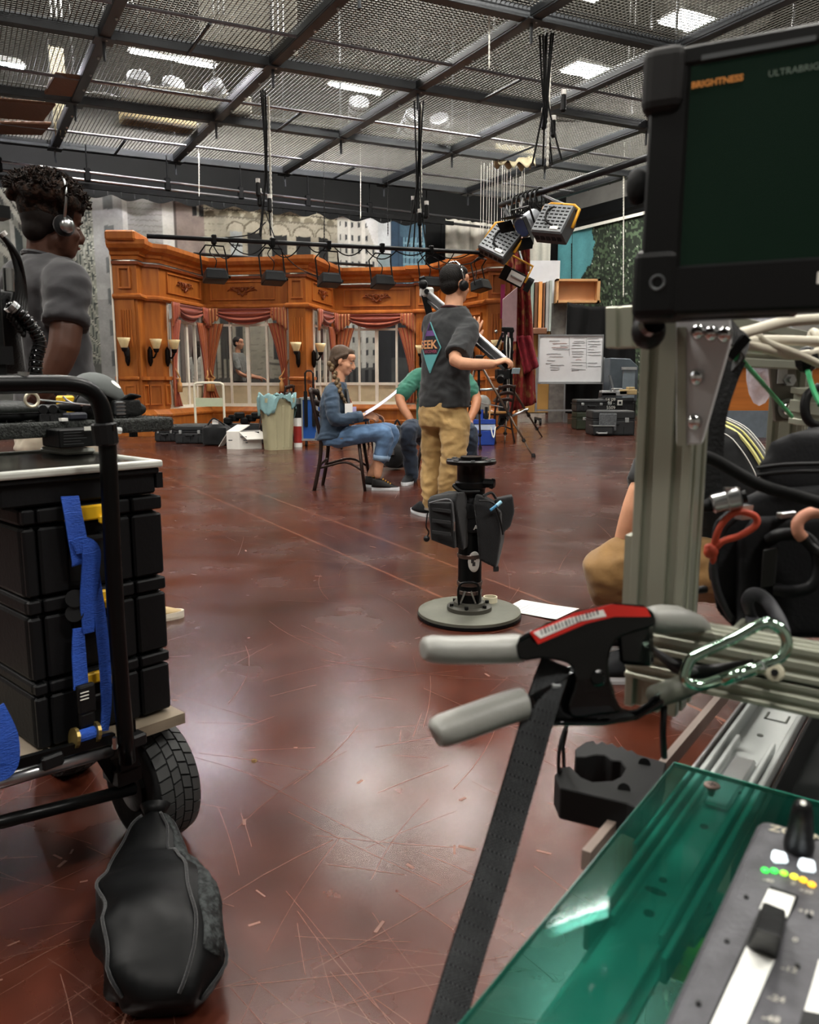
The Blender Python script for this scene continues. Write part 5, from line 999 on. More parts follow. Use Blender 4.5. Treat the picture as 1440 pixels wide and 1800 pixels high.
# ---- man at the left with headphones
YL = 2.98; q = lambda x, y, dy=0.0: AY(x, y, YL + dy)
lm = thing('person', 'man at the left edge with tall curly hair, headphones and dark grey shirt', 'person', None, V3((-1.25, 3.0, 0)))
f = V3((.78, .62, 0)); r = V3((.62, -.78, 0)); hc = q(93, 394); RH = frame((.66, .72, -.14))
Rs, Ls = q(118, 500, -.14), q(42, 492, .16); Re, Rw = q(112, 612, -.22), q(72, 690, -.24)
def b_(mb):
    head(mb, hc, RH, .97); limb(mb, [q(80, 410, 0), q(80, 450, 0), q(80, 475, 0)], [.062, .064, .075]); torso(mb, [(q(82, 462), r, f, .1, .075), (q(82, 490), r, f, .19, .1), (q(84, 560), r, f, .175, .115), (q(92, 650), r, f, .155, .11), (q(95, 720), r, f, .16, .115)])
    limb(mb, [Rs, Re, Rw], [.06, .052, .036]); limb(mb, [Ls, q(20, 600, .3), q(40, 660, .42)], [.06, .048, .034]); hand(mb, Rw, V3((-.5, .6, -.4)), V3((0, .2, -1)), -1, (.4, .4, .45, .5)); hand(mb, q(40, 660, .42), V3((.4, .5, -.5)), V3((0, 0, -1)), 1)
    limb(mb, [V3((-1.25, 2.9, .8)), V3((-1.2, 2.95, .45)), V3((-1.1, 3.1, .1))], [.08, .055, .04]); limb(mb, [V3((-1.38, 3.08, .8)), V3((-1.42, 3.1, .45)), V3((-1.45, 3.15, .1))], [.08, .055, .04])
seg_mesh(lm, 'body', b_, SK_dark, .0065, 3); face_parts(lm, hc, RH, .97, SK_dark, M_hairb)
M_dgrey = cloth('dark_grey_tshirt', '252427', b=.7, bs=6)
def s_(mb):
    torso(mb, [(q(82, 452), r, f, .088, .08), (q(82, 470), r, f, .15, .1), (q(82, 500), r, f, .195, .12), (q(83, 560), r, f, .19, .13), (q(92, 640), r, f, .175, .128), (q(102, 700), r, f, .19, .14), (q(104, 720), r, f, .19, .14)])
    limb(mb, [q(96, 492, -.04), Rs, Rs.lerp(Re, .4), Rs.lerp(Re, .66)], [.07, .08, .078, .084], end=False); limb(mb, [q(62, 488, .08), Ls, Ls.lerp(q(20, 600, .3), .65)], [.07, .08, .08], end=False)
seg_mesh(lm, 'tshirt', s_, M_dgrey, .011, 5)
def p_(mb):
    torso(mb, [(q(98, 700), r, f, .165, .12), (q(98, 740), r, f, .175, .13), (q(96, 790), r, f, .17, .13)]); limb(mb, [V3((-1.24, 2.9, .82)), V3((-1.2, 2.95, .45)), V3((-1.1, 3.1, .11))], [.105, .085, .06]); limb(mb, [V3((-1.38, 3.06, .82)), V3((-1.42, 3.1, .45)), V3((-1.45, 3.15, .11))], [.105, .085, .06])
M_crm = cloth('cream_trousers', 'b7ac98', b=.5); seg_mesh(lm, 'trousers', p_, M_crm, .012, 4)
obj('collar', MB().tube(spline([q(81, 456) + r * (.082 * math.cos(a)) + f * (.075 * math.sin(a)) + V3((0, 0, -.02 * math.sin(a))) for a in np.linspace(0, 6.28, 13)[:-1]], 2, True), .009, 6, closed=True), M_dgrey, lm)
g = lambda x, y, z: hc + RH @ V3((x, y, z))
def h_(mb):
    mb.ell(g(0, -.025, .05), (.086, .102, .085), RH, n=16, m=10)
    for k in range(150):
        a = random.uniform(0, 6.28); b = random.uniform(-.1, 1); p = V3((math.cos(a) * .1 * math.cos(b * 1.4), -.026 + math.sin(a) * .118 * math.cos(b * 1.4), .07 + .075 * math.sin(b * 1.4))); mb.ell(g(*p), random.uniform(.014, .028), n=6, m=4)
M_afro = mat('curly_hair', '1b120d', .85, 0, .5, 50, 1.0, 90, col2='3b271b', contrast=(.45, .75)); hrr = seg_mesh(lm, 'hair', h_, M_afro, .007, 1)
def fd_(mb): mb.ell(g(0, -.052, -.0), (.076, .068, .085), RH, n=16, m=10)
obj('faded_sides', fuse(MB().ell(g(0, -.036, .018), (.0765, .078, .075), RH, n=16, m=10).ell(g(0, -.06, -.03), (.055, .045, .05), RH), .008, 4), mat('short_fade', '1c130f', .8, 0, .3, 80), hrr, smooth=True)
cu = MB()
for k in range(420):
    a = random.uniform(0, 6.28); b = random.uniform(0, 1.45); n_ = V3((math.cos(a) * math.cos(b), math.sin(a) * math.cos(b), math.sin(b))); p = V3((n_.x * .113, -.026 + n_.y * .13, .08 + .083 * n_.z)); t_ = V3((random.uniform(-1, 1), random.uniform(-1, 1), random.uniform(-1, 1))) * .012; cu.tube([g(*p), g(*(p + n_ * .012 + t_)), g(*(p + n_ * .02 - t_ * .5))], [.005, .004, .002], 4)
o = obj('curls', cu, M_afro, hrr); o['kind'] = 'stuff'
obj('headphone_band', MB().tube(spline([g(.088, .0, -.012), g(.115, -.01, .06), g(.1, -.012, .13), g(.0, -.015, .175), g(-.1, -.012, .13), g(-.115, -.01, .06), g(-.088, .0, -.012)], 5), .0055, 7), M_steel, lm, smooth=True)
for k in (-1, 1): e_ = obj('ear_cup', MB().tube([g(k * .095, .004, -.016), g(k * .108, .004, -.016), g(k * .116, .004, -.016)], [.026, .026, .014], 16), M_steel, lm, smooth=True); obj('ear_pad', MB().tube([g(k * .078, 0, -.016), g(k * .097, .002, -.016)], [.036, .037], 16), M_fabric, e_, smooth=True)
M_tansh = mat('tan_suede', 'b39c74', .8, 0, .12); M_wsole = mat('pale_sole', 'd8cfbd', .6)
a = G(328, 1082); shoe(lm, V3((a.x - .27, a.y - .13, 0)), (1, .45), M_tansh, M_wsole, .29, .1, .09); shoe(lm, V3((-1.5, 3.12, 0)), (1, .4), M_tansh, M_wsole, .29, .1, .09)
# ---- kneeling person at the right
YK = 2.35; q = lambda x, y, dy=0.0: AY(x, y, YK + dy)
kp = thing('person', 'crouching person in a black shirt with yellow back print, behind the metal frame', 'person', None, V3((.95, 2.4, 0)))
hc = q(1176, 702, .18); RH = frame((-.3, .9, -.3)); rs = V3((-.35, -.9, .1)).normalized()
ring = lambda x, y, dy, up, hw, hd: (q(x, y, dy), V3((-.5, -.86, .1)).normalized(), V3(up).normalized(), hw, hd)
TR = [ring(1300, 960, .05, (-.8, .5, -.3), .17, .13), ring(1288, 880, .03, (-.72, .45, -.55), .185, .15), ring(1255, 822, .05, (-.5, .35, -.8), .195, .15), ring(1205, 786, .1, (-.25, .2, -.95), .18, .12), ring(1175, 760, .14, (-.2, .2, -1), .09, .08)]
def b_(mb):
    head(mb, hc, RH); limb(mb, [q(1178, 725, .17), q(1180, 768, .12)], [.06, .07]); torso(mb, [(c, a_, b2, w_ * .86, d_ * .82) for c, a_, b2, w_, d_ in TR])
    limb(mb, [q(1185, 790, -.05), q(1132, 868, -.1), q(1098, 960, -.05)], [.055, .048, .034]); hand(mb, q(1098, 960, -.05), V3((-.2, .1, -1)), V3((-.5, .5, 0)), 1); limb(mb, [q(1180, 790, .28), q(1130, 870, .3), q(1100, 960, .25)], [.055, .046, .034])
    limb(mb, [q(1130, 1060, 0), q(1160, 1150, .1)], [.05, .04])
seg_mesh(kp, 'body', b_, SK_fair, .0075, 3)
M_blk = cloth('black_tshirt', '15181a', b=.5, bs=5)
def s_(mb): torso(mb, TR); limb(mb, [q(1205, 785, -.02), q(1175, 805, -.07), q(1136, 862, -.1)], [.09, .078, .066], end=False); limb(mb, [q(1200, 780, .22), q(1170, 810, .28), q(1135, 865, .3)], [.09, .08, .07])
seg_mesh(kp, 'tshirt', s_, M_blk, .012, 4)
def p_(mb):
    torso(mb, [ring(1310, 930, .05, (-.9, 0, -.3), .175, .135), ring(1310, 1000, .05, (-.9, 0, -.3), .18, .14)]); limb(mb, [q(1300, 1000, -.04), q(1180, 1000, -.08), q(1072, 1003, -.08), q(1120, 1090, 0), q(1160, 1170, .08)], [.1, .095, .08, .07, .055]); limb(mb, [q(1300, 1000, .2), q(1150, 1010, .3), q(1100, 1020, .35), q(1150, 1120, .4)], [.1, .09, .075, .06])
seg_mesh(kp, 'trousers', p_, cloth('tan_cotton', '77582e', b=.6), .012, 4)
def h_(mb):
    mb.ell(hc + RH @ V3((0, -.03, .04)), (.085, .1, .09), RH)
    for k in range(70): a = random.uniform(0, 6.28); b = random.uniform(-1.2, 1.4); mb.ell(hc + RH @ V3((math.cos(a) * .08 * math.cos(b), -.03 + math.sin(a) * .095 * math.cos(b), .03 + .09 * math.sin(b))), random.uniform(.012, .022), n=6, m=4)
seg_mesh(kp, 'hair', h_, mat('blond_curls', '8f7247', .7, 0, .4, 50, .8, 80), .008, 1)
for dx in (0, .3): shoe(kp, V3((q(1165, 1150).x + dx * .3, YK + .1 + dx, 0)), (-1, .1), M_darksh, M_whs)
# print: the curve of the back, found on the shirt's own torso rings
_cs = spline([c[0] for c in TR], 8)
def back_pt(t, s):                                               # t along the spine from the waist, s across
    i = max(0, min(len(_cs) - 1, t * (len(_cs) - 1))); i0 = int(i); c = _cs[i0].lerp(_cs[min(i0 + 1, len(_cs) - 1)], i - i0); j = t * 4; j0 = min(3, int(j)); u_ = j - j0
    hw = TR[j0][3] * (1 - u_) + TR[j0 + 1][3] * u_; hd = TR[j0][4] * (1 - u_) + TR[j0 + 1][4] * u_; rt_ = TR[0][1]; up = -(TR[j0][2].lerp(TR[j0 + 1][2], u_)).normalized(); a = s / hw
    return c + rt_ * hw * math.sin(a) + up * (hd * abs(math.cos(a)) ** .83 + .006)
M_yp = mat('pale_yellow_print', 'd8d488', .6, 0, .05)
for s0, w_, m in ((.17, .0018, M_ink), (.13, .0055, M_yp), (.1, .0035, M_yp), (.07, .0018, M_ink), (.045, .0018, M_ink)): obj('print_stripe', MB().tube([back_pt(.28 + .36 * k / 12, s0) for k in range(13)], w_, 6), m, kp)
obj('print_edge', MB().tube([back_pt(.28, .045 + .125 * k / 8) for k in range(9)], .0018, 5), M_ink, kp); obj('print_band', MB().surf(lambda a, b: back_pt(.66 + .07 * b, .045 + .125 * a), 8, 3), M_yp, kp, smooth=True, solid=.002)
# ---- two people behind the set windows, standing in for reflections in the glass
def window_person(px, ptop, Y, label, hairm, shirtm, facing, longhair, armto=None):
    q = lambda x, y, dy=0.0: AY(x, y, Y + dy); zt = q(px, ptop).z; x0 = q(px, ptop).x; t = thing('person', label, 'person', None, V3((x0, Y, 0))); s = zt / 1.78; f = V3((*facing, 0)).normalized(); r = V3((f.y, -f.x, 0)); hc = V3((x0, Y, zt - .125 * s)); R = frame((f.x, f.y, -.03)); o = V3((x0, Y, 0)) - f * .02; z = lambda h: o + V3((0, 0, h * s))
    hd = (q(*armto[:2], armto[2]) if armto else z(.85) + r * .22 + f * .08); hd2 = hd - r * .2 if armto else z(.85) - r * .22 + f * .08
    el = z(1.06) + r * .2 + f * .12; el2 = z(1.06) - r * .2 + f * .1
    def b_(mb):
        head(mb, hc, R, s); limb(mb, [z(1.55), z(1.45)], [.055, .06]); limb(mb, [z(1.38) + r * .18, el, hd], [.055, .045, .03]); limb(mb, [z(1.38) - r * .18, el2, hd2], [.055, .045, .03]); hand(mb, hd, hd - el, V3((0, 0, -1)), 1); hand(mb, hd2, hd2 - el2, V3((0, 0, -1)), -1)
        for k in (-1, 1): limb(mb, [z(.9) + r * .09 * k, z(.48) + r * .1 * k, z(.08) + r * .1 * k], [.08, .055, .04])
    seg_mesh(t, 'body', b_, SK_fair, .01, 2)
    def s_(mb): torso(mb, [(z(1.46), r, f, .09, .08), (z(1.42), r, f, .16, .1), (z(1.3), r, f, .2, .12), (z(1.1), r, f, .18, .13), (z(.9), r, f, .18, .13)]); limb(mb, [z(1.4) + r * .13, z(1.37) + r * .19, (z(1.38) + r * .18).lerp(el, .75)], [.07, .08, .078]); limb(mb, [z(1.4) - r * .13, z(1.37) - r * .19, (z(1.38) - r * .18).lerp(el2, .75)], [.07, .08, .078])
    seg_mesh(t, 'shirt', s_, shirtm, .014, 3)
    def p_(mb):
        torso(mb, [(z(.95), r, f, .165, .12), (z(.82), r, f, .17, .13)])
        for k in (-1, 1): limb(mb, [z(.86) + r * .09 * k, z(.48) + r * .1 * k, z(.08) + r * .1 * k], [.1, .08, .06])
    seg_mesh(t, 'trousers', p_, MATS['navy_cotton'], .016, 3)
    def h_(mb):
        mb.ell(hc + R @ V3((0, -.028, .045)) * s, (.085 * s, .1 * s, .088 * s), R); mb.ell(hc + R @ V3((0, -.05, -.01)) * s, (.078, .068, .07), R)
        if longhair: mb.tube([hc + R @ V3((0, -.06, 0)), hc + R @ V3((0, -.09, -.18)), hc + R @ V3((0, -.1, -.36))], [.085, .09, .05], 12)
    seg_mesh(t, 'hair', h_, hairm, .012, 2); face_parts(t, hc, R, s, SK_fair, MATS['brown_brow'])
    for k in (-1, 1): a = z(0) + r * .1 * k; shoe(t, V3((a.x, a.y, 0)) - f * .08, (f.x, f.y), M_darksh, M_whs)
window_person(419, 592, 16.95, 'man in a grey T-shirt leaning right behind the wide left window, added for its reflection', mat('dark_brown_hair', '21160f', .6, 0, .3, 40), cloth('grey_tshirt', '6e706a', b=.3), (.95, -.25), False, (452, 664, .1))
window_person(349, 600, 16.9, 'long-haired person in a pale top behind the left side window, added for its reflection', MATS['dark_brown_hair'], cloth('pale_top', 'b3b3a8', b=.3), (.5, .85), True)
# ------------------------------------------------------------------ props on the floor before the set
def gx(x, Y): return AY(x, 668, Y).x
ht = thing('platform_trolley', 'cream tubular platform trolley with folding handle before the left windows', 'trolley', None, V3((gx(368, 13.2), 13.2, 0)))
M_trol = mat('cream_enamel', 'ddd6c2', .4, 0, .05)
xl, xr = gx(341, 13.2), gx(392, 13.2); zt = AY(360, 673, 13.2).z
obj('handle', MB().tube(spline([V3((xl, 13.2, .2)), V3((xl, 13.2, zt - .1)), V3((xl + .02, 13.2, zt - .02)), V3((xl + .1, 13.2, zt)), V3((xr - .1, 13.2, zt)), V3((xr - .02, 13.2, zt - .02)), V3((xr, 13.2, zt - .1)), V3((xr, 13.2, .2))], 4), .02, 8), M_trol, ht, smooth=True)
obj('cross_panel', MB().box(((xl + xr) / 2, 13.2, AY(360, 707, 13.2).z), (xr - xl - .02, .02, .14)), mat('pale_green_enamel', 'b9c0a4', .45, 0, .05), ht)
obj('deck', MB().bx((xl + .02, 12.7, .17), (xr - xl + .1, 0, 0), (0, .55, 0), (0, 0, .03)), mat('grey_deck', '70726e', .7), ht); 
for e in (((xl, 12.7, .185), (xr + .12, 12.7, .185)), ((xl, 13.25, .185), (xr + .12, 13.25, .185)), ((xl, 12.7, .185), (xl, 13.25, .185)), ((xr + .12, 12.7, .185), (xr + .12, 13.25, .185))): obj('deck_edge', MB().cyl(*e, .022, n=8), M_trol, ht)
for x in (xl + .06, xr): 
    for y in (12.76, 13.18): obj('wheel', MB().cyl((x - .02, y, .07), (x + .02, y, .07), .07, n=12), M_rubber, ht); obj('fork', MB().box((x, y, .14), (.05, .06, .06)), M_steel, ht)
hard_case('equipment_case', 270, 748, 308, 776, 12.55, .5, 'black hard case at the left end of the row on the floor before the set', floor=True)
hard_case('equipment_case', 306, 747, 360, 782, 12.15, .5, 'second black hard case in the row, with a bright latch, before the set', floor=True)
bg = thing('soft_bag', 'black soft bag with a white tag between the hard case and the white box', 'bag', None, V3((gx(378, 11.9), 12, 0)))
obj('body', fuse(MB().ell(V3((gx(376, 11.9), 12.0, .17)), (.22, .25, .17), n=14, m=9).box((gx(376, 11.9), 12.0, .14), (.36, .42, .26)), .02, 6), M_fabric, bg, smooth=True); obj('tag', MB().box((gx(374, 11.8), 11.85, .35), (.09, .02, .07), rotz(.3)), M_white, bg)
obj('strap', MB().tube(spline([V3((gx(362, 11.9), 11.9, .3)), V3((gx(376, 11.9), 11.8, .4)), V3((gx(392, 11.9), 11.9, .3))], 5), .012, 6), M_fabric, bg)
wbx = thing('white_carton', 'white cardboard carton with an open flap, left of the lined bin', 'carton', None, V3((gx(420, 11.25), 11.3, 0)))
M_cart = mat('white_card', 'd9d6cf', .7, 0, .06)
xa, xb, xc = gx(394, 11.2), gx(418, 11.2), gx(456, 11.3); zt = AY(410, 760, 11.2).z
R_ = V3((xb - xa, -.06, 0)); W_ = V3((xc - xb, .18, 0))
obj('end_panel', MB().bx((xa, 11.22, 0), R_, (0.02, .03, 0), (0, 0, zt)), M_cart, wbx); obj('side_panel', MB().bx((xb, 11.16, 0), W_, (-.01, .03, 0), (0, 0, zt)), M_cart, wbx)
obj('far_panel', MB().bx((xa + .1, 11.55, 0), W_, (0, .02, 0), (0, 0, zt)), M_cart, wbx); obj('top_flap', MB().bx((xa, 11.22, zt), R_, (.13, .12, .09), (0, 0, .012)), M_cart, wbx); obj('side_flap', MB().bx((xb, 11.16, zt), W_, (.12, -.05, -.1), (0, 0, .01)), M_cart, wbx); obj('open_flap', MB().bx((xa, 11.24, zt * .95), (-.14, .05, -.2), (.02, .25, 0), (.008, 0, 0)), M_cart, wbx)
obj('dark_stuffing', MB().box(((xa + xc) / 2 + .04, 11.38, zt * .8), (.3, .25, .1), rotz(.2)), M_fabric, wbx)
for x, y, w_ in ((401, 774, .055), (424, 768, .09), (427, 774, .05), (430, 778, .03)): obj('faint_print', MB().box(AY(x + 4, y, 11.135), (w_, .004, .014)), M_grey, wbx)
bk = thing('black_gear_bundle', 'tumbled black cables and gear on cases behind the white carton', 'gear', None, V3((gx(420, 12.2), 12.2, 0)))
obj('base_case', MB().box((gx(425, 12.2), 12.3, .15), (.6, .4, .3)), M_case, bk, bevel=.03)
for k in range(6): obj('gear', MB().box((gx(400 + 10 * k, 12.2), 12.15, .35 + .04 * (k % 3)), (.12, .15, .1), rotz(k)), M_black, bk, bevel=.02)
# bin with liner
M_bin = mat('beige_plastic', 'a09a7c', .5, 0, .08, 3); Yb = 11.0; xb0, xb1 = gx(447, Yb), gx(517, Yb)
bn = thing('waste_bin', 'tall beige plastic bin lined with a crumpled teal bag', 'bin', None, V3(((xb0 + xb1) / 2, Yb + .2, 0)))
cx = (xb0 + xb1) / 2; Rb = rotz(.5); hw = (xb1 - xb0) / 2 * .78; zt = AY(480, 700, Yb).z
def rrect(z, k, n=6): 
    out = []
    for sx, sy, a0 in ((1, 1, 0), (-1, 1, 90), (-1, -1, 180), (1, -1, 270)):
        for j in range(n + 1): a = math.radians(a0 + 90 * j / n); out.append(V3((cx, Yb + .2, z)) + Rb @ V3((sx * (hw - .06) * k + .06 * math.cos(a), sy * (hw * .72 - .06) * k + .06 * math.sin(a), 0)))
    return out
obj('bin_body', MB().loft([rrect(0, .78), rrect(.02, .8), rrect(zt - .06, 1.0), rrect(zt - .06, 1.06), rrect(zt, 1.07), rrect(zt, .98), rrect(.06, .76)], caps=True), M_bin, bn, auto=35)
for sx in (-.45, .15, .6): obj('bin_rib', MB().bar(V3((cx, Yb + .2, .02)) + Rb @ V3((sx * hw * .8, -hw * .72 * .8, 0)), V3((cx, Yb + .2, zt - .1)) + Rb @ V3((sx * hw, -hw * .73, 0)), .05, .03, V3((0, 1, 0))), M_bin, bn, bevel=.01)
obj('hand_grip', MB().box(V3((cx, Yb + .2, zt - .12)) + Rb @ V3((-hw * .98, 0, 0)), (.02, .12, .05), Rb), mat('bin_dark', '7c775e', .5), bn)
def liner(a, b):
    t = 2 * math.pi * a; c = math.cos(t), math.sin(t); k = 1.0 + (.12 if b > .3 else 0) * (b) ; o = V3((c[0] * hw * 1.2, c[1] * hw * .95, 0)) * (.93 + .35 * min(b, .35)); z = zt + .03 + .05 * math.sin(b * 7 + a * 31) * .4 - (.0 if b < .35 else (b - .35) * (.26 + .16 * math.sin(t * 2 + 1) + .13 * math.sin(t * 5)))
    w = .018 * math.sin(a * 71) + .015 * math.sin(a * 113 + b * 9); return V3((cx, Yb + .2, z + w)) + Rb @ (o * (1 + w * 2))
obj('bin_liner', MB().surf(liner, 72, 10), mat('teal_film', '8fb4b6', .22, 0, .15, 9, .5, 20, trans=.25, ior=1.2, coat=.3), bn, smooth=True, solid=.004)
# blue flight case with a pull handle
bl = thing('rolling_flight_case', 'blue flight case on wheels with a raised black pull handle, right of the bin', 'case', None, V3((gx(548, 11.6), 11.7, 0)))
xa, xb = gx(527, 11.6), gx(572, 11.6); zt = AY(540, 700, 11.6).z; M_blue = mat('blue_laminate', '1d4f9a', .4, 0, .05)
obj('body', MB().bx((xa, 11.6, .1), (xb - xa, 0, 0), (0, .45, 0), (0, 0, zt - .1)), M_blue, bl)
for x in (xa, xb - .03, (xa + xb) / 2 + .04): obj('edge_trim', MB().bx((x, 11.585, .09), (.035, 0, 0), (0, .03, 0), (0, 0, zt - .08)), M_casel, bl)
for z in (.09, zt - .02): obj('edge_trim', MB().bx((xa - .01, 11.58, z), (xb - xa + .02, 0, 0), (0, .47, 0), (0, 0, .03)), M_casel, bl)
h0, h1 = gx(537, 11.6), gx(551, 11.6); zh = AY(540, 652, 11.6).z; obj('pull_handle', MB().tube([V3((h0, 11.57, .55)), V3((h0, 11.57, zh - .03)), V3((h0 + .03, 11.57, zh)), V3((h1 - .03, 11.57, zh)), V3((h1, 11.57, zh - .03)), V3((h1, 11.57, .55))], .013, 7), M_blackp, bl)
for h in (h0, h1): obj('handle_sleeve', MB().box((h, 11.58, .55), (.05, .04, .5)), M_blackp, bl)
for x in (xa + .06, xb - .1): obj('wheel', MB().cyl((x, 11.6, .045), (x + .03, 11.6, .045), .045, n=10), M_rubber, bl)
rw = thing('red_white_canister', 'narrow red and white canister between the bin and the blue case', 'canister', None, V3((gx(520, 11.5), 11.5, 0)))
px_ = gx(520, 11.5)
for z0, z1, c, nm in ((0, .06, M_white, 'foot'), (.06, .3, mat('signal_red', 'a02c28', .5), 'red_band'), (.3, .42, M_white, 'white_band'), (.42, .62, M_blackp, 'dark_band'), (.62, .7, M_steel, 'cap')): obj(nm, MB().cyl((px_, 11.6, z0), (px_, 11.6, z1), .06, n=14), c, rw)
bx_ = thing('book_box', 'small clear box of papers on the floor behind the seated woman\'s knees', 'box', None, V3((gx(680, 9.0), 9.1, 0)))
obj('box', MB().box((gx(677, 9.0), 9.1, .2), (.27, .3, .4)), mat('pale_box', 'a9a9a2', .5), bx_, bevel=.01)
for k in range(3): obj('papers', MB().box((gx(677, 9.0), 9.1, .41 + .02 * k), (.24, .26, .012), rotz(.1 * k)), [M_white, mat('pink_paper', 'c9a0a0', .7), M_white][k], bx_)
rb = thing('rucksack', 'black rucksack on the floor beside the seated man in green', 'bag', None, V3((gx(694, 8.6), 8.7, 0)))
obj('body', fuse(MB().ell(V3((gx(698, 8.6), 8.7, .24)), (.2, .16, .24)).ell(V3((gx(690, 8.6), 8.55, .16)), (.14, .1, .14)), .015, 4), M_fabric, rb, smooth=True); obj('grab_loop', MB().tube(spline([V3((gx(692, 8.6), 8.7, .46)), V3((gx(698, 8.6), 8.7, .53)), V3((gx(704, 8.6), 8.7, .46))], 4), .012, 6), M_fabric, rb); obj('buckle', MB().box((gx(690, 8.6), 8.45, .2), (.04, .02, .05)), M_steel, rb)
# tripod and crane stand
M_leg = mat('bronze_leg', '4d4036', .35, .5, .1)
def leg_pair(t, a, b, r=.016, foot=True):
    m = a.lerp(b, .52); m2 = a.lerp(b, .82); obj('upper_leg', MB().cyl(a, m, r, n=8), M_leg, t, smooth=True); obj('middle_leg', MB().cyl(m, m2, r * .8, n=8), M_leg, t, smooth=True); obj('lower_leg', MB().cyl(m2, b, r * .6, n=8), M_leg, t, smooth=True)
    for p in (m, m2): obj('leg_clamp', MB().cyl(p.lerp(a, .02), p.lerp(b, .05), r * 1.5, n=8), M_blackp, t)
    if foot: obj('rubber_foot', MB().tube([b + V3((0, 0, .05)), b + V3((0, 0, .02)), b], [r, r * 1.7, r * 1.7], 8), M_rubber, t)
tp = thing('camera_tripod', 'bronze legged tripod right of the standing man', 'tripod', None, AY(846, 760, 10.4).xy.to_3d())
ap = AY(842, 646, 10.5); leg_pair(tp, ap + V3((.04, -.03, 0)), G(938, 804)); leg_pair(tp, ap + V3((-.05, 0, 0)), V3((gx(800, 10.2), 10.2, 0))); leg_pair(tp, ap + V3((0, .04, 0)), V3((gx(846, 11.2), 11.2, 0)))
obj('head_bowl', MB().lathe(ap - V3((0, 0, .04)), [(.04, 0), (.07, .03), (.07, .06), (.04, .08)], 14), M_black, tp); obj('center_column', MB().cyl(ap - V3((0, 0, .5)), ap, .016, n=8), M_black, tp)
obj('fluid_head', MB().box(ap + V3((0, 0, .1)), (.1, .1, .12)), M_black, tp, bevel=.015); obj('pan_handle', MB().cyl(ap + V3((.03, 0, .12)), ap + V3((.25, -.1, .3)), .01, n=7), M_black, tp)
for k in (0, 1): obj('spreader', MB().cyl(ap - V3((0, 0, .45)), [ap.lerp(G(938, 804), .45), ap.lerp(V3((gx(800, 10.2), 10.2, 0)), .45)][k], .008, n=6), M_steel, tp)
cs = thing('camera_crane_stand', 'tall crane stand with silver spreader, cables and small camera, before the red floral drape', 'crane stand', None, V3((gx(893, 13), 13, 0)))
Yc = 12.9; q = lambda x, y, dy=0.0: AY(x, y, Yc + dy)
for x in (887, 898): obj('column', MB().cyl(q(x, 692), q(x + (1 if x > 890 else 2), 578), .03, n=8), M_black, cs)
for k, y in enumerate((578, 596, 618, 640)): obj('cross_head', MB().bar(q(882, y), q(903, y + 1), .05, .06), M_black, cs, bevel=.01)
obj('top_arm', MB().bar(q(882, 580), q(904, 582), .06, .05), M_black, cs, bevel=.01); obj('side_arm', MB().cyl(q(884, 585), q(870, 618), .02, n=7), M_black, cs); obj('knob', MB().ell(q(872, 583), .03, n=8, m=6), M_steel, cs)
for a, b in (((825, 686), (901, 683)), ((893, 684), (893, 735)), ((860, 722), (894, 734)), ((894, 734), (929, 719)), ((868, 706), (885, 688))): obj('silver_tube', MB().cyl(q(*a), q(*b), .022, n=8), M_steel, cs, smooth=True)
leg_pair(cs, q(901, 684), G(958, 760) + V3((-.25, -1.2, 0)), .02, False); leg_pair(cs, q(893, 690), V3((gx(888, 12.4), 12.3, 0)), .02, False); leg_pair(cs, q(826, 688), V3((gx(826, 13.4), 13.4, 0)), .02, False)
cmr = obj('camera_body', MB().box(q(883, 658, -.2), (.2, .16, .16), rotz(.2)), M_blackp, cs, bevel=.015); obj('camera_lens', MB().cyl(q(881, 664, -.3), q(880, 668, -.42), .06, n=14), M_black, cmr); obj('flip_screen', MB().box(q(907, 652, -.2), (.13, .015, .09), rotz(.3) @ Matrix.Rotation(.4, 3, 'X')), mat('screen_glow', '9fb4bc', .2, 0, 0), cmr)
for k in range(7): obj('cable', MB().tube(spline([q(888 + 1.6 * k, 585 + 2 * k, -.06), q(886 + 2.2 * k, 610, -.1 - .02 * (k % 3)), q(889 + 1.3 * k, 640, -.08), q(890 + k, 690, -.05)], 4), .01, 5), [M_cable, M_cable, M_rope][k % 3], cs)
obj('counterweight', MB().tube([q(886, 700), q(886, 716), q(884, 735)], [.05, .1, .06], 10), M_fabric, cs, smooth=True)
obj('silver_ball_bag', MB().ell(q(848, 712, -.3), (.14, .1, .16)), mat('grey_bag', '8b8b86', .6, 0, .2), cs, smooth=True); obj('low_bag', MB().ell(q(846, 742, -.2), (.17, .12, .18)), M_fabric, cs, smooth=True); obj('weight_bag', MB().tube([q(884, 722, .1), q(886, 736, .1), q(878, 748, .1)], [.06, .09, .04], 8), M_fabric, cs)
cd_ = thing('tool_caddy', 'blue tool caddy with a pale band by the seated man\'s knee', 'caddy', None, G(850, 783))
p = G(848, 783); M_cblue = mat('caddy_blue', '1f3f93', .45, 0, .06)
obj('body', MB().box(p + V3((0, .15, .11)), (.36, .3, .22), None, 1.08), M_cblue, cd_, bevel=.01); obj('upper_band', MB().box(p + V3((0, .15, .27)), (.38, .3, .08)), mat('pale_blue_label', 'a9b7cf', .5), cd_); obj('rim', MB().box(p + V3((0, .15, .35)), (.38, .32, .06)), M_cblue, cd_)
obj('bail_handle', MB().tube(spline([p + V3((.12, -.02, .27)), p + V3((.16, -.05, .12)), p + V3((.19, .0, .28))], 5), .009, 6), M_white, cd_); obj('wood_stick', MB().bar(p + V3((.1, .1, .3)), p + V3((.12, .1, .6)), .035, .02), mat('pine_stick', 'c59a66', .6), cd_)
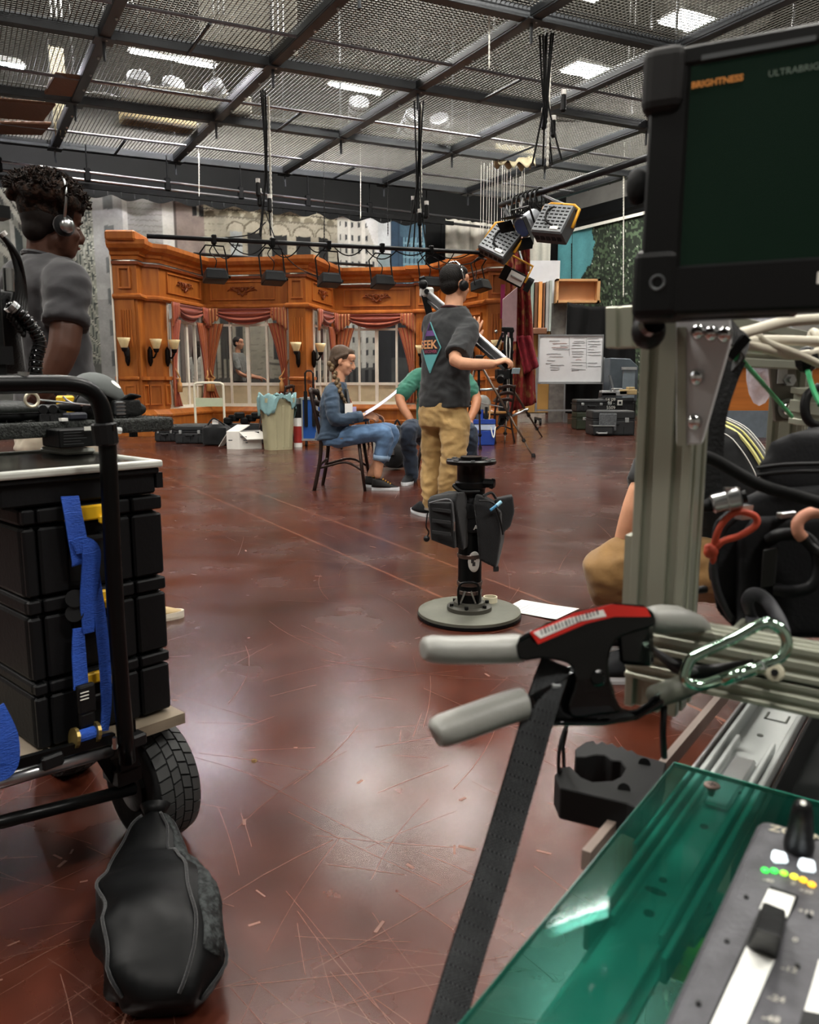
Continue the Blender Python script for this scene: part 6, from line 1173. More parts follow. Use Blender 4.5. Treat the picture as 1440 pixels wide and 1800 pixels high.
for k in range(4): obj('tool', MB().cyl(p + V3((-.12 + .06 * k, .15, .3)), p + V3((-.14 + .07 * k, .18, .52 + .04 * (k % 2))), .025, n=8), [M_blackp, M_grey, M_cblue, M_fabric][k], cd_)
# ---- pedestal post with pouches
pb = G(825, 1083); pd = thing('pedestal_post', 'short black post on a round grey plate, with an open flange on top', 'post', None, pb)
M_post = mat('post_black', '191a1b', .3, .4, .2, 12); M_plate = mat('worn_grey_plate', '68695e', .55, .3, .2, 7)
obj('base_plate', MB().lathe(pb, [(.195, 0), (.21, .004), (.21, .026), (.203, .03), (.0, .03)], 48), M_plate, pd, auto=40); obj('plate_rim', MB().lathe(pb, [(.2, .0), (.213, .003), (.213, .014), (.2, .016)], 48), M_black, pd)
obj('floor_flange', MB().lathe(pb + V3((0, 0, .03)), [(.092, 0), (.092, .016), (.082, .02), (.066, .02), (.062, .034), (.05, .036)], 32), mat('flange_grey', '47463f', .5, .4, .15), pd, auto=40)
for k in range(6): a = k * 1.047 + .3; obj('bolt', MB().cyl(pb + V3((.078 * math.cos(a), .078 * math.sin(a), .048)), pb + V3((.078 * math.cos(a), .078 * math.sin(a), .06)), .009, n=6), M_black, pd)
obj('pole', MB().lathe(pb + V3((0, 0, .06)), [(.05, 0), (.05, .05), (.048, .055), (.048, .42), (.043, .43), (.043, .6)], 28), M_post, pd, auto=40)
for z in (.1, .135, .25): obj('clamp_band', MB().lathe(pb + V3((0, 0, z)), [(.0515, 0), (.0525, .002), (.0525, .014), (.0515, .016)], 28), mat('worn_band', '6f625c', .35, .8), pd)
obj('wire_bail', MB().tube(spline([pb + V3((-.045, -.04, .06)), pb + V3((-.05, -.055, .12)), pb + V3((-.035, -.06, .155)), pb + V3((.02, -.06, .155)), pb + V3((.035, -.055, .12)), pb + V3((.03, -.04, .06))], 4), .005, 7), M_black, pd, smooth=True)
for s in (-1, 1): obj('bail_link', MB().cyl(pb + V3((-.01 + s * .012, -.055, .12)), pb + V3((-.01 + s * .03, -.055, .07)), .004, n=6), M_steel, pd)
ztop = AY(821, 808, pb.y).z; ct = V3((pb.x, pb.y, 0))
obj('neck', MB().lathe(ct + V3((0, 0, ztop - .19)), [(.05, 0), (.06, .01), (.056, .03), (.058, .075), (.064, .08), (.064, .1), (.056, .105), (.056, .175), (.06, .18)], 28), M_post, pd, auto=40)
obj('top_flange', MB().lathe(ct + V3((0, 0, ztop - .016)), [(.05, 0), (.098, 0), (.1, .004), (.1, .013), (.096, .016), (.06, .016), (.056, .012), (.05, .0)], 40), M_post, pd, auto=40)
for k in range(8): a = k * .785; obj('flange_notch', MB().box(ct + V3((.088 * math.cos(a), .088 * math.sin(a), ztop + .001)), (.016, .016, .006), rotz(a)), M_grey, pd)
obj('lock_knob', MB().cyl(ct + V3((.05, -.03, ztop - .09)), ct + V3((.09, -.045, ztop - .09)), .018, n=10).cyl(ct + V3((.075, -.05, ztop - .11)), ct + V3((.085, -.05, ztop - .07)), .008, n=6), M_black, pd)
obj('lock_lever', MB().tube(spline([ct + V3((-.055, -.02, ztop - .1)), ct + V3((-.07, -.04, ztop - .1)), ct + V3((-.04, -.065, ztop - .12)), ct + V3((.03, -.065, ztop - .12))], 4), .008, 6), M_black, pd)
st_ = obj('round_sticker', MB().surf(lambda a, b: ct + V3((math.sin(.3 + (a - .5) * 1.1) * .0488, -math.cos(.3 + (a - .5) * 1.1) * .0488, AY(838, 983, pb.y).z + (b - .5) * .085 * math.sqrt(max(0, 1 - (2 * a - 1) ** 2)))), 16, 8), mat('white_sticker', 'dcdcd6', .5), pd, smooth=True, solid=.001)
for sa, sb in ((.35, .55), (.5, .75), (.45, .35)): obj('sticker_mark', MB().box(ct + V3((math.sin(.3 + (sa - .5) * 1.1) * .0498, -math.cos(.3 + (sa - .5) * 1.1) * .0498, AY(838, 983, pb.y).z + (sb - .5) * .06)), (.012, .003, .016), rotz(.3)), M_dink, st_)
obj('strap_wrap', MB().lathe(ct + V3((0, 0, ztop - .235)), [(.052, 0), (.066, .01), (.062, .035), (.07, .05), (.06, .065), (.05, .075)], 20), M_fabric, pd, smooth=True)
q = lambda x, y, dy=0.0: AY(x, y, pb.y - .05 + dy)
pou = thing('tool_pouch', 'boxy black zip pouch strapped to the left of the post', 'pouch', None, q(785, 968))
def pouch_(mb): mb.loft([[q(x, y, dy) for x, y, dy in pts] for pts in ([(757, 945, 0), (815, 968, -.05), (826, 960, .03), (770, 935, .08)], [(751, 880, -.02), (800, 880, -.09), (826, 880, .02), (775, 875, .09)], [(756, 872, 0), (805, 866, -.07), (828, 862, .02), (790, 862, .08)])])
obj('body', fuse((lambda m: (pouch_(m), m)[1])(MB()), .006, 2), M_fabric, pou, smooth=True)
obj('front_pocket', MB().loft([[q(x, y, dy) for x, y, dy in pts] for pts in ([(756, 950, -.02), (800, 966, -.075), (804, 962, -.05), (762, 945, 0)], [(752, 884, -.045), (792, 884, -.1), (800, 882, -.08), (758, 880, -.01)])]), M_fabric, pou, bevel=.008, seg=2)
obj('zip', MB().tube(spline([q(755, 884, -.05), q(790, 878, -.105), q(797, 900, -.105), q(799, 935, -.1)], 5), .0035, 5), mat('zip_grey', '55575a', .5), pou); obj('zip_pull', MB().box(q(799, 925, -.11), (.006, .004, .035)), M_steel, pou); obj('bungee', MB().tube(spline([q(752, 900, -.03), q(749, 925, -.04), q(754, 935, -.04), q(750, 945, -.04)], 4), .003, 5), M_cable, pou); obj('bungee_ball', MB().ell(q(750, 947, -.045), .013, n=10, m=7), M_blackp, pou, smooth=True)
for y in (895, 915, 935): obj('webbing', MB().bar(q(760, y, -.05), q(792, y + 4, -.108), .004, .012), M_fabric, pou)
pw = thing('hanging_pouch', 'black drop-leg pouch with a pen, hanging to the right of the post', 'pouch', None, q(868, 1000))
obj('panel', fuse(MB().loft([[q(x, y, dy) for x, y, dy in pts] for pts in ([(842, 985, -.06), (872, 1000, -.04), (876, 996, .0), (846, 980, 0)], [(838, 930, -.07), (880, 950, -.04), (888, 945, .02), (845, 930, .03)], [(832, 885, -.06), (880, 900, -.04), (890, 895, .05), (842, 880, .05)], [(836, 868, -.04), (862, 880, -.03), (868, 878, .05), (845, 866, .04)])]), .006, 3), M_fabric, pw, smooth=True)
obj('side_pocket', fuse(MB().loft([[q(x, y, dy) for x, y, dy in pts] for pts in ([(876, 945, -.02), (898, 925, 0), (896, 920, .06), (880, 940, .06)], [(872, 900, -.03), (905, 900, 0), (903, 895, .07), (876, 890, .07)], [(868, 878, -.02), (902, 872, 0), (900, 868, .07), (872, 874, .07)])]), .006, 2), M_fabric, pw, smooth=True)
obj('pen', MB().cyl(q(862, 897, -.08), q(880, 883, -.06), .006, n=8), mat('blue_pen', '3f7fa6', .3), pw); obj('pen_cap', MB().cyl(q(873, 889, -.07), q(881, 882, -.06), .0075, n=8), mat('pale_blue', '86b7cf', .3), pw)
obj('corner_tab', MB().box(q(872, 1000, -.03), (.02, .01, .02), rotz(.4)), M_fabric, pw); obj('piping', MB().tube(spline([q(842, 880, -.07), q(866, 884, -.06), q(878, 910, -.05), q(884, 940, -.045)], 4), .0035, 5), M_cable, pw); obj('strap', MB().tube(spline([q(850, 872, -.05), q(864, 866, -.02), q(874, 880, 0)], 4), .006, 5), M_fabric, pw)
bz = thing('post_bib', 'black fabric sleeve with small white lettering wrapped on the post between the pouches', 'pouch', None, q(828, 930))
obj('sleeve', MB().surf(lambda a, b: ct + V3((math.sin((a - .5) * 2.2 + .1) * .054, -math.cos((a - .5) * 2.2 + .1) * .056 - .003 * math.sin(a * 14), AY(828, 872 + 60 * b, pb.y).z)), 12, 6), M_fabric, bz, smooth=True, solid=.006)
obj('lettering', text_mb('ACS', ct + V3((.008, -.0645, AY(828, 926, pb.y).z)), (1, 0, 0), (0, 0.1, 1), .026, bold=.0006), M_ink, bz)
# pipe coupling and script on the floor
pc = G(866, 1076); pr = thing('pipe_coupling', 'short cream plastic pipe ring standing at the edge of the round plate', 'pipe fitting', None, pc)
pc = pc + V3((0, 0, .0)); obj('ring', MB().lathe(pc + V3((-.005, .05, .001)), [(.028, 0), (.03, .002), (.03, .053), (.026, .053), (.026, .004)], 28), mat('cream_pvc', 'cfc8ae', .4, 0, .06), pr, auto=40)
obj('size_print', MB().box(pc + V3((.003, .0193, .025)), (.012, .001, .003)), mat('faint_print', '9b967f', .6), pr)
c = [G(*p_) for p_ in ((882, 1072), (917, 1055), (1018, 1073), (978, 1092))]; fp = thing('floor_script', 'printed white sheet lying on the floor right of the round plate', 'paper', None, c[0])
obj('sheet', MB().surf(lambda a, b: c[0].lerp(c[3], a).lerp(c[1].lerp(c[2], a), b) + V3((0, 0, .002 + .006 * a * a)), 8, 4), M_white, fp, smooth=True, solid=.0015)
tl = MB()
for k in range(11):
    a = .1 + .075 * k; p0, p1 = [c[0].lerp(c[3], a).lerp(c[1].lerp(c[2], a), b) + V3((0, 0, .0035 + .006 * a * a)) for b in (.12, random.uniform(.45, .85))]; tl.bar(p0, p1, .003, .0006)
obj('print_lines', tl, mat('grey_print', 'a8a9ab', .7), fp)
# ---- scratches and chips worn into the floor finish
sc = MB(); rs_ = random.Random(5)
def scr(x, y, a, L_, w, cv=0.0):
    n = 5; pts = []
    for k in range(n + 1): t = (k / n - .5) * L_; aa = a + cv * t; pts.append(V3((x + math.cos(aa) * t, y + math.sin(aa) * t, .0006)))
    for p0, p1 in zip(pts[:-1], pts[1:]):
        d = (p1 - p0).normalized(); s = V3((-d.y, d.x, 0)) * w / 2; sc.add([p0 - s, p0 + s, p1 + s, p1 - s], [(0, 3, 2, 1)])
for k in range(620):
    Y_ = 1.0 + 11 * rs_.random() ** 1.8; X_ = rs_.uniform(-.55, .6) * (Y_ + .5); scr(X_, Y_, rs_.choice((.45, 2.0, 1.1, 2.6, -.2)) + rs_.gauss(0, .35), rs_.uniform(.05, .4) * (1 + .16 * Y_), rs_.uniform(.0003, .001) * (1 + .2 * Y_), rs_.uniform(-.5, .5))
for k in range(170):
    Y_ = 1.0 + 10 * rs_.random() ** 1.4; X_ = rs_.uniform(-.5, .6) * (Y_ + .4); scr(X_, Y_, rs_.uniform(0, 3), rs_.uniform(.006, .03) * (1 + .2 * Y_), rs_.uniform(.003, .007) * (1 + .1 * Y_))
o = obj('floor_scratches', sc, mat('scratched_concrete', '6f4c40', .5, 0, .2, 30), bpy.data.objects['floor']); o['kind'] = 'stuff'; o.parent = bpy.data.objects['floor']
# ------------------------------------------------------------------ left equipment wagon
BR = AZ(303, 1246, .29); BL = AZ(70, 1324, .29); L1 = (BR - BL).normalized(); NR = V3((L1.y, -L1.x, 0)); WB = (BR - BL).length
def FP(x, y, out=0.0): r_ = ray(x, y); o = BL + NR * out; return CAM + r_ * ((o - CAM).dot(NR) / r_.dot(NR))
def fp(s, out, z): return V3((BL.x, BL.y, 0)) + L1 * (s * WB) + NR * out + V3((0, 0, z))
zr = lambda y: AY(300, y, BR.y).z
wg = thing('equipment_wagon', 'black steel wagon with plywood deck and a fat treaded wheel, at the left edge', 'wagon', None, V3((BL.x, BL.y, 0)))
M_tool = mat('toolbox_black', '191a1c', .5, spec=.3, metal=0, var=.15, vscale=5, bump=.08, bscale=120); M_ply = mat('worn_plywood', '6d6253', .7, 0, .25, 5, stretch=(1, 1, 9))
M_wag = mat('wagon_black', '151617', .32, .4, .1)
obj('deck', MB().bx(fp(-1.2, .03, .265), L1 * (WB * 2.24), -NR * .5, (0, 0, .022)), M_ply, wg)
def ftube(pts, out, w, h=None, m=M_wag, nm='frame_tube', bevel=.006, sm=True): return obj(nm, MB().tube([FP(x, y, o if isinstance(out, list) else out) for (x, y), o in zip(pts, out if isinstance(out, list) else [out] * len(pts))], w, 12, ry=h), m, wg, smooth=sm)
ftube(spline([V3((-90, 677, 0)), V3((60, 675, 0)), V3((120, 676, 0)), V3((152, 684, 0)), V3((174, 706, 0)), V3((184, 742, 0)), V3((190, 800, 0)), V3((204, 1080, 0)), V3((224, 1340, 0))], 4) and [(p.x, p.y) for p in spline([V3((-90, 677, 0)), V3((60, 675, 0)), V3((120, 676, 0)), V3((152, 684, 0)), V3((174, 706, 0)), V3((184, 742, 0)), V3((190, 800, 0)), V3((204, 1080, 0)), V3((224, 1340, 0))], 4)], .06, .0155, nm='push_handle')
obj('collar', MB().cyl(FP(182, 743, .06), FP(187, 782, .06), .022, n=12), M_blackp, wg, bevel=.003); obj('collar_button', MB().box(FP(196, 752, .075), (.012, .012, .01)), M_wag, wg)
obj('handle_screw', MB().cyl(FP(41, 664, .06), FP(41, 654, .06), .009, n=10), M_steel, wg)
obj('lower_rail', MB().tube([FP(-60, 1392, .045), FP(197, 1318, .045)], .012, 10), mat('worn_steel_tube', '97979a', .28, .9, .15), wg, smooth=True)
obj('lower_rail', MB().bar(FP(-60, 1366, .05), FP(200, 1296, .05), .012, .018), M_wag, wg); obj('axle_rod', MB().tube([FP(-80, 1466, .03), FP(236, 1386, .03)], .012, 10), M_wag, wg, smooth=True)
obj('corner_bracket', MB().bx(FP(208, 1275, .045), L1 * .035, -NR * .01, (0, 0, -.1)).bx(FP(206, 1360, .045), L1 * .05, -NR * .06, (0, 0, -.03)), M_wag, wg)
obj('diagonal_strut', MB().bar(FP(150, 1285, .01), FP(205, 1372, .02), .006, .022), M_wag, wg); obj('wing_bolt', MB().cyl(FP(202, 1312, .055), FP(202, 1312, .08), .006, n=8).box(FP(202, 1306, .08), (.006, .008, .022)), M_steel, wg)
for x in (88, 236): obj('deck_clip', MB().box(FP(x, 1300 if x > 200 else 1335, .05), (.04, .03, .025), rotz(.9)), M_blackp, wg, bevel=.004)
obj('rear_post', MB().cyl(fp(1.0, -.45, .1), fp(1.0, -.45, .8), .014, n=8), M_wag, wg)
WC = AZ(272, 1462, 0) + V3((0, 0, .122)); RW = axes(NR, ZUP, L1)
def wheel(c, nm='wheel'):
    w = obj(nm, MB().lathe(c, [(.052, -.042), (.1, -.05), (.113, -.047), (.12, -.036), (.1225, -.015), (.1225, .015), (.12, .036), (.113, .047), (.1, .05), (.052, .042)], 40, RW), M_rubber, wg, auto=45)
    obj('hub', MB().lathe(c, [(.02, -.055), (.05, -.05), (.055, -.04), (.055, .04), (.05, .05), (.02, .055)], 20, RW), M_wag, w)
    t = MB()
    for k in range(30):
        a = 2 * math.pi * k / 30
        for j, (z0, z1) in enumerate(((-.043, -.02), (-.017, .0), (.003, .02), (.023, .043))):
            a0 = a + (.5 if j % 2 else 0) * 2 * math.pi / 30; d = 2 * math.pi / 30 * .84; vs = []
            for r_ in (.112, .1265):
                for (aa, zz) in ((a0, z0), (a0 + d, z0), (a0 + d + .04 * (1 if j < 2 else -1), z1), (a0 + .04 * (1 if j < 2 else -1), z1)): k2 = r_ - (.006 if abs(zz) > .04 else 0); vs.append(c + RW @ V3((k2 * math.cos(aa), k2 * math.sin(aa), zz)))
            t.add(vs, [(3, 2, 1, 0), (4, 5, 6, 7), (0, 1, 5, 4), (1, 2, 6, 5), (2, 3, 7, 6), (3, 0, 4, 7)])
    o = obj('tread', t, mat('tyre_tread', '2a2b2b', .7, 0, .2, 20), w); o['kind'] = 'stuff'
wheel(WC); wheel(WC - L1 * .75); wheel(WC - NR * .42); 
# stacked toolboxes with yellow latches
ZB = [.29, zr(1140), zr(1010), zr(868)]
names = ['lowest of the three black toolboxes on the left wagon, half hidden by the blue strap', 'middle black toolbox of the stack on the left wagon, with yellow latches', 'top black toolbox of the stack on the left wagon, under the clear-lidded organizer']
for i in range(3):
    z0, z1 = ZB[i] + .001, ZB[i + 1] - .001; h = z1 - z0; t = thing('toolbox', names[i], 'toolbox', 'stacked black toolboxes', fp(.5, -.15, z0))
    obj('body', MB().bx(fp(0, -.014, z0), L1 * WB, -NR * .4, (0, 0, h * .8)), M_tool, t, bevel=.008, seg=2); obj('lid', MB().bx(fp(0, -.01, z0 + h * .81), L1 * WB, -NR * .404, (0, 0, h * .19)), M_tool, t, bevel=.007, seg=2)
    for s0, s1 in ((.0, .09), (.1, .29), (.61, .75), (.76, 1.0)):
        obj('side_rib', MB().bx(fp(s0 + .004, -.014, z0 + .003), L1 * (WB * (s1 - s0 - .008)), NR * .014, (0, 0, h * .76)), M_tool, t, bevel=.004); obj('lid_rib', MB().bx(fp(s0 + .004, -.012, z0 + h * .83), L1 * (WB * (s1 - s0 - .008)), NR * .015, (0, 0, h * .16)), M_tool, t, bevel=.003)
    if i < 2 or True:
        zl = z0 + h * .8; la = obj('latch', MB().bx(fp(.3, -.005, zl), L1 * (WB * .29), NR * .012, (0, 0, h * .17)), M_yellow, t, bevel=.003)
        obj('latch_hinge', MB().bx(fp(.28, -.005, zl + h * .02), L1 * (WB * .03), NR * .014, (0, 0, h * .08)), M_yellow, la); obj('latch_grip', MB().bx(fp(.5, .004, zl - h * .05), L1 * (WB * .08), NR * .012, (0, 0, h * .1)), M_yellow, la, bevel=.003)
    obj('front_recess', MB().bx(fp(.31, -.03, z0 + h * .1), L1 * (WB * .28), NR * .017, (0, 0, h * .6)), mat('recess_black', '0c0c0d', .7), t)
    obj('carry_handle', MB().tube([fp(.36, -.01, z0 + h * .62), fp(.37, .012, z0 + h * .6), fp(.53, .012, z0 + h * .6), fp(.54, -.01, z0 + h * .62)], .007, 8), M_blackp, t)
    obj('end_latch', MB().bx(fp(1.0, -.05, zl), L1 * .006, -NR * .06, (0, 0, h * .15)), M_yellow, t)
# organizer with a clear lid on top
M_clear = mat('clear_lid', 'c9cbc4', .15, 0, .05, 3, alpha=.55, spec=.6)
og = thing('parts_organizer', 'shallow black parts organizer with a clear lid, topmost on the left wagon', 'organizer', None, fp(.5, -.15, ZB[3]))
zo0, zo1 = ZB[3] + .003, zr(820); obj('tray', MB().bx(fp(-.12, .0, zo0), L1 * (WB * 1.08), -NR * .38, (0, 0, zo1 - zo0)), M_tool, og, bevel=.004); obj('tray_lip', MB().bx(fp(-.14, .008, zo1 - .012), L1 * (WB * 1.12), -NR * .4, (0, 0, .012)), M_tool, og, bevel=.003)
obj('end_catch', MB().bx(fp(.96, .004, zo0 + .01), L1 * (WB * .05), -NR * .05, (0, 0, .03)), M_tool, og); M_rim = mat('frosted_rim', 'b3b5ae', .35, 0, .06)
for a, b, c in ((fp(-.16, .014, zo1), L1 * (WB * 1.15), -NR * .022), (fp(-.16, -.376, zo1), L1 * (WB * 1.15), -NR * .022), (fp(.95, .014, zo1), L1 * (WB * .05), -NR * .4), (fp(-.16, .014, zo1), L1 * (WB * .05), -NR * .4)): obj('lid_rim', MB().bx(a, b, c, (0, 0, .014)), M_rim, og, bevel=.004, seg=2)
obj('clear_lid', MB().bx(fp(-.12, -.01, zo1 + .007), L1 * (WB * 1.06), -NR * .36, (0, 0, .003)), mat('smoky_lid', '2b2b27', .12, 0, .3, 6, alpha=.75), og); obj('lid_boss', MB().bx(fp(.7, -.24, zo1 + .012), L1 * (WB * .26), -NR * .12, (0, 0, .012)), M_rim, og, bevel=.005)
for k in range(4): obj('part', MB().box(fp(.05 + .12 * k, -.05 - .06 * (k % 2), zo1 - .012), (.03, .02, .02), rotz(k)), [M_brass, mat('rust_bits', '7a3b22', .6), M_steel, M_white][k], og)
# blue ratchet strap
M_strap = mat('blue_webbing', '1b49a6', .7, 0, .12, 40, .5, 160, stretch=(1, 1, 3)); sp = thing('ratchet_strap', 'bright blue ratchet strap hanging down the front of the stacked toolboxes', 'strap', None, fp(.4, .03, .25))
def ribbon(nm, pts, m=M_strap, par=sp, th=.003, wd=None, plane=FP):
    P_ = spline([V3((p[0], p[1], 0)) for p in pts], 5); O_ = interp([p[2] for p in pts], 5); Wd = interp([p[3] for p in pts], 5); L_ = [FP(p.x, p.y, o) for p, o in zip(P_, O_)]; mb = MB(); rg = []
    for i, p in enumerate(L_):
        d = (L_[min(i + 1, len(L_) - 1)] - L_[max(0, i - 1)]).normalized(); s = d.cross(NR).normalized() * Wd[i] / 2; rg.append([p - s, p + s, p + s + NR * th, p - s + NR * th])
    return obj(nm, mb.loft(rg), m, par)
ribbon('webbing', [(122, 872, .012, .032), (128, 905, .02, .032), (136, 950, .022, .034), (140, 985, .022, .03), (140, 992, .02, .03)]); ribbon('webbing', [(128, 962, .026, .026), (148, 958, .034, .03), (160, 972, .034, .034), (158, 1010, .03, .033), (154, 1060, .026, .03), (155, 1112, .024, .02)]); ribbon('webbing', [(160, 975, .03, .02), (168, 1030, .026, .02), (176, 1090, .026, .022), (184, 1170, .026, .022), (186, 1240, .028, .02), (182, 1284, .03, .017)]); ribbon('webbing', [(137, 1104, .02, .02), (138, 1150, .022, .026), (142, 1210, .026, .028)]); ribbon('webbing', [(140, 1290, .03, .026), (140, 1345, .03, .024)])
obj('ratchet_handle', MB().bx(FP(134, 1256, .03), L1 * .034, NR * .014, (0, 0, .056)).bx(FP(137, 1280, .03), L1 * .03, NR * .012, (0, 0, .03)), M_blackp, sp, bevel=.005, seg=2)
for k in range(3): obj('grip_line', MB().bx(FP(141, 1220 + 6 * k, .045), L1 * .016, NR * .001, (0, 0, .0018)), M_ink, sp)
obj('ratchet_spool', MB().cyl(FP(130, 1298, .045), FP(166, 1287, .045), .012, n=12), M_strap, sp); 
for x, y in ((130, 1298), (167, 1287)): obj('ratchet_gear', MB().cyl(FP(x - 2, y, .045), FP(x + 4, y - 1, .045), .019, n=14), M_brass, sp)
ribbon('hanging_end', [(-20, 1250, .06, .05), (4, 1300, .07, .05), (10, 1345, .07, .04), (-10, 1360, .07, .03)], par=thing('strap_end', 'loose end of blue strap at the left edge beside the lowest toolbox', 'strap', None, FP(5, 1340, .07)))
for (y, o) in ((1052, .012), (1078, .012)): obj('round_knob', MB().cyl(FP(131, y, .0), FP(131, y, .022), .016, n=16), M_blackp, sp)
# carpeted shelf board and what lies on it
ZS = .876; TB0 = AZ(-60, 748, ZS); TB1 = AZ(306, 733, ZS); TL = (TB1 - TB0).normalized(); TN = V3((TL.y, -TL.x, 0)); M_carpet = mat('grey_carpet', '2b2d2c', .95, 0, .5, 140, 1.0, 260, col2='4c4f4c', contrast=(.35, .75))
cb = thing('carpeted_board', 'grey carpet-covered shelf board across the top of the left wagon', 'shelf', None, TB0 + V3((0, 0, -.035)))
obj('board', MB().bx(TB0 + V3((0, 0, -.031)), TB1 - TB0, -TN * .2, (0, 0, .031)), M_carpet, cb, bevel=.006, seg=2)
fz = MB()
for k in range(2600):
    a = random.random(); b = random.random(); p = TB0.lerp(TB1, a) + (V3((0, 0, -.03 * b)) if k % 2 else -TN * .2 * b); n_ = TN if k % 2 else ZUP; d = V3((random.uniform(-1, 1), random.uniform(-1, 1), random.uniform(-1, 1))) * .004; s = TL * .0006; fz.add([p - s, p + s, p + n_ * .004 + d], [(0, 1, 2)])
o = obj('carpet_fuzz', fz, M_carpet, cb); o['kind'] = 'stuff'
for x in (60, 300): obj('support_leg', MB().cyl(AZ(x - 30, 745, ZS - .03) - TN * .1, (AZ(x - 30, 745, ZS - .03) - TN * .1).xy.to_3d() + V3((0, 0, zo1 + .015)), .012, n=8), M_wag, cb)
def tb(x, back=.06, up=0.0): p = TB0.lerp(TB1, (x + 60) / 366 if True else 0); return p - TN * back + V3((0, 0, up))
gcs = thing('glasses_case', 'black clamshell case at the left end of the carpeted board', 'case', None, tb(30)); p = tb(20, .05)
Rt = axes(TL, -TN, ZUP); obj('lower_shell', MB().ell(p + V3((0, 0, .014)), (.07, .035, .014), Rt, n=20, m=8), M_tool, gcs, smooth=True); obj('upper_shell', MB().ell(p + V3((0, 0, .024)), (.068, .034, .02), Rt, n=20, m=8), mat('case_leather', '1f2422', .5, 0, .1, 20, .2, 150), gcs, smooth=True); obj('seam', MB().ell(p + V3((0, 0, .019)), (.071, .036, .004), Rt, n=20, m=6), M_black, gcs)
kr = thing('hook_rod', 'steel rod with a pale ring eye lying across the tools on the carpeted board', 'tool', None, tb(60, .03)); p = tb(43, .0, .045)
obj('ring', MB().tube([p + TL * (.0135 * math.cos(a)) + ZUP * (.0135 * math.sin(a)) for a in np.linspace(0, 6.28, 22)[:-1]], .003, 7, closed=True), mat('pale_ring', 'c9c2ac', .35, .4), kr, smooth=True); obj('rod', MB().cyl(p + TL * .014, tb(188, .02, .026), .002, n=7), M_steel, kr); obj('hook', MB().tube(spline([tb(112, .04, .05), tb(116, .03, .04), tb(128, .03, .034), tb(150, .03, .028)], 4), .0022, 6), M_steel, kr)
tr3 = thing('socket_tubes', 'three short black tubes side by side on the carpeted board', 'tubes', None, tb(90))
for k in range(3): c = tb(72 + 17 * k, .03, .024); obj('tube', MB().lathe(c, [(.0075, 0), (.0095, 0), (.0095, .05), (.0075, .05), (.0075, .004)], 16, axes(TL, ZUP, -TN)), M_blackp, tr3, auto=40); obj('foam_base', MB().box(c - V3((0, 0, .016)) - TN * .02, (.018, .05, .014), Rt), M_fabric, tr3)
top('multi_tool', MB().tube([tb(100, .035, .028), tb(118, .035, .03), tb(136, .035, .026)], [.007, .012, .009], 10), M_blackp, 'black handled multi-tool beside the three tubes', 'tool', smooth=True)
top('flat_pouch', MB().box(tb(120, .02, .009), (.042, .04, .016), Rt), mat('dark_blue_pouch', '1c1f2b', .7), 'small flat dark pouch at the front edge of the carpeted board', 'pouch', bevel=.004)
top('white_tag', MB().box(tb(93, .0, .004), (.014, .012, .006), Rt), M_white, 'tiny white tag at the front edge of the carpeted board', 'tag')
top('yellow_meter', MB().box(tb(132, .08, .026), (.03, .03, .05), Rt), M_yellow, 'yellow boxed tool standing behind the black pouch roll', 'tool', bevel=.004)
rl = thing('pouch_roll', 'black rolled pouch just left of the wagon handle', 'pouch', None, tb(155)); obj('roll', MB().ell(tb(158, .05, .028), (.028, .035, .028), Rt, n=16, m=10), M_fabric, rl, smooth=True); obj('strap', MB().tube([tb(158, .05, .028) + TL * (.029 * math.cos(a)) + ZUP * (.029 * math.sin(a)) for a in np.linspace(0, 6.28, 18)[:-1]], .003, 6, closed=True), M_cable, rl)
bcse = thing('lens_case', 'black rounded zip case at the right end of the carpeted board', 'case', None, tb(240)); c = tb(238, .07, .022)
obj('body', fuse(MB().box(c - TL * .01, (.07, .07, .036), Rt).ell(c + TL * .02 + V3((0, 0, -.004)), (.032, .036, .018), Rt), .004, 5), mat('case_fabric', '202221', .7, 0, .2, 30, .3, 200), bcse, smooth=True); obj('strap_band', MB().box(c - TL * .032 + TN * .004, (.022, .075, .03), Rt), M_grey, bcse, bevel=.003); obj('clip', MB().cyl(c - TL * .068, c - TL * .042, .01, n=12), M_blackp, bcse)
for k in range(4): obj('band_line', MB().box(c - TL * .032 + TN * .042 + V3((0, 0, -.012 + .008 * k)), (.022, .002, .003), Rt), M_steel, bcse)
cp = thing('baseball_cap', 'black and grey baseball cap with a white oval badge, on the black case', 'cap', None, tb(220, .07, .04)); c = tb(196, .09, .048)
cr = MB(); TLc = TL
for_ = axes(TL, -TN, ZUP) @ Matrix.Rotation(.42, 3, 'Y')
obj('crown', MB().surf(lambda a, b: c + for_ @ V3((.062 * math.cos(b * 1.57) * math.cos(a * 6.283) , .05 * math.cos(b * 1.57) * math.sin(a * 6.283), .05 * math.sin(b * 1.57))), 24, 8), mat('cap_grey', '4d5150', .8, 0, .1, 30), cp, smooth=True, solid=.002)
obj('brim', MB().surf(lambda a, b: c + for_ @ V3((.05 * math.cos((a - .5) * 2.2) + b * .055 * math.cos((a - .5) * 2.0), (.05 + .012 * b) * math.sin((a - .5) * 2.4), .004 + .01 * b - .03 * (a - .5) ** 2 * (1 + b))) + V3((0, 0, .028 * b)), 16, 6), mat('cap_black', '141515', .8), cp, smooth=True, solid=.004)
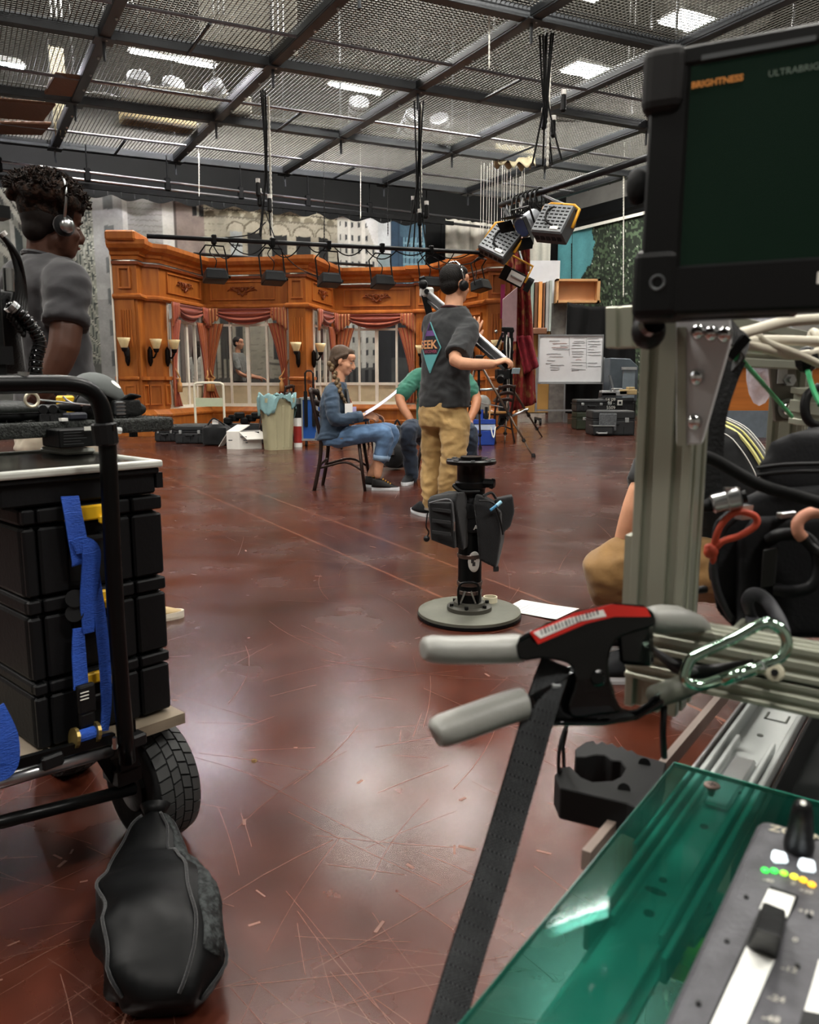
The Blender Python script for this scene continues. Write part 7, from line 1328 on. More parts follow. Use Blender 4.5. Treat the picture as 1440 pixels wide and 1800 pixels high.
bd = obj('oval_badge', MB().surf(lambda a, b: c + for_ @ V3((.0635 * math.cos((.5 + .22 * (b - .5)) * 1.57) * math.cos(-1.2 + (a - .5) * .7 * math.sqrt(max(0, 1 - (2 * b - 1) ** 2))), .0515 * math.cos((.5 + .22 * (b - .5)) * 1.57) * math.sin(-1.2 + (a - .5) * .7 * math.sqrt(max(0, 1 - (2 * b - 1) ** 2))), .0515 * math.sin((.5 + .22 * (b - .5)) * 1.57))), 14, 8), M_ink, cp, smooth=True)
top('clear_sleeve', MB().add([tb(158, .12, .09), tb(215, .12, .05), tb(205, .12, .03), tb(150, .12, .04)], [(0, 1, 2, 3)]), mat('clear_plastic_sheet', 'a9a9a4', .2, 0, .1, alpha=.6), 'clear plastic sleeve standing behind the baseball cap', 'sleeve', solid=.002)
# things between board and organizer
gb = thing('black_manual_box', 'black printed box under the carpeted board, right of the pale bag', 'box', None, AZ(145, 780, zo1 + .02)); p = FP(143, 771, -.16)
obj('box', MB().bx(FP(105, 788, -.16), L1 * .1, -NR * .08, (0, 0, .036)), M_blackp, gb, bevel=.002)
for k in range(5): obj('print_line', MB().bx(FP(112, 760 + 5 * k + 2, -.159), L1 * (.035 + .006 * (k % 3)), NR * .0005, (0, 0, .0012)), M_dink if k % 2 else M_grey, gb)
obj('white_label', MB().bx(FP(148, 757, -.15), L1 * .022, NR * .001, (0, 0, .008)), M_ink, gb)
top('small_silver_tin', MB().cyl(FP(196, 756, -.1), FP(212, 757, -.1), .007, n=10), M_steel, 'small silver tin right of the handle collar, under the board', 'tin')
# articulated arm, black pole, cables at the left edge
aa = thing('ball_joint_arm', 'glossy black ball-jointed flexible arm rising behind the wagon handle', 'flexible arm', None, tb(58, .1)); M_gloss = mat('gloss_black', '0c0c0e', .12, 0, 0, coat=.5)
pts = spline([V3((62, 662, 0)), V3((64, 630, 0)), V3((70, 605, 0)), V3((62, 585, 0)), V3((44, 560, 0)), V3((20, 540, 0))], 3)
for k, p in enumerate(pts): obj('ball_joint', MB().ell(FP(p.x, p.y, -.05), .0125 - .0002 * k, n=14, m=9), M_gloss, aa, smooth=True); 
for k in range(len(pts) - 1): a, b = FP(pts[k].x, pts[k].y, -.05), FP(pts[k + 1].x, pts[k + 1].y, -.05); obj('socket', MB().tube([a.lerp(b, .3), a.lerp(b, .55), a.lerp(b, .7)], [.006, .013, .011], 12), M_blackp, aa, smooth=True)
obj('tip', MB().cyl(FP(26, 545, -.05), FP(16, 536, -.05), .012, n=12), M_steel, aa)
pl = thing('mast_pole', 'black vertical mast cut by the left edge above the wagon', 'mast', None, FP(8, 655, -.02)); obj('mast', MB().bx(FP(-25, 662, -.02), L1 * .036, -NR * .03, (0, 0, .34)), M_black, pl, bevel=.003); obj('mast_collar', MB().bx(FP(-30, 640, -.015), L1 * .05, -NR * .04, (0, 0, .03)), M_blackp, pl); obj('mast_cap', MB().bx(FP(-28, 378, -.018), L1 * .042, -NR * .034, (0, 0, .02)), M_blackp, pl)
cbs = thing('hanging_cables', 'bunch of black cables with a silver plug hung beside the mast', 'cables', None, FP(20, 560, -.04))
for k in range(6): obj('cable', MB().tube(spline([FP(2 + 2 * k, 412 + 2 * k, -.05), FP(20 + 3 * k, 440 + 4 * k, -.05), FP(30 + 3 * k, 490 + 8 * k, -.05 - .01 * k), FP(16 + 5 * k, 560 + 6 * k, -.05)], 5), .0045, 7), M_cable, cbs, smooth=True)
obj('plug', MB().cyl(FP(14, 472, -.035), FP(16, 512, -.035), .0085, n=12), M_steel, cbs); obj('plug_tape', MB().cyl(FP(4, 408, -.04), FP(9, 414, -.04), .006, n=8), M_white, cbs); obj('dark_wrap', MB().tube([FP(8, 512, -.08), FP(8, 570, -.1), FP(12, 650, -.12)], [.012, .026, .032], 10), M_fabric, cbs, smooth=True)
# sandbag on the floor
sb = thing('sandbag', 'black sandbag with a woven strip slumped against the wagon wheel', 'sandbag', None, G(285, 1760)); M_sb = mat('sandbag_nylon', '121314', .45, spec=.25, metal=0, var=.2, vscale=9, bump=.5, bscale=6)
ax = [(272, 1436, 1.44, .018, .02), (268, 1475, 1.40, .05, .035), (262, 1540, 1.33, .078, .055), (270, 1620, 1.25, .096, .07), (284, 1700, 1.17, .098, .075), (290, 1770, 1.09, .085, .06), (282, 1810, 1.05, .05, .035)]
C_ = [AY(x, y, Y_) for x, y, Y_, *_ in ax]; C_ = [V3((c.x, c.y, max(c.z, a_[4] * .95))) for c, a_ in zip(C_, ax)]
cs_ = spline(C_, 6); hw_ = interp([a_[3] for a_ in ax], 6); hd_ = interp([a_[4] for a_ in ax], 6); rg = []
for i, c in enumerate(cs_):
    d = (cs_[min(i + 1, len(cs_) - 1)] - cs_[max(i - 1, 0)]).normalized(); x = d.cross(ZUP).normalized() * -1; x = x if x.x > 0 else -x; n_ = x.cross(d).normalized(); n_ = n_ if n_.z > 0 else -n_
    ring = []
    for k in range(28):
        a = 2 * math.pi * k / 28; e = math.copysign(abs(math.cos(a)) ** .75, math.cos(a)), math.copysign(abs(math.sin(a)) ** .8, math.sin(a)); w = 1 + .05 * math.sin(a * 5 + i * .5) + .04 * math.sin(i * .9 + a * 2); p = c + x * hw_[i] * e[0] * w + n_ * hd_[i] * e[1] * w; p.z = max(p.z, .002); ring.append(p)
    rg.append(ring)
obj('bag', MB().loft(rg), M_sb, sb, smooth=True)
def strip_(i, k, o=.004): p = rg[i][k]; c = cs_[i]; return p + (p - c).normalized() * o
ms_ = MB().loft([[strip_(i, k) for k in (1, 2, 3, 4)] + [strip_(i, k, -.004) for k in (4, 3, 2, 1)] for i in range(1, len(rg) - 6)])
obj('woven_strip', ms_, mat('woven_mesh', '17191a', .8, 0, .5, 90, .5, 130, col2='2c3030', contrast=(.4, .6)), sb, smooth=True)
for k in (5, 0, 11): obj('seam', MB().tube([strip_(i, k, .003) for i in range(1, len(rg) - 2)], .0028, 6), M_fabric, sb, smooth=True)
obj('gathered_neck', MB().tube([cs_[0], cs_[0] + (cs_[0] - cs_[1]).normalized() * .02 + V3((0, 0, .006))], [.018, .03], 10), M_sb, sb, smooth=True)
lp = thing('floor_ring', 'tiny brass ring lying on the open floor', 'ring', None, G(447, 1338)); obj('ring', MB().tube([G(447, 1338) + V3((.006 * math.cos(a), .006 * math.sin(a), .0015)) for a in np.linspace(0, 6.28, 14)[:-1]], .0012, 5, closed=True), M_brass, lp)
# ------------------------------------------------------------------ right foreground: slotted-aluminium camera cart
E1 = V3((.582, .813, 0)).normalized(); E2 = V3((E1.y, -E1.x, 0))
M_slot = mat('slotted_aluminium', '9c9e8f', .36, .6, .1, 10, stretch=(1, 1, .2)); M_slotd = mat('slot_dark', '3b3f38', .5, .5, .1)
def slot_poly(h, gs, g, dp):
    side = [-h]
    for c in gs: side += [c - g, c - g, c + g, c + g]
    pts = []
    for rot in range(4):
        a = rot * math.pi / 2; ca, sa = round(math.cos(a)), round(math.sin(a)); loc = [(-h, -h)]
        for c in gs: loc += [(c - g, -h), (c - g, -h + dp), (c + g, -h + dp), (c + g, -h)]
        pts += [(x * ca - y * sa, x * sa + y * ca) for x, y in loc]
    return pts
def extru(nm, a, b, size, par, xdir, gs=None, m=None):
    h = size / 2; gs = gs or (-h * .5, h * .5); d = (V3(b) - V3(a)); x = V3(xdir).normalized(); y = d.normalized().cross(x)
    return obj(nm, MB().prism(slot_poly(h, gs, h * .17, h * .28), a, x, y, d.normalized(), d.length), m or M_slot, par, bevel=.0008)
pb_ = P(1152, 1066, .62); PX = V3((pb_.x, pb_.y, 0)) + E1 * .02
zt = AY(1172, 545, PX.y).z
cart = thing('camera_cart', 'camera cart of slotted aluminium bars with a silver gusset plate on its post', 'cart', None, V3((PX.x, PX.y, 0)))
extru('post', PX + V3((0, 0, .70)), PX + V3((0, 0, zt + .05)), .042, cart, E2)
# gusset plate with dome bolts on the post's face
QF = PX - E1 * .024
def QP(x, y, out=0.0): r_ = ray(x, y); o = QF - E1 * out; return CAM + r_ * ((o - CAM).dot(E1) / r_.dot(E1))   # point on the plane of the post's front
pl_px = [(1188, 556), (1282, 556), (1284, 600), (1240, 756), (1232, 782), (1188, 782)]
def plate(nm, pxs, out, th, m, par, **k):
    v = [QP(x, y, out) for x, y in pxs]; n = len(v); return obj(nm, MB().add(v + [p + E1 * th for p in v], [tuple(reversed(range(n))), tuple(range(n, 2 * n))] + [(i, (i + 1) % n, n + (i + 1) % n, n + i) for i in range(n)]), m, par, **k)
M_gus = mat('satin_plate', 'c6c7c8', .4, .15, .06, 4)
gu = plate('gusset_plate', pl_px, .006, .006, M_gus, cart, bevel=.0015, seg=2); plate('gusset_edge', [(1190, 575), (1206, 575), (1206, 784), (1190, 784)], .0075, .004, M_slot, cart)
for x, y in ((1228, 583), (1251, 586), (1274, 588), (1225, 664), (1221, 742)): c = QP(x, y, .006); obj('bolt_washer', MB().cyl(c, c - E1 * .0012, .0055, n=18), M_steel, gu); obj('dome_bolt', MB().ell(c - E1 * .001, (.0048, .0048, .006), n=16, m=10), M_chrome, gu, smooth=True)
# low cross beam along the front, running toward the camera at the right
zb = .768; B0 = V3((PX.x, PX.y, zb)) - E1 * .012 - E2 * .03; B1 = B0 + E2 * .62
BT0 = QF + V3((0, 0, 0)); bt = P(1165, 1095, .60)
for k, (y0, y1, nm) in enumerate(((1096, 1152, 'cross_beam'), (1158, 1205, 'cross_beam'))):
    zz0, zz1 = [(CAM + ray(1180, y) * ((QF - CAM).dot(E1) / ray(1180, y).dot(E1))).z for y in (y1, y0)]; zc = (zz0 + zz1) / 2; h = zz1 - zz0; o = V3((PX.x, PX.y, zc)) - E1 * .016
    extru(nm, o - E2 * .02, o + E2 * .62, h, cart, E1, (-h * .2, h * .22))
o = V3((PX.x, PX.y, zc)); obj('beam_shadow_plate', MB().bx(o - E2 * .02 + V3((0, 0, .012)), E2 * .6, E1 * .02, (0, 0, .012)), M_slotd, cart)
extru('side_rail', V3((PX.x, PX.y, .742)) + E1 * .03 + E2 * .055, V3((PX.x, PX.y, .742)) + E1 * .75 + E2 * .055, .03, cart, E2)
extru('green_stub', QP(1097, 612, -.03), QP(1097, 540, -.03), .022, cart, E2, (0,)); obj('foot_block', MB().bx(QP(1093, 1075, -.03), E2 * .012, E1 * .03, (0, 0, .065)), M_slot, cart)
# far end of the frame: second post, upper rails, plate
P2 = AY(1386, 735, 1.05); P2 = V3((P2.x, P2.y, 0)); z2 = AY(1386, 628, P2.y).z
extru('post', P2, P2 + V3((0, 0, z2)), .042, cart, E2)
u0, u1 = P(1225, 618, .80), P(1420, 628, 1.02)
extru('upper_rail', P(1215, 622, .78), P(1420, 634, 1.0), .022, cart, ZUP, (0,)); extru('upper_rail', P(1270, 578, .86), P(1415, 604, 1.04), .026, cart, ZUP, (0,)); obj('rail_end_cap', MB().box(P(1425, 606, 1.03), (.03, .01, .03)), M_blackp, cart)
extru('back_rail', P(1410, 712, 1.0), P(1480, 722, .95), .045, cart, ZUP)
pp = [(1352, 642), (1398, 640), (1412, 720), (1412, 742), (1362, 742)]; pv = [AY(x, y, P2.y - .03) for x, y in pp]; n = len(pv)
g2 = obj('corner_plate', MB().add(pv + [p + V3((0, .005, 0)) for p in pv], [tuple(reversed(range(n))), tuple(range(n, 2 * n))] + [(i, (i + 1) % n, n + (i + 1) % n, n + i) for i in range(n)]), mat('dull_plate', '77746c', .4, .6, .08), cart, bevel=.0015)
obj('slot_hole', MB().bx(AY(1366, 674, P2.y - .032), (.012, 0, 0), (0, -.001, 0), (0, 0, .022)), M_gus, g2); c = AY(1386, 668, P2.y - .032); obj('nut', MB().cyl(c, c - V3((0, .006, 0)), .008, n=6).cyl(c, c - V3((0, .012, 0)), .004, n=10), M_steel, g2)
c = AY(1385, 718, P2.y - .032); obj('round_washer', MB().cyl(c, c - V3((0, .002, 0)), .013, n=20), M_steel, g2); obj('dome_bolt', MB().ell(c - V3((0, .003, 0)), (.009, .007, .009), n=14, m=8), M_chrome, g2, smooth=True)
# cables on the frame
M_wcab = mat('off_white_cable', 'b9b3a2', .55, 0, .1); wc = thing('white_cable_bundle', 'bundle of off-white cables tied along the upper rail under the monitor', 'cables', None, P(1330, 600, .7))
for k, pts in enumerate((((1215, 622, .62), (1270, 596, .64), (1320, 582, .66), (1380, 566, .7), (1460, 560, .72)), ((1210, 618, .62), (1262, 602, .64), (1330, 610, .72), (1400, 625, .8), (1450, 615, .82)), ((1216, 612, .61), (1280, 604, .66), (1350, 598, .75), (1440, 600, .8)), ((1232, 616, .61), (1265, 612, .63), (1290, 604, .66), (1310, 606, .68)), ((1400, 625, .84), (1432, 606, .82), (1436, 588, .82), (1428, 585, .83), (1424, 612, .83)), ((1330, 590, .72), (1350, 604, .74), (1400, 622, .78), (1440, 640, .8)))): obj('cable', MB().tube(spline([P(*p) for p in pts], 6), .0048 if k < 4 else .0042, 8), M_wcab, wc, smooth=True)
obj('tie', MB().ell(P(1418, 632, .82), (.012, .012, .014), n=8, m=6), M_black, wc); obj('tie', MB().bar(P(1290, 606, .62), P(1302, 616, .62), .01, .02), M_black, wc)
ps = thing('black_strap', 'black strap slanting down from the monitor behind the gusset plate', 'strap', None, P(1260, 700, .66))
obj('webbing', MB().tube(spline([P(1262, 552, .6), P(1290, 590, .62), P(1312, 612, .65), P(1290, 640, .68)], 5), .002, 6, ry=.009), M_fabric, ps); obj('webbing', MB().tube(spline([P(1292, 632, .68), P(1276, 670, .68), P(1256, 740, .68), P(1250, 850, .68), P(1254, 900, .68)], 5), .0095, 6, ry=.002, up=E1), M_fabric, ps)
gs_ = thing('green_string', 'thin green cord tied across the frame, from the rail to the corner plate', 'cord', None, P(1350, 680, .75)); M_gst = mat('green_cord', '3aa56c', .5, 0, .05)
obj('cord', MB().cyl(P(1293, 620, .68), P(1392, 732, .92), .0022, n=7), M_gst, gs_); obj('cord', MB().tube(spline([P(1418, 645, .82), P(1428, 680, .8), P(1442, 712, .78)], 5), .0026, 7), M_gst, gs_); obj('knot', MB().ell(P(1294, 622, .67), .006, n=8, m=6), M_gst, gs_)
kc = thing('thick_black_cable', 'thick black cable crossing from the post to the upper right of the soft bag', 'cable', None, P(1300, 800, .7)); obj('cable', MB().tube(spline([P(1206, 797, .64), P(1250, 806, .64), P(1330, 850, .64), P(1400, 872, .63), P(1470, 892, .62)], 6), .0052, 10), M_rubber, kc, smooth=True)
top('looped_black_cable', MB().tube(spline([P(1440, 680, .95), P(1420, 694, .95), P(1415, 720, .95), P(1424, 742, .95), P(1450, 752, .95)], 5), .0055, 8), M_cable, 'black cable loop at the right edge above the soft bag', 'cable', smooth=True)
top('clear_bag', MB().ell(P(1330, 580, 1.1) , (.05, .03, .035), n=14, m=9).ell(P(1340, 640, 1.15), (.022, .02, .06), n=12, m=8), mat('crinkled_film', 'c9cbd6', .2, 0, .2, 30, .8, 60, alpha=.45), 'crinkled clear plastic bag caught between the upper rails', 'plastic bag', smooth=True)
# soft equipment bag behind the beam
sbg = thing('soft_equipment_bag', 'black padded equipment bag with a moulded round handle, standing on the cart', 'bag', None, P(1380, 1120, .74)); M_bagf = mat('bag_fabric', '131418', .75, 0, .25, 25, .08, 300); M_bagp = mat('bag_piping', '1c1d20', .5, 0, .1)
def lay(pts, d): return [P(x, y, d) for x, y in pts]
fr_ = [(1300, 1128), (1256, 1080), (1238, 1000), (1246, 925), (1290, 880), (1340, 864), (1460, 852), (1520, 900), (1520, 1128)]
obj('body', fuse(MB().loft([[P(x, y, .70 + .0 * i) if i == 0 else P(x, y, .70) + E1 * .16 for x, y in fr_] for i in (0, 1)]), .006, 8), M_bagf, sbg, smooth=True)
obj('top_flap', fuse(MB().loft([[P(x, y, .71) for x, y in ((1336, 872), (1330, 820), (1352, 776), (1400, 758), (1500, 765), (1520, 880))], [P(x, y, .71) + E1 * .12 for x, y in ((1336, 872), (1330, 820), (1352, 776), (1400, 758), (1500, 765), (1520, 880))]]), .006, 6), M_bagf, sbg, smooth=True)
for y in (815, 828): obj('flap_seam', MB().tube(spline([P(1330, y + 8, .70), P(1380, y + 2, .692), P(1450, y, .69)], 4), .002, 6), M_bagp, sbg, smooth=True)
obj('front_panel', fuse(MB().loft([[P(x, y, .688) for x, y in ((1296, 1120), (1300, 950), (1325, 912), (1500, 905), (1510, 1120))], [P(x, y, .705) for x, y in ((1290, 1122), (1294, 945), (1322, 906), (1505, 898), (1515, 1122))]]), .004, 3), M_bagf, sbg, smooth=True)
obj('zip_edge', MB().tube(spline([P(1288, 1090, .697), P(1262, 1040, .697), P(1255, 985, .695), P(1272, 930, .693), P(1300, 905, .69)], 6), .0035, 7), mat('zip_teeth', '2a2b2e', .4, .3, .2, 200), sbg, smooth=True)
obj('moulded_handle', MB().tube(spline([P(1352, 950, .685), P(1372, 940, .676), P(1410, 942, .672), P(1434, 965, .67), P(1440, 1000, .67), P(1426, 1030, .672), P(1392, 1040, .676), P(1362, 1036, .684)], 6), .0055, 10), M_bagp, sbg, smooth=True); obj('handle_patch', MB().bx(P(1336, 1035, .684), P(1362, 1030, .682) - P(1336, 1035, .684), E1 * .003, (0, 0, .034)), mat('patch_grey', '2b2b2c', .7, 0, .1), sbg, bevel=.001)
obj('pull_loop', MB().tube(spline([P(1322, 1085, .665), P(1314, 1058, .655), P(1326, 1044, .65), P(1348, 1056, .645), P(1370, 1090, .62), P(1380, 1118, .60)], 6), .0055, 8, ry=.0025), mat('loop_webbing', '24252a', .6, 0, .1), sbg, smooth=True); obj('pull_loop', MB().tube(spline([P(1322, 1085, .665), P(1330, 1110, .64), P(1352, 1132, .60), P(1366, 1140, .59)], 6), .0055, 8, ry=.0025), MATS['loop_webbing'], sbg, smooth=True)
obj('zip_pull', MB().box(P(1308, 900, .68), (.012, .008, .012), rotz(.4)), M_steel, sbg); obj('top_buckle', MB().box(P(1382, 905, .69), (.02, .006, .006), rotz(.5)), M_steel, sbg, bevel=.001)
M_red = mat('orange_red_cord', 'b8432a', .6, 0, .2, 90); rcx = obj('red_cord_loop', MB().tube(spline([P(1252, 970, .67), P(1264, 930, .665), P(1284, 906, .662), P(1305, 900, .66), P(1328, 908, .66), P(1328, 924, .66), P(1300, 942, .662), P(1270, 952, .665), P(1252, 972, .67)], 6), .0028, 8), M_red, sbg, smooth=True); obj('knot', MB().ell(P(1250, 970, .668), (.0065, .006, .006), n=8, m=6).ell(P(1247, 964, .668), .0045, n=7, m=5).ell(P(1254, 980, .668), (.003, .003, .006), n=7, m=5), M_red, rcx, smooth=True)
obj('salmon_hook', MB().tube(spline([P(1460, 902, .66), P(1425, 902, .66), P(1404, 916, .66), P(1403, 934, .66), P(1412, 946, .66)], 6), .005, 9), mat('salmon_sleeve', 'c88b72', .5, 0, .05), sbg, smooth=True); obj('hook_cable', MB().tube(spline([P(1411, 944, .66), P(1428, 962, .66), P(1460, 985, .65)], 5), .004, 8), M_cable, sbg, smooth=True)
xl = thing('microphone_plug', 'silver cable plug with white tape, in front of the black bag', 'cable plug', None, P(1260, 900, .67)); a, b = P(1222, 894, .67), P(1312, 872, .66)
obj('boot', MB().tube([a, a.lerp(b, .35)], [.004, .0062], 10), M_rubber, xl, smooth=True); obj('shell', MB().tube([a.lerp(b, .32), a.lerp(b, .36), a.lerp(b, .62), a.lerp(b, .64), a.lerp(b, .86), a.lerp(b, .9)], [.006, .0082, .0085, .0095, .0095, .007], 16), M_steel, xl, auto=40); obj('pin_end', MB().cyl(a.lerp(b, .9), b, .005, n=10), M_black, xl); obj('latch_tab', MB().box(a.lerp(b, .7) + V3((0, 0, .009)), (.012, .006, .003)), M_chrome, xl)
obj('white_tape', MB().tube([P(1208, 928, .665), P(1213, 912, .665), P(1222, 897, .668), P(1228, 890, .669)], .0055, 10), M_white, xl, smooth=True); obj('cable', MB().tube(spline([P(1208, 928, .665), P(1201, 960, .665), P(1200, 1010, .67), P(1212, 1036, .68), P(1240, 1036, .69)], 6), .0035, 8), M_cable, xl, smooth=True)
# field monitor
MBL, MTL = P(1112, 556, .52), P(1136, 96, .50); mx = (P(1440, 536, .47) - P(1130, 560, .517)).normalized(); my = (MTL - MBL); mh = my.length; my.normalize(); mx = (mx - my * mx.dot(my)).normalized(); mn = mx.cross(my).normalized(); mn = mn if mn.dot(CAM - MBL) > 0 else -mn
mo = thing('field_monitor', 'black field monitor showing a dark green screen, in the upper right foreground', 'monitor', None, MBL); mw = .24; M_mon = mat('monitor_black', '101112', .4, 0, .1)
mq = lambda s, t, o=0.0: MBL + mx * s + my * t + mn * o
obj('housing', MB().bx(mq(.004, .0, -.024), mx * mw, my * mh, mn * .022), M_mon, mo, bevel=.006, seg=3)
for nm, a, w, h in (('bottom_bezel', (.0, 0), mw, .03), ('top_bezel', (.018, mh - .012), mw - .02, .012), ('left_bezel', (.004, .02), .024, mh - .03)): obj(nm, MB().bx(mq(a[0], a[1], -.003), mx * w, my * h, mn * .006), M_mon, mo, bevel=.002)
obj('corner_guard', MB().bx(mq(-.001, mh - .038, -.026), mx * .026, my * .04, mn * .034), mat('guard_rubber', '1f1e1e', .65, 0, .1), mo, bevel=.007, seg=3); obj('corner_guard', MB().bx(mq(-.001, -.003, -.026), mx * .03, my * .045, mn * .03), M_mon, mo, bevel=.006, seg=3)
obj('screen', MB().bx(mq(.027, .029, -.002), mx * (mw - .03), my * (mh - .04), mn * .003), mat('green_screen_glass', '04140b', .25, 0, 0, spec=.4, emit=(.0012, .01, .005), estr=.25), mo)
c = mq(.0155, .02, .004); obj('corner_screw', MB().tube([c + (mx * math.cos(a) + my * math.sin(a)) * .0042 for a in np.linspace(0, 6.28, 18)[:-1]], .001, 6, closed=True), M_grey, mo)
obj('lettering', text_mb('LILLIPUT', mq(.106, .0145, .0035), mx, my, .0092, bold=.0003), M_ink, mo); obj('status_text', text_mb('BRIGHTNESS', mq(.029, mh - .026, .0035), mx, my, .0052, bold=.0002), mat('amber_text', 'a8651c', .6, 0, 0, emit=(.5, .2, .03), estr=.12), mo); obj('status_text', text_mb('ULTRABRIGHT', mq(.072, mh - .0265, .0035), mx, my, .0052), mat('dim_text', '5d6a60', .6, 0, 0), mo); obj('glare_strip', MB().bx(mq(.034, mh - .0105, .003), mx * .062, my * .0028, mn * .0006), M_grey, mo)
for t_ in (.105,): obj('side_knob', MB().ell(mq(-.004, t_ - .02, -.014), (.008, .008, .012), n=10, m=7), M_rubber, mo, smooth=True)
mm = thing('monitor_mount', 'black knobbed clamp mount joining the monitor to the post', 'mount', None, P(1135, 580, .56)); obj('clamp_body', MB().ell(P(1140, 582, .565), (.012, .013, .013), n=14, m=9), M_blackp, mm, smooth=True); obj('clamp_plate', MB().bx(P(1108, 600, .57), E2 * .016, E1 * .02, (0, 0, .03)), M_blackp, mm, bevel=.003); obj('thumb_knob', MB().cyl(P(1142, 572, .548), P(1150, 566, .54), .008, n=12), M_gloss, mm); obj('arm', MB().bx(P(1120, 566, .56), E2 * .1, E1 * .02, (0, 0, .008)), M_blackp, mm, bevel=.002)
# spring clamp
CO = P(1050, 1190, .56); cz = UPV; cx_ = (P(1150, 1190, .575) - P(950, 1190, .545)).normalized(); cyd = cx_.cross(cz).normalized()
def CP(x, y, out=0.0): r_ = ray(x, y); o = CO - cyd * out; return CAM + r_ * ((o - CAM).dot(cyd) / r_.dot(cyd))
if (CP(0, 0, .1) - CAM).length > (CP(0, 0, 0) - CAM).length: cyd = -cyd
cl = thing('spring_clamp', 'big black spring clamp with grey rubber handles, gripping the front beam of the cart', 'clamp', None, CP(1050, 1270)); M_cl = mat('clamp_enamel', '0f1011', .18, .3, .1, coat=.6); M_gr = mat('grey_rubber_grip', '7b7b76', .42, 0, .08, 12, .08, 60)
def cpoly(nm, px, o0, o1, m, par=cl, **k):
    v0 = [CP(x, y, o0) for x, y in px]; v1 = [CP(x, y, o1) for x, y in px]; n = len(px); return obj(nm, MB().add(v0 + v1, [tuple(reversed(range(n))), tuple(range(n, 2 * n))] + [(i, (i + 1) % n, n + (i + 1) % n, n + i) for i in range(n)]), m, par, **k)
def smooth_px(px, k=4): return [(p.x, p.y) for p in spline([V3((x, y, 0)) for x, y in px], k, True)]
up_px = [(912, 1122), (960, 1098), (1020, 1074), (1080, 1062), (1130, 1066), (1150, 1080), (1150, 1100), (1120, 1110), (1085, 1124), (1070, 1160), (1076, 1210), (1090, 1250), (1058, 1256), (1010, 1262), (1000, 1240), (1012, 1200), (1000, 1168), (955, 1158), (914, 1160)]
cpoly('upper_lever', smooth_px(up_px, 3), .004, .012, M_cl, bevel=.0015, seg=2); cpoly('upper_lever_back', smooth_px(up_px, 3), -.012, -.004, M_cl)
cpoly('upper_spine', [(912, 1120), (960, 1096), (1020, 1072), (1080, 1060), (1132, 1064), (1150, 1078), (1150, 1086), (1130, 1072), (1080, 1068), (1020, 1081), (960, 1105), (912, 1130)], -.012, .013, M_cl, bevel=.001)
cpoly('jaw_block', [(1085, 1112), (1148, 1092), (1150, 1172), (1090, 1168)], -.012, .010, M_cl, bevel=.003)
lo_px = [(918, 1232), (945, 1214), (985, 1196), (1010, 1180), (1040, 1176), (1075, 1200), (1088, 1240), (1120, 1246), (1165, 1212), (1168, 1240), (1120, 1262), (1060, 1272), (980, 1274), (922, 1270)]
cpoly('lower_lever', smooth_px(lo_px, 3), -.006, .006, M_cl, bevel=.0015, seg=2); cpoly('lower_spine', [(960, 1268), (1060, 1268), (1118, 1258), (1166, 1228), (1168, 1238), (1120, 1266), (1060, 1276), (960, 1276)], -.012, .012, M_cl, bevel=.001)
c = CP(1050, 1192, .012); obj('pivot_rivet', MB().tube([c, c - (c - CAM).normalized() * .003], [.006, .004], 14), M_cl, cl); obj('spring', MB().tube([CP(985 + 34 * math.cos(a), 1192 + 42 * math.sin(a), .002) for a in np.linspace(-1.9, 1.9, 20)], .0018, 7), M_steel, cl, smooth=True); obj('spring_tail', MB().cyl(CP(985, 1206, .006), CP(970, 1206, .006), .0016, n=7), M_steel, cl)
def grip(nm, pts): return obj(nm, MB().tube(spline([CP(x, y) for x, y, *_ in pts], 4), interp([p[2] for p in pts], 4), 16, ry=interp([p[2] * .85 for p in pts], 4)), M_gr, cl, smooth=True)
grip('upper_grip', [(742, 1140, .004), (746, 1140, .0085), (762, 1141, .0105), (800, 1143, .0108), (860, 1142, .0112), (905, 1140, .0115), (918, 1140, .0105)]); grip('lower_grip', [(762, 1290, .005), (766, 1288, .0105), (782, 1283, .0125), (820, 1270, .0128), (870, 1252, .0128), (912, 1238, .0125), (920, 1236, .0115)])
obj('upper_jaw_tip', MB().tube(spline([CP(1142, 1086, -.002), CP(1160, 1088, -.002), CP(1190, 1090, -.002), CP(1225, 1096, -.004), CP(1244, 1104, -.006)], 4), interp([.0085, .0105, .0105, .007, .003], 4), 14), M_gr, cl, smooth=True); obj('lower_jaw_tip', MB().tube([CP(1150, 1225), CP(1200, 1208, -.005), CP(1240, 1196, -.01)], [.008, .009, .006], 12), mat('olive_rubber', '4d4f45', .6, 0, .1), cl, smooth=True)
lab = [(924, 1128), (1010, 1086), (1075, 1068), (1130, 1068), (1142, 1078), (1090, 1082), (1030, 1098), (950, 1140)]
def label_quad(nm, px, m, lift): obj(nm, MB().add([CP(x, y, .0145) - (CP(x, y) - CAM).normalized() * lift for x, y in px], [tuple(range(len(px)))]), m, cl, solid=.0006)
label_quad('red_label', [(932, 1112), (1010, 1078), (1076, 1062), (1136, 1068), (1144, 1084), (1080, 1084), (1030, 1096), (946, 1132)], mat('red_label', 'c3241c', .3, 0, .05, coat=.4), .0005); label_quad('white_label', [(938, 1112), (1000, 1087), (1060, 1072), (1066, 1083), (1020, 1092), (950, 1122)], M_white, .0012)
for k in range(17): x = 950 + 6.1 * k; y = 1110 - (x - 950) * .36; w_ = (1, 2.2, 1.4)[k % 3]; label_quad('barcode_bar', [(x, y - 4), (x + w_, y - 4.5), (x + w_ + 3, y + 5), (x + 3, y + 5.5)], M_dink, .0018)
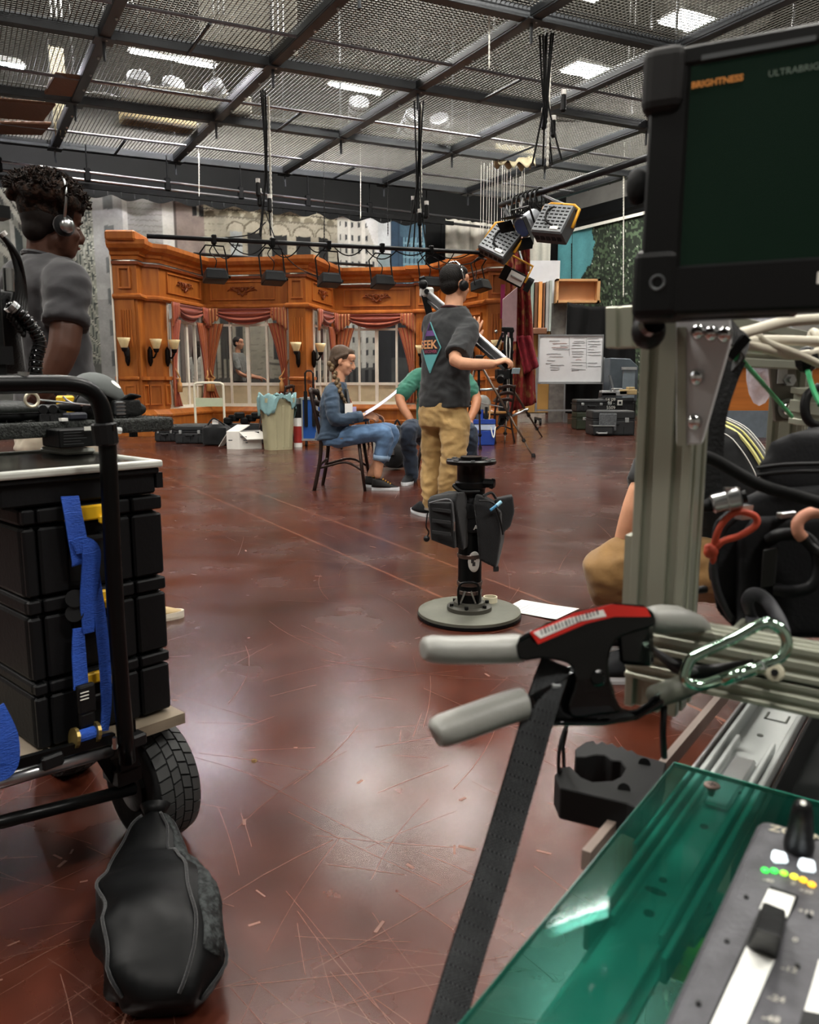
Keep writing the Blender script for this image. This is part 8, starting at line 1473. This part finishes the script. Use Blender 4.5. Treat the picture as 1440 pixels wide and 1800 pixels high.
cs2 = thing('clamp_strap', 'black woven strap hanging from the spring clamp down to the lower edge', 'strap', None, P(880, 1500, .52)); M_ws = mat('woven_strap', '121314', .8, 0, .5, 70, .2, 170, stretch=(1.5, 1.5, 1), col2='1b1c1d', contrast=(.5, .62))
sp_ = spline([P(978, 1165, .555), P(955, 1230, .54), P(915, 1370, .525), P(868, 1530, .505), P(820, 1680, .485), P(776, 1830, .465)], 6); rg2 = []
for i, p in enumerate(sp_):
    d = (sp_[min(i + 1, len(sp_) - 1)] - sp_[max(i - 1, 0)]).normalized(); v = (p - CAM).normalized(); s = d.cross(v).normalized() * .0108; rg2.append([p - s, p - s * .6 - v * .001, p + s * .6 - v * .001, p + s, p + s + v * .002, p - s + v * .002])
obj('webbing', MB().loft(rg2), M_ws, cs2); tn = MB()
for i in range(len(sp_) - 1):
    for q_ in range(9):
        a = sp_[i].lerp(sp_[i + 1], q_ / 9); d = (sp_[i + 1] - sp_[i]).normalized(); v = (a - CAM).normalized(); s = d.cross(v).normalized()
        for w_ in range(-3, 4): tn.ell(a + s * (.0029 * w_ + (.0014 if q_ % 2 else 0)) - v * .0015, (.0008, .0008, .0011), n=5, m=3)
o = obj('weave', tn, mat('weave_thread', '3e4042', .7, 0, .3, 50), cs2); o['kind'] = 'stuff'
# carabiner, strap tab, end roller
cb2 = thing('carabiner', 'green-tinted chrome carabiner clipped to the bag loop in front of the beam', 'carabiner', None, P(1280, 1200, .53)); M_car = mat('green_chrome', 'b9d8c4', .12, 1.0, .05)
cpx = [(1228, 1150), (1290, 1122), (1330, 1100), (1352, 1095), (1374, 1108), (1384, 1130), (1376, 1152), (1352, 1166), (1300, 1182), (1262, 1196), (1228, 1204), (1206, 1196), (1205, 1182), (1214, 1160)]
body = spline([P(x, y, .545 - .0001 * (x - 1200)) for x, y in cpx], 5, True); obj('body', MB().tube(body, .0038, 10, closed=True), M_car, cb2, smooth=True); obj('gate', MB().tube([P(1268, 1196, .536), P(1340, 1170, .53)], .0045, 10), M_car, cb2, smooth=True); obj('gate_hinge', MB().cyl(P(1336, 1164, .53), P(1340, 1178, .528), .003, n=8), M_steel, cb2)
lt = thing('leather_tab', 'black leather strap tab threaded through the carabiner', 'strap', None, P(1220, 1180, .55)); obj('tab', MB().loft([[P(x, y, d) for x, y, d in s_] for s_ in ([(1148, 1136, .60), (1150, 1150, .60), (1150, 1150, .603), (1148, 1136, .603)], [(1185, 1158, .58), (1182, 1182, .58), (1182, 1182, .584), (1185, 1158, .584)], [(1220, 1170, .555), (1222, 1200, .555), (1222, 1200, .56), (1220, 1170, .56)], [(1262, 1166, .555), (1268, 1186, .555), (1268, 1186, .56), (1262, 1166, .56)], [(1330, 1158, .575), (1330, 1164, .575), (1330, 1164, .58), (1330, 1158, .58)])]), mat('black_leather', '121213', .35, 0, .15, 20), lt, smooth=True)
obj('slot', MB().ell(P(1212, 1180, .553), (.006, .002, .003), n=10, m=6), M_dink, lt); rl2 = obj('roller', MB().cyl(P(1362, 1182, .535), P(1362, 1182, .525), .0062, n=18), mat('pale_nylon', 'a9a48f', .5), cart, bevel=.001); obj('roller_bolt', MB().cyl(P(1362, 1182, .525), P(1362, 1182, .522), .0026, n=6), M_black, rl2)
# sliding shelf: wood edge, steel drawer slide, tinted acrylic
ZA = .64; az = lambda x, y, dz=0.0: AZ(x, y, ZA + dz)
M_acr = bpy.data.materials.new('teal_acrylic'); M_acr.use_nodes = True; nt = M_acr.node_tree; nt.nodes.remove(nt.nodes['Principled BSDF']); o_ = nt.nodes['Material Output']
tb_ = nt.nodes.new('ShaderNodeBsdfTransparent'); tb_.inputs[0].default_value = (.36, .68, .62, 1); gl_ = nt.nodes.new('ShaderNodeBsdfGlossy'); gl_.inputs['Roughness'].default_value = .06; df = nt.nodes.new('ShaderNodeBsdfDiffuse'); df.inputs[0].default_value = (.03, .22, .16, 1)
lw = nt.nodes.new('ShaderNodeLayerWeight'); lw.inputs[0].default_value = .5; pw = nt.nodes.new('ShaderNodeMath'); pw.operation = 'POWER'; pw.inputs[1].default_value = 4; fr = nt.nodes.new('ShaderNodeMath'); fr.operation = 'MULTIPLY_ADD'; fr.inputs[1].default_value = .5; fr.inputs[2].default_value = .03; nt.links.new(lw.outputs['Facing'], pw.inputs[0]); nt.links.new(pw.outputs[0], fr.inputs[0]); m1 = nt.nodes.new('ShaderNodeMixShader'); m1.inputs[0].default_value = .07; m2 = nt.nodes.new('ShaderNodeMixShader'); L = nt.links.new; L(tb_.outputs[0], m1.inputs[1]); L(df.outputs[0], m1.inputs[2]); L(fr.outputs[0], m2.inputs[0]); L(m1.outputs[0], m2.inputs[1]); L(gl_.outputs[0], m2.inputs[2]); L(m2.outputs[0], o_.inputs[0])
shf = thing('acrylic_shelf', 'teal tinted acrylic shelf over a steel drawer slide, running out of the lower right corner', 'shelf', None, az(1185, 1340, -.02))
A_ = az(1185, 1340); Bq = A_ + E2 * .5; Cq = az(790, 1810); ln = (A_ - Cq).dot(E1)
obj('acrylic_sheet', MB().bx(A_ - E1 * (ln + .05) , E1 * (ln + .05), E2 * .5, (0, 0, -.004)), M_acr, shf)
obj('sheet_edge', MB().bx(A_ - E1 * (ln + .05) - E2 * .0006, E1 * (ln + .05), E2 * .001, (0, 0, -.004)), mat('teal_edge', '1d4a40', .2, 0, 0), shf); obj('far_edge', MB().bx(A_, E2 * .5, E1 * .001, (0, 0, -.004)), mat('teal_edge_bright', '3f9c84', .2, 0, 0), shf)
M_zinc = mat('zinc_steel', 'a0a4a2', .32, .4, .12, 14, rvar=.1)
S0 = AZ(1262, 1226, ZA - .02); S0 = S0 - E1 * 0
def sl(s, t, z): return A_ + E1 * s + E2 * t + V3((0, 0, z))
tS = (S0 - A_).dot(E2)
for nm, t0, t1, z0, z1, s0, s1, m in (('slide_base', .018, .062, -.030, -.027, -.42, .33, M_zinc), ('slide_lip', .014, .0185, -.030, -.012, -.22, .33, M_zinc), ('slide_lip', .062, .0665, -.030, -.012, -.22, .33, M_zinc), ('slide_inner', .024, .056, -.024, -.021, -.40, .10, M_zinc), ('inner_lip', .0225, .0265, -.024, -.0135, -.20, .12, M_zinc), ('inner_lip', .0535, .0575, -.024, -.0135, -.20, .12, M_zinc), ('outer_rail', .0085, .012, -.032, -.01, -.12, .34, M_steel)):
    obj(nm, MB().bx(sl(s0, t0, z0), E1 * (s1 - s0), E2 * (t1 - t0), (0, 0, z1 - z0)), m, shf, bevel=.0008)
obj('slide_carrier', MB().bx(sl(-.02, .03, -.02), E1 * .1, E2 * .02, (0, 0, .004)), M_steel, shf, bevel=.002)
for s, t, r1, r2 in ((-.05, .04, .0032, .0032), (-.135, .036, .0028, .0028), (-.15, .036, .0075, .003), (-.175, .04, .0035, .0035), (-.30, .04, .0035, .0035), (-.33, .038, .009, .0035), (.16, .036, .003, .003), (.06, .034, .005, .003), (.02, .046, .005, .003)): obj('slide_hole', MB().lathe(V3((0, 0, 0)), [(.001, 0), (1, 0), (1, .06), (.001, .06)], 14) if False else MB().loft([[sl(s, t, z) + E2 * (r1 * math.cos(a)) + E1 * (r2 * math.sin(a)) for a in np.linspace(0, 6.28, 15)[:-1]] for z in (-.0212 if s < .1 else -.0272, -.0202 if s < .1 else -.0262)]), M_slotd, shf)
for a, b in ((.205, .03), (.205, .05)): obj('punched_slot', MB().bx(sl(a - .0, b, -.0268), E1 * .02, E2 * .002, (0, 0, .0006)), M_slotd, shf)
obj('punched_slot', MB().bx(sl(.205, .03, -.0268), E1 * .002, E2 * .02, (0, 0, .0006)), M_slotd, shf)
c = sl(-.022, .037, -.0025); scw = obj('flat_screw', MB().lathe(c, [(.002, -.006), (.0035, .0), (.0065, .0025), (.0062, .0035), (.001, .004)], 18), mat('bronze_screw', '6b5a52', .35, .8), shf, auto=40)
for d in (E1, E2): obj('screw_slot', MB().bx(c - d * .003 - d.cross(ZUP) * .0005 + V3((0, 0, .0036)), d * .006, d.cross(ZUP) * .001, (0, 0, .0005)), M_black, scw)
wood_e = obj('board_edge', MB().bx(sl(-.12, (AZ(1036, 1478, ZA - .03) - A_).dot(E2), -.046), E1 * .5, E2 * .007, (0, 0, .016)), mat('grey_board_edge', '6d6058', .65, 0, .15, 9), shf)
obj('shelf_underside', MB().bx(sl(-.5, .07, -.06), E1 * .9, E2 * .45, (0, 0, .006)), mat('dark_tray', '1c201f', .5, .2, .2, 6), shf); obj('dark_side', MB().bx(sl(-.1, .072, -.054), E1 * .5, E2 * .003, (0, 0, .04)), M_black, shf)
ag = [AZ(x, y, ZA - .035) for x, y in ((1212, 1548), (1282, 1574), (1222, 1655), (1166, 1630))]; obj('alu_angle', MB().add(ag + [p - V3((0, 0, .006)) for p in ag], [(3, 2, 1, 0), (4, 5, 6, 7), (0, 1, 5, 4), (1, 2, 6, 5), (2, 3, 7, 6), (3, 0, 4, 7)]), mat('dull_angle', '6f736d', .4, .3, .1), shf)
for x, y in ((1252, 1516), (1232, 1594)): obj('round_bolt', MB().ell(AZ(x, y, ZA - .031), (.0085, .0085, .005), n=16, m=8), M_chrome, shf, smooth=True)
yk = [AZ(x, y, ZA - .04) for x, y in ((1166, 1622), (1240, 1650), (1212, 1700), (1120, 1664))]; obj('yellow_block', MB().add(yk + [p - V3((0, 0, .012)) for p in yk], [(3, 2, 1, 0), (4, 5, 6, 7), (0, 1, 5, 4), (1, 2, 6, 5), (2, 3, 7, 6), (3, 0, 4, 7)]), M_yellow, shf); obj('wire', MB().tube(spline([sl(-.06, .085, -.03), sl(-.09, .09, -.012), sl(-.12, .088, -.03)], 5), .002, 6), M_steel, shf)
for t in (.49,): obj('shelf_leg', MB().bx(sl(-.45, t, -.64), E1 * .04, E2 * .04, (0, 0, .58)).bx(sl(.2, t, -.64), E1 * .04, E2 * .04, (0, 0, .58)), M_slotd, shf)
tcab = top('hanging_thin_cable', MB().tube(spline([P(1168, 1240, .58), P(1166, 1290, .58), P(1168, 1330, .6)], 4), .0025, 7), M_cable, 'thin black cable hanging behind the lower jaw of the clamp', 'cable', smooth=True)
# rubber tool clip at the shelf edge
tc = thing('rubber_tool_clip', 'black toothed rubber clip bolted to the left edge of the shelf', 'clip', None, AZ(1050, 1440, .60)); zc_ = ZA - .012
prof = [(975, 1362), (985, 1349), (1003, 1346), (1022, 1366), (1042, 1374), (1076, 1372), (1092, 1364), (1100, 1350), (1092, 1338), (1075, 1336), (1064, 1327), (1048, 1326), (1030, 1330), (1012, 1330), (1011, 1316), (1028, 1304), (1044, 1301), (1049, 1307), (1058, 1302), (1068, 1308), (1076, 1306), (1086, 1313), (1094, 1311), (1104, 1319), (1112, 1318), (1122, 1326), (1172, 1340), (1160, 1385), (1130, 1425), (1102, 1412), (985, 1385)]
pv = [AZ(x, y, zc_) for x, y in prof]; n = len(pv); obj('clip_body', MB().add([p - V3((0, 0, .028)) for p in pv] + pv, [tuple(reversed(range(n))), tuple(range(n, 2 * n))] + [(i, (i + 1) % n, n + (i + 1) % n, n + i) for i in range(n)]), mat('clip_rubber', '1a1b1c', .7, 0, .15, 20), tc, bevel=.001)
for x, y in ((1097, 1388), (1133, 1343)): obj('bolt_hole', MB().cyl(AZ(x, y, zc_ - .001), AZ(x, y, zc_ + .0006), .0052, n=16), mat('hole_black', '050505', .9, 0, 0), tc)
obj('rubber_strap', MB().tube(spline([AZ(982, 1352, zc_), P(983, 1320, .66), P(990, 1290, .66), P(1000, 1270, .66)], 5), .0016, 6, ry=.0075), M_rubber, tc, smooth=True); obj('rubber_strap', MB().tube([AZ(992, 1350, zc_ - .01), P(990, 1310, .67), P(996, 1282, .67)], .0016, 6, ry=.006), M_rubber, tc)
# sound mixer on the shelf
ZM = .70; mzp = lambda x, y, dz=0.0: AZ(x, y, ZM + dz); MA, MBq = mzp(1334, 1433), mzp(1176, 1766); F1 = (MA - MBq).normalized(); F2 = V3((F1.y, -F1.x, 0)); fm = lambda p: ((p - MA).dot(F1), (p - MA).dot(F2))
mxr = thing('sound_mixer', 'dark grey fader mixer with white faders and a row of level lights, lower right corner', 'mixer', None, MA - V3((0, 0, ZM - ZA))); M_mx = mat('mixer_grey', '46464a', .55, .2, .25, 60, .15, 300)
ms2 = lambda s, t, z=0.0: MA + F1 * s + F2 * t + V3((0, 0, z))
obj('case', MB().bx(ms2(-.24, 0, -.05), F1 * .24, F2 * .2, (0, 0, .05)), M_mx, mxr, bevel=.007, seg=3)
def on_m(nm, px, m, z0=.0002, z1=.001, **k):
    v = [mzp(x, y) for x, y in px]; n = len(v); v0 = [p + V3((0, 0, z0)) for p in v]; v1 = [p + V3((0, 0, z1)) for p in v]; return obj(nm, MB().add(v0 + v1, [tuple(reversed(range(n))), tuple(range(n, 2 * n))] + [(i, (i + 1) % n, n + (i + 1) % n, n + i) for i in range(n)]), m, mxr, **k)
fw_ = mat('fader_white', 'd3d4cf', .5, 0, .03); on_m('fader_slot', [(1355, 1558), (1404, 1576), (1400, 1590), (1345, 1690), (1296, 1830), (1232, 1830), (1290, 1700), (1350, 1568)], M_black, .0002, .0005); on_m('fader_track', [(1351, 1566), (1398, 1580), (1384, 1616), (1335, 1600)], fw_, .0004, .0012); on_m('fader_track', [(1312, 1668), (1362, 1690), (1300, 1830), (1238, 1830)], fw_, .0004, .0012); on_m('fader_track', [(1440, 1690), (1500, 1700), (1500, 1795), (1410, 1795)], fw_, .0004, .0012); on_m('fader_knob', [(1410, 1798), (1445, 1805), (1440, 1840), (1398, 1840)], M_blackp, .0005, .006)
capv = [mzp(x, y) for x, y in ((1340, 1600), (1384, 1620), (1366, 1688), (1312, 1668))]; n = 4; tp_ = [P(x, y, (capv[i] - CAM).dot(FW) - .022) for i, (x, y) in enumerate(((1342, 1584), (1382, 1600), (1376, 1648), (1326, 1632)))]
obj('fader_cap', MB().loft([capv, [a.lerp(b, .8) for a, b in zip(capv, tp_)], tp_]), M_blackp, mxr, bevel=.0012, seg=2)
kb = mzp(1404, 1492); kt = P(1412, 1412, (kb - CAM).dot(FW) - .03); ku = (kt - kb); obj('joystick', MB().tube([kb, kb + ku * .08, kb + ku * .2, kb + ku * .24, kb + ku * .8, kb + ku * .94, kb + ku * 1.0], [.0076, .008, .0078, .0072, .0055, .0045, .002], 18), M_blackp, mxr, smooth=True); obj('joystick_cap', MB().ell(kt - ku * .05, (.0028, .0028, .003), n=10, m=7), M_ink, mxr, smooth=True)
M_lit = mat('lit_button', 'eef4f8', .4, 0, 0, emit=(.8, .92, 1.0), estr=.9)
for px in ([(1358, 1500), (1382, 1506), (1386, 1521), (1360, 1520), (1355, 1512)], [(1406, 1514), (1432, 1520), (1434, 1538), (1408, 1534), (1402, 1526)]): on_m('lit_button', px, M_lit, .0003, .003, bevel=.001)
for k, c_ in enumerate(((.05, .85, .1), (.05, .85, .1), (.35, .8, .05), (.9, .8, .05), (1.0, .6, .02), (1.0, .55, .02))):
    x, y = [(1345, 1532), (1361, 1533), (1378, 1537), (1396, 1543), (1412, 1549), (1427, 1557)][k]; p = mzp(x, y); obj('level_light', MB().ell(p + V3((0, 0, .0008)), (.0021, .0021, .0012), n=12, m=6), mat('led_%d' % k, '%02x%02x%02x' % tuple(int(min(1, q_) * 200) for q_ in c_), .3, 0, 0, emit=c_, estr=1.6), mxr, smooth=True)
def mtext(s, x, y, size, m=M_ink): obj('lettering', text_mb(s, mzp(x, y) + V3((0, 0, .0006)), mzp(x + 20, y + 4.5) - mzp(x, y), F1, size, bold=.0001), m, mxr)
mtext('ZOOM', 1350, 1460, .0098, mat('warm_print', 'a8a28f', .6)); 
M_pr = mat('grey_legend', 'a09d95', .6)
for s, x, y, sz in (('-40', 1340, 1549, .004), ('0', 1390, 1556, .004), ('+20', 1404, 1568, .004), ('+12', 1402, 1604, .0045), ('0', 1392, 1656, .0048), ('-12', 1372, 1706, .005), ('-24', 1348, 1758, .0052), ('-48', 1338, 1794, .0052)): mtext(s, x, y, sz, M_pr)
for x, y in ((1312, 1578), (1278, 1656), (1228, 1766), (1402, 1700), (1423, 1612)): obj('case_pin', MB().cyl(mzp(x, y), mzp(x, y) + V3((0, 0, .0012)), .0012, n=8), M_black, mxr)
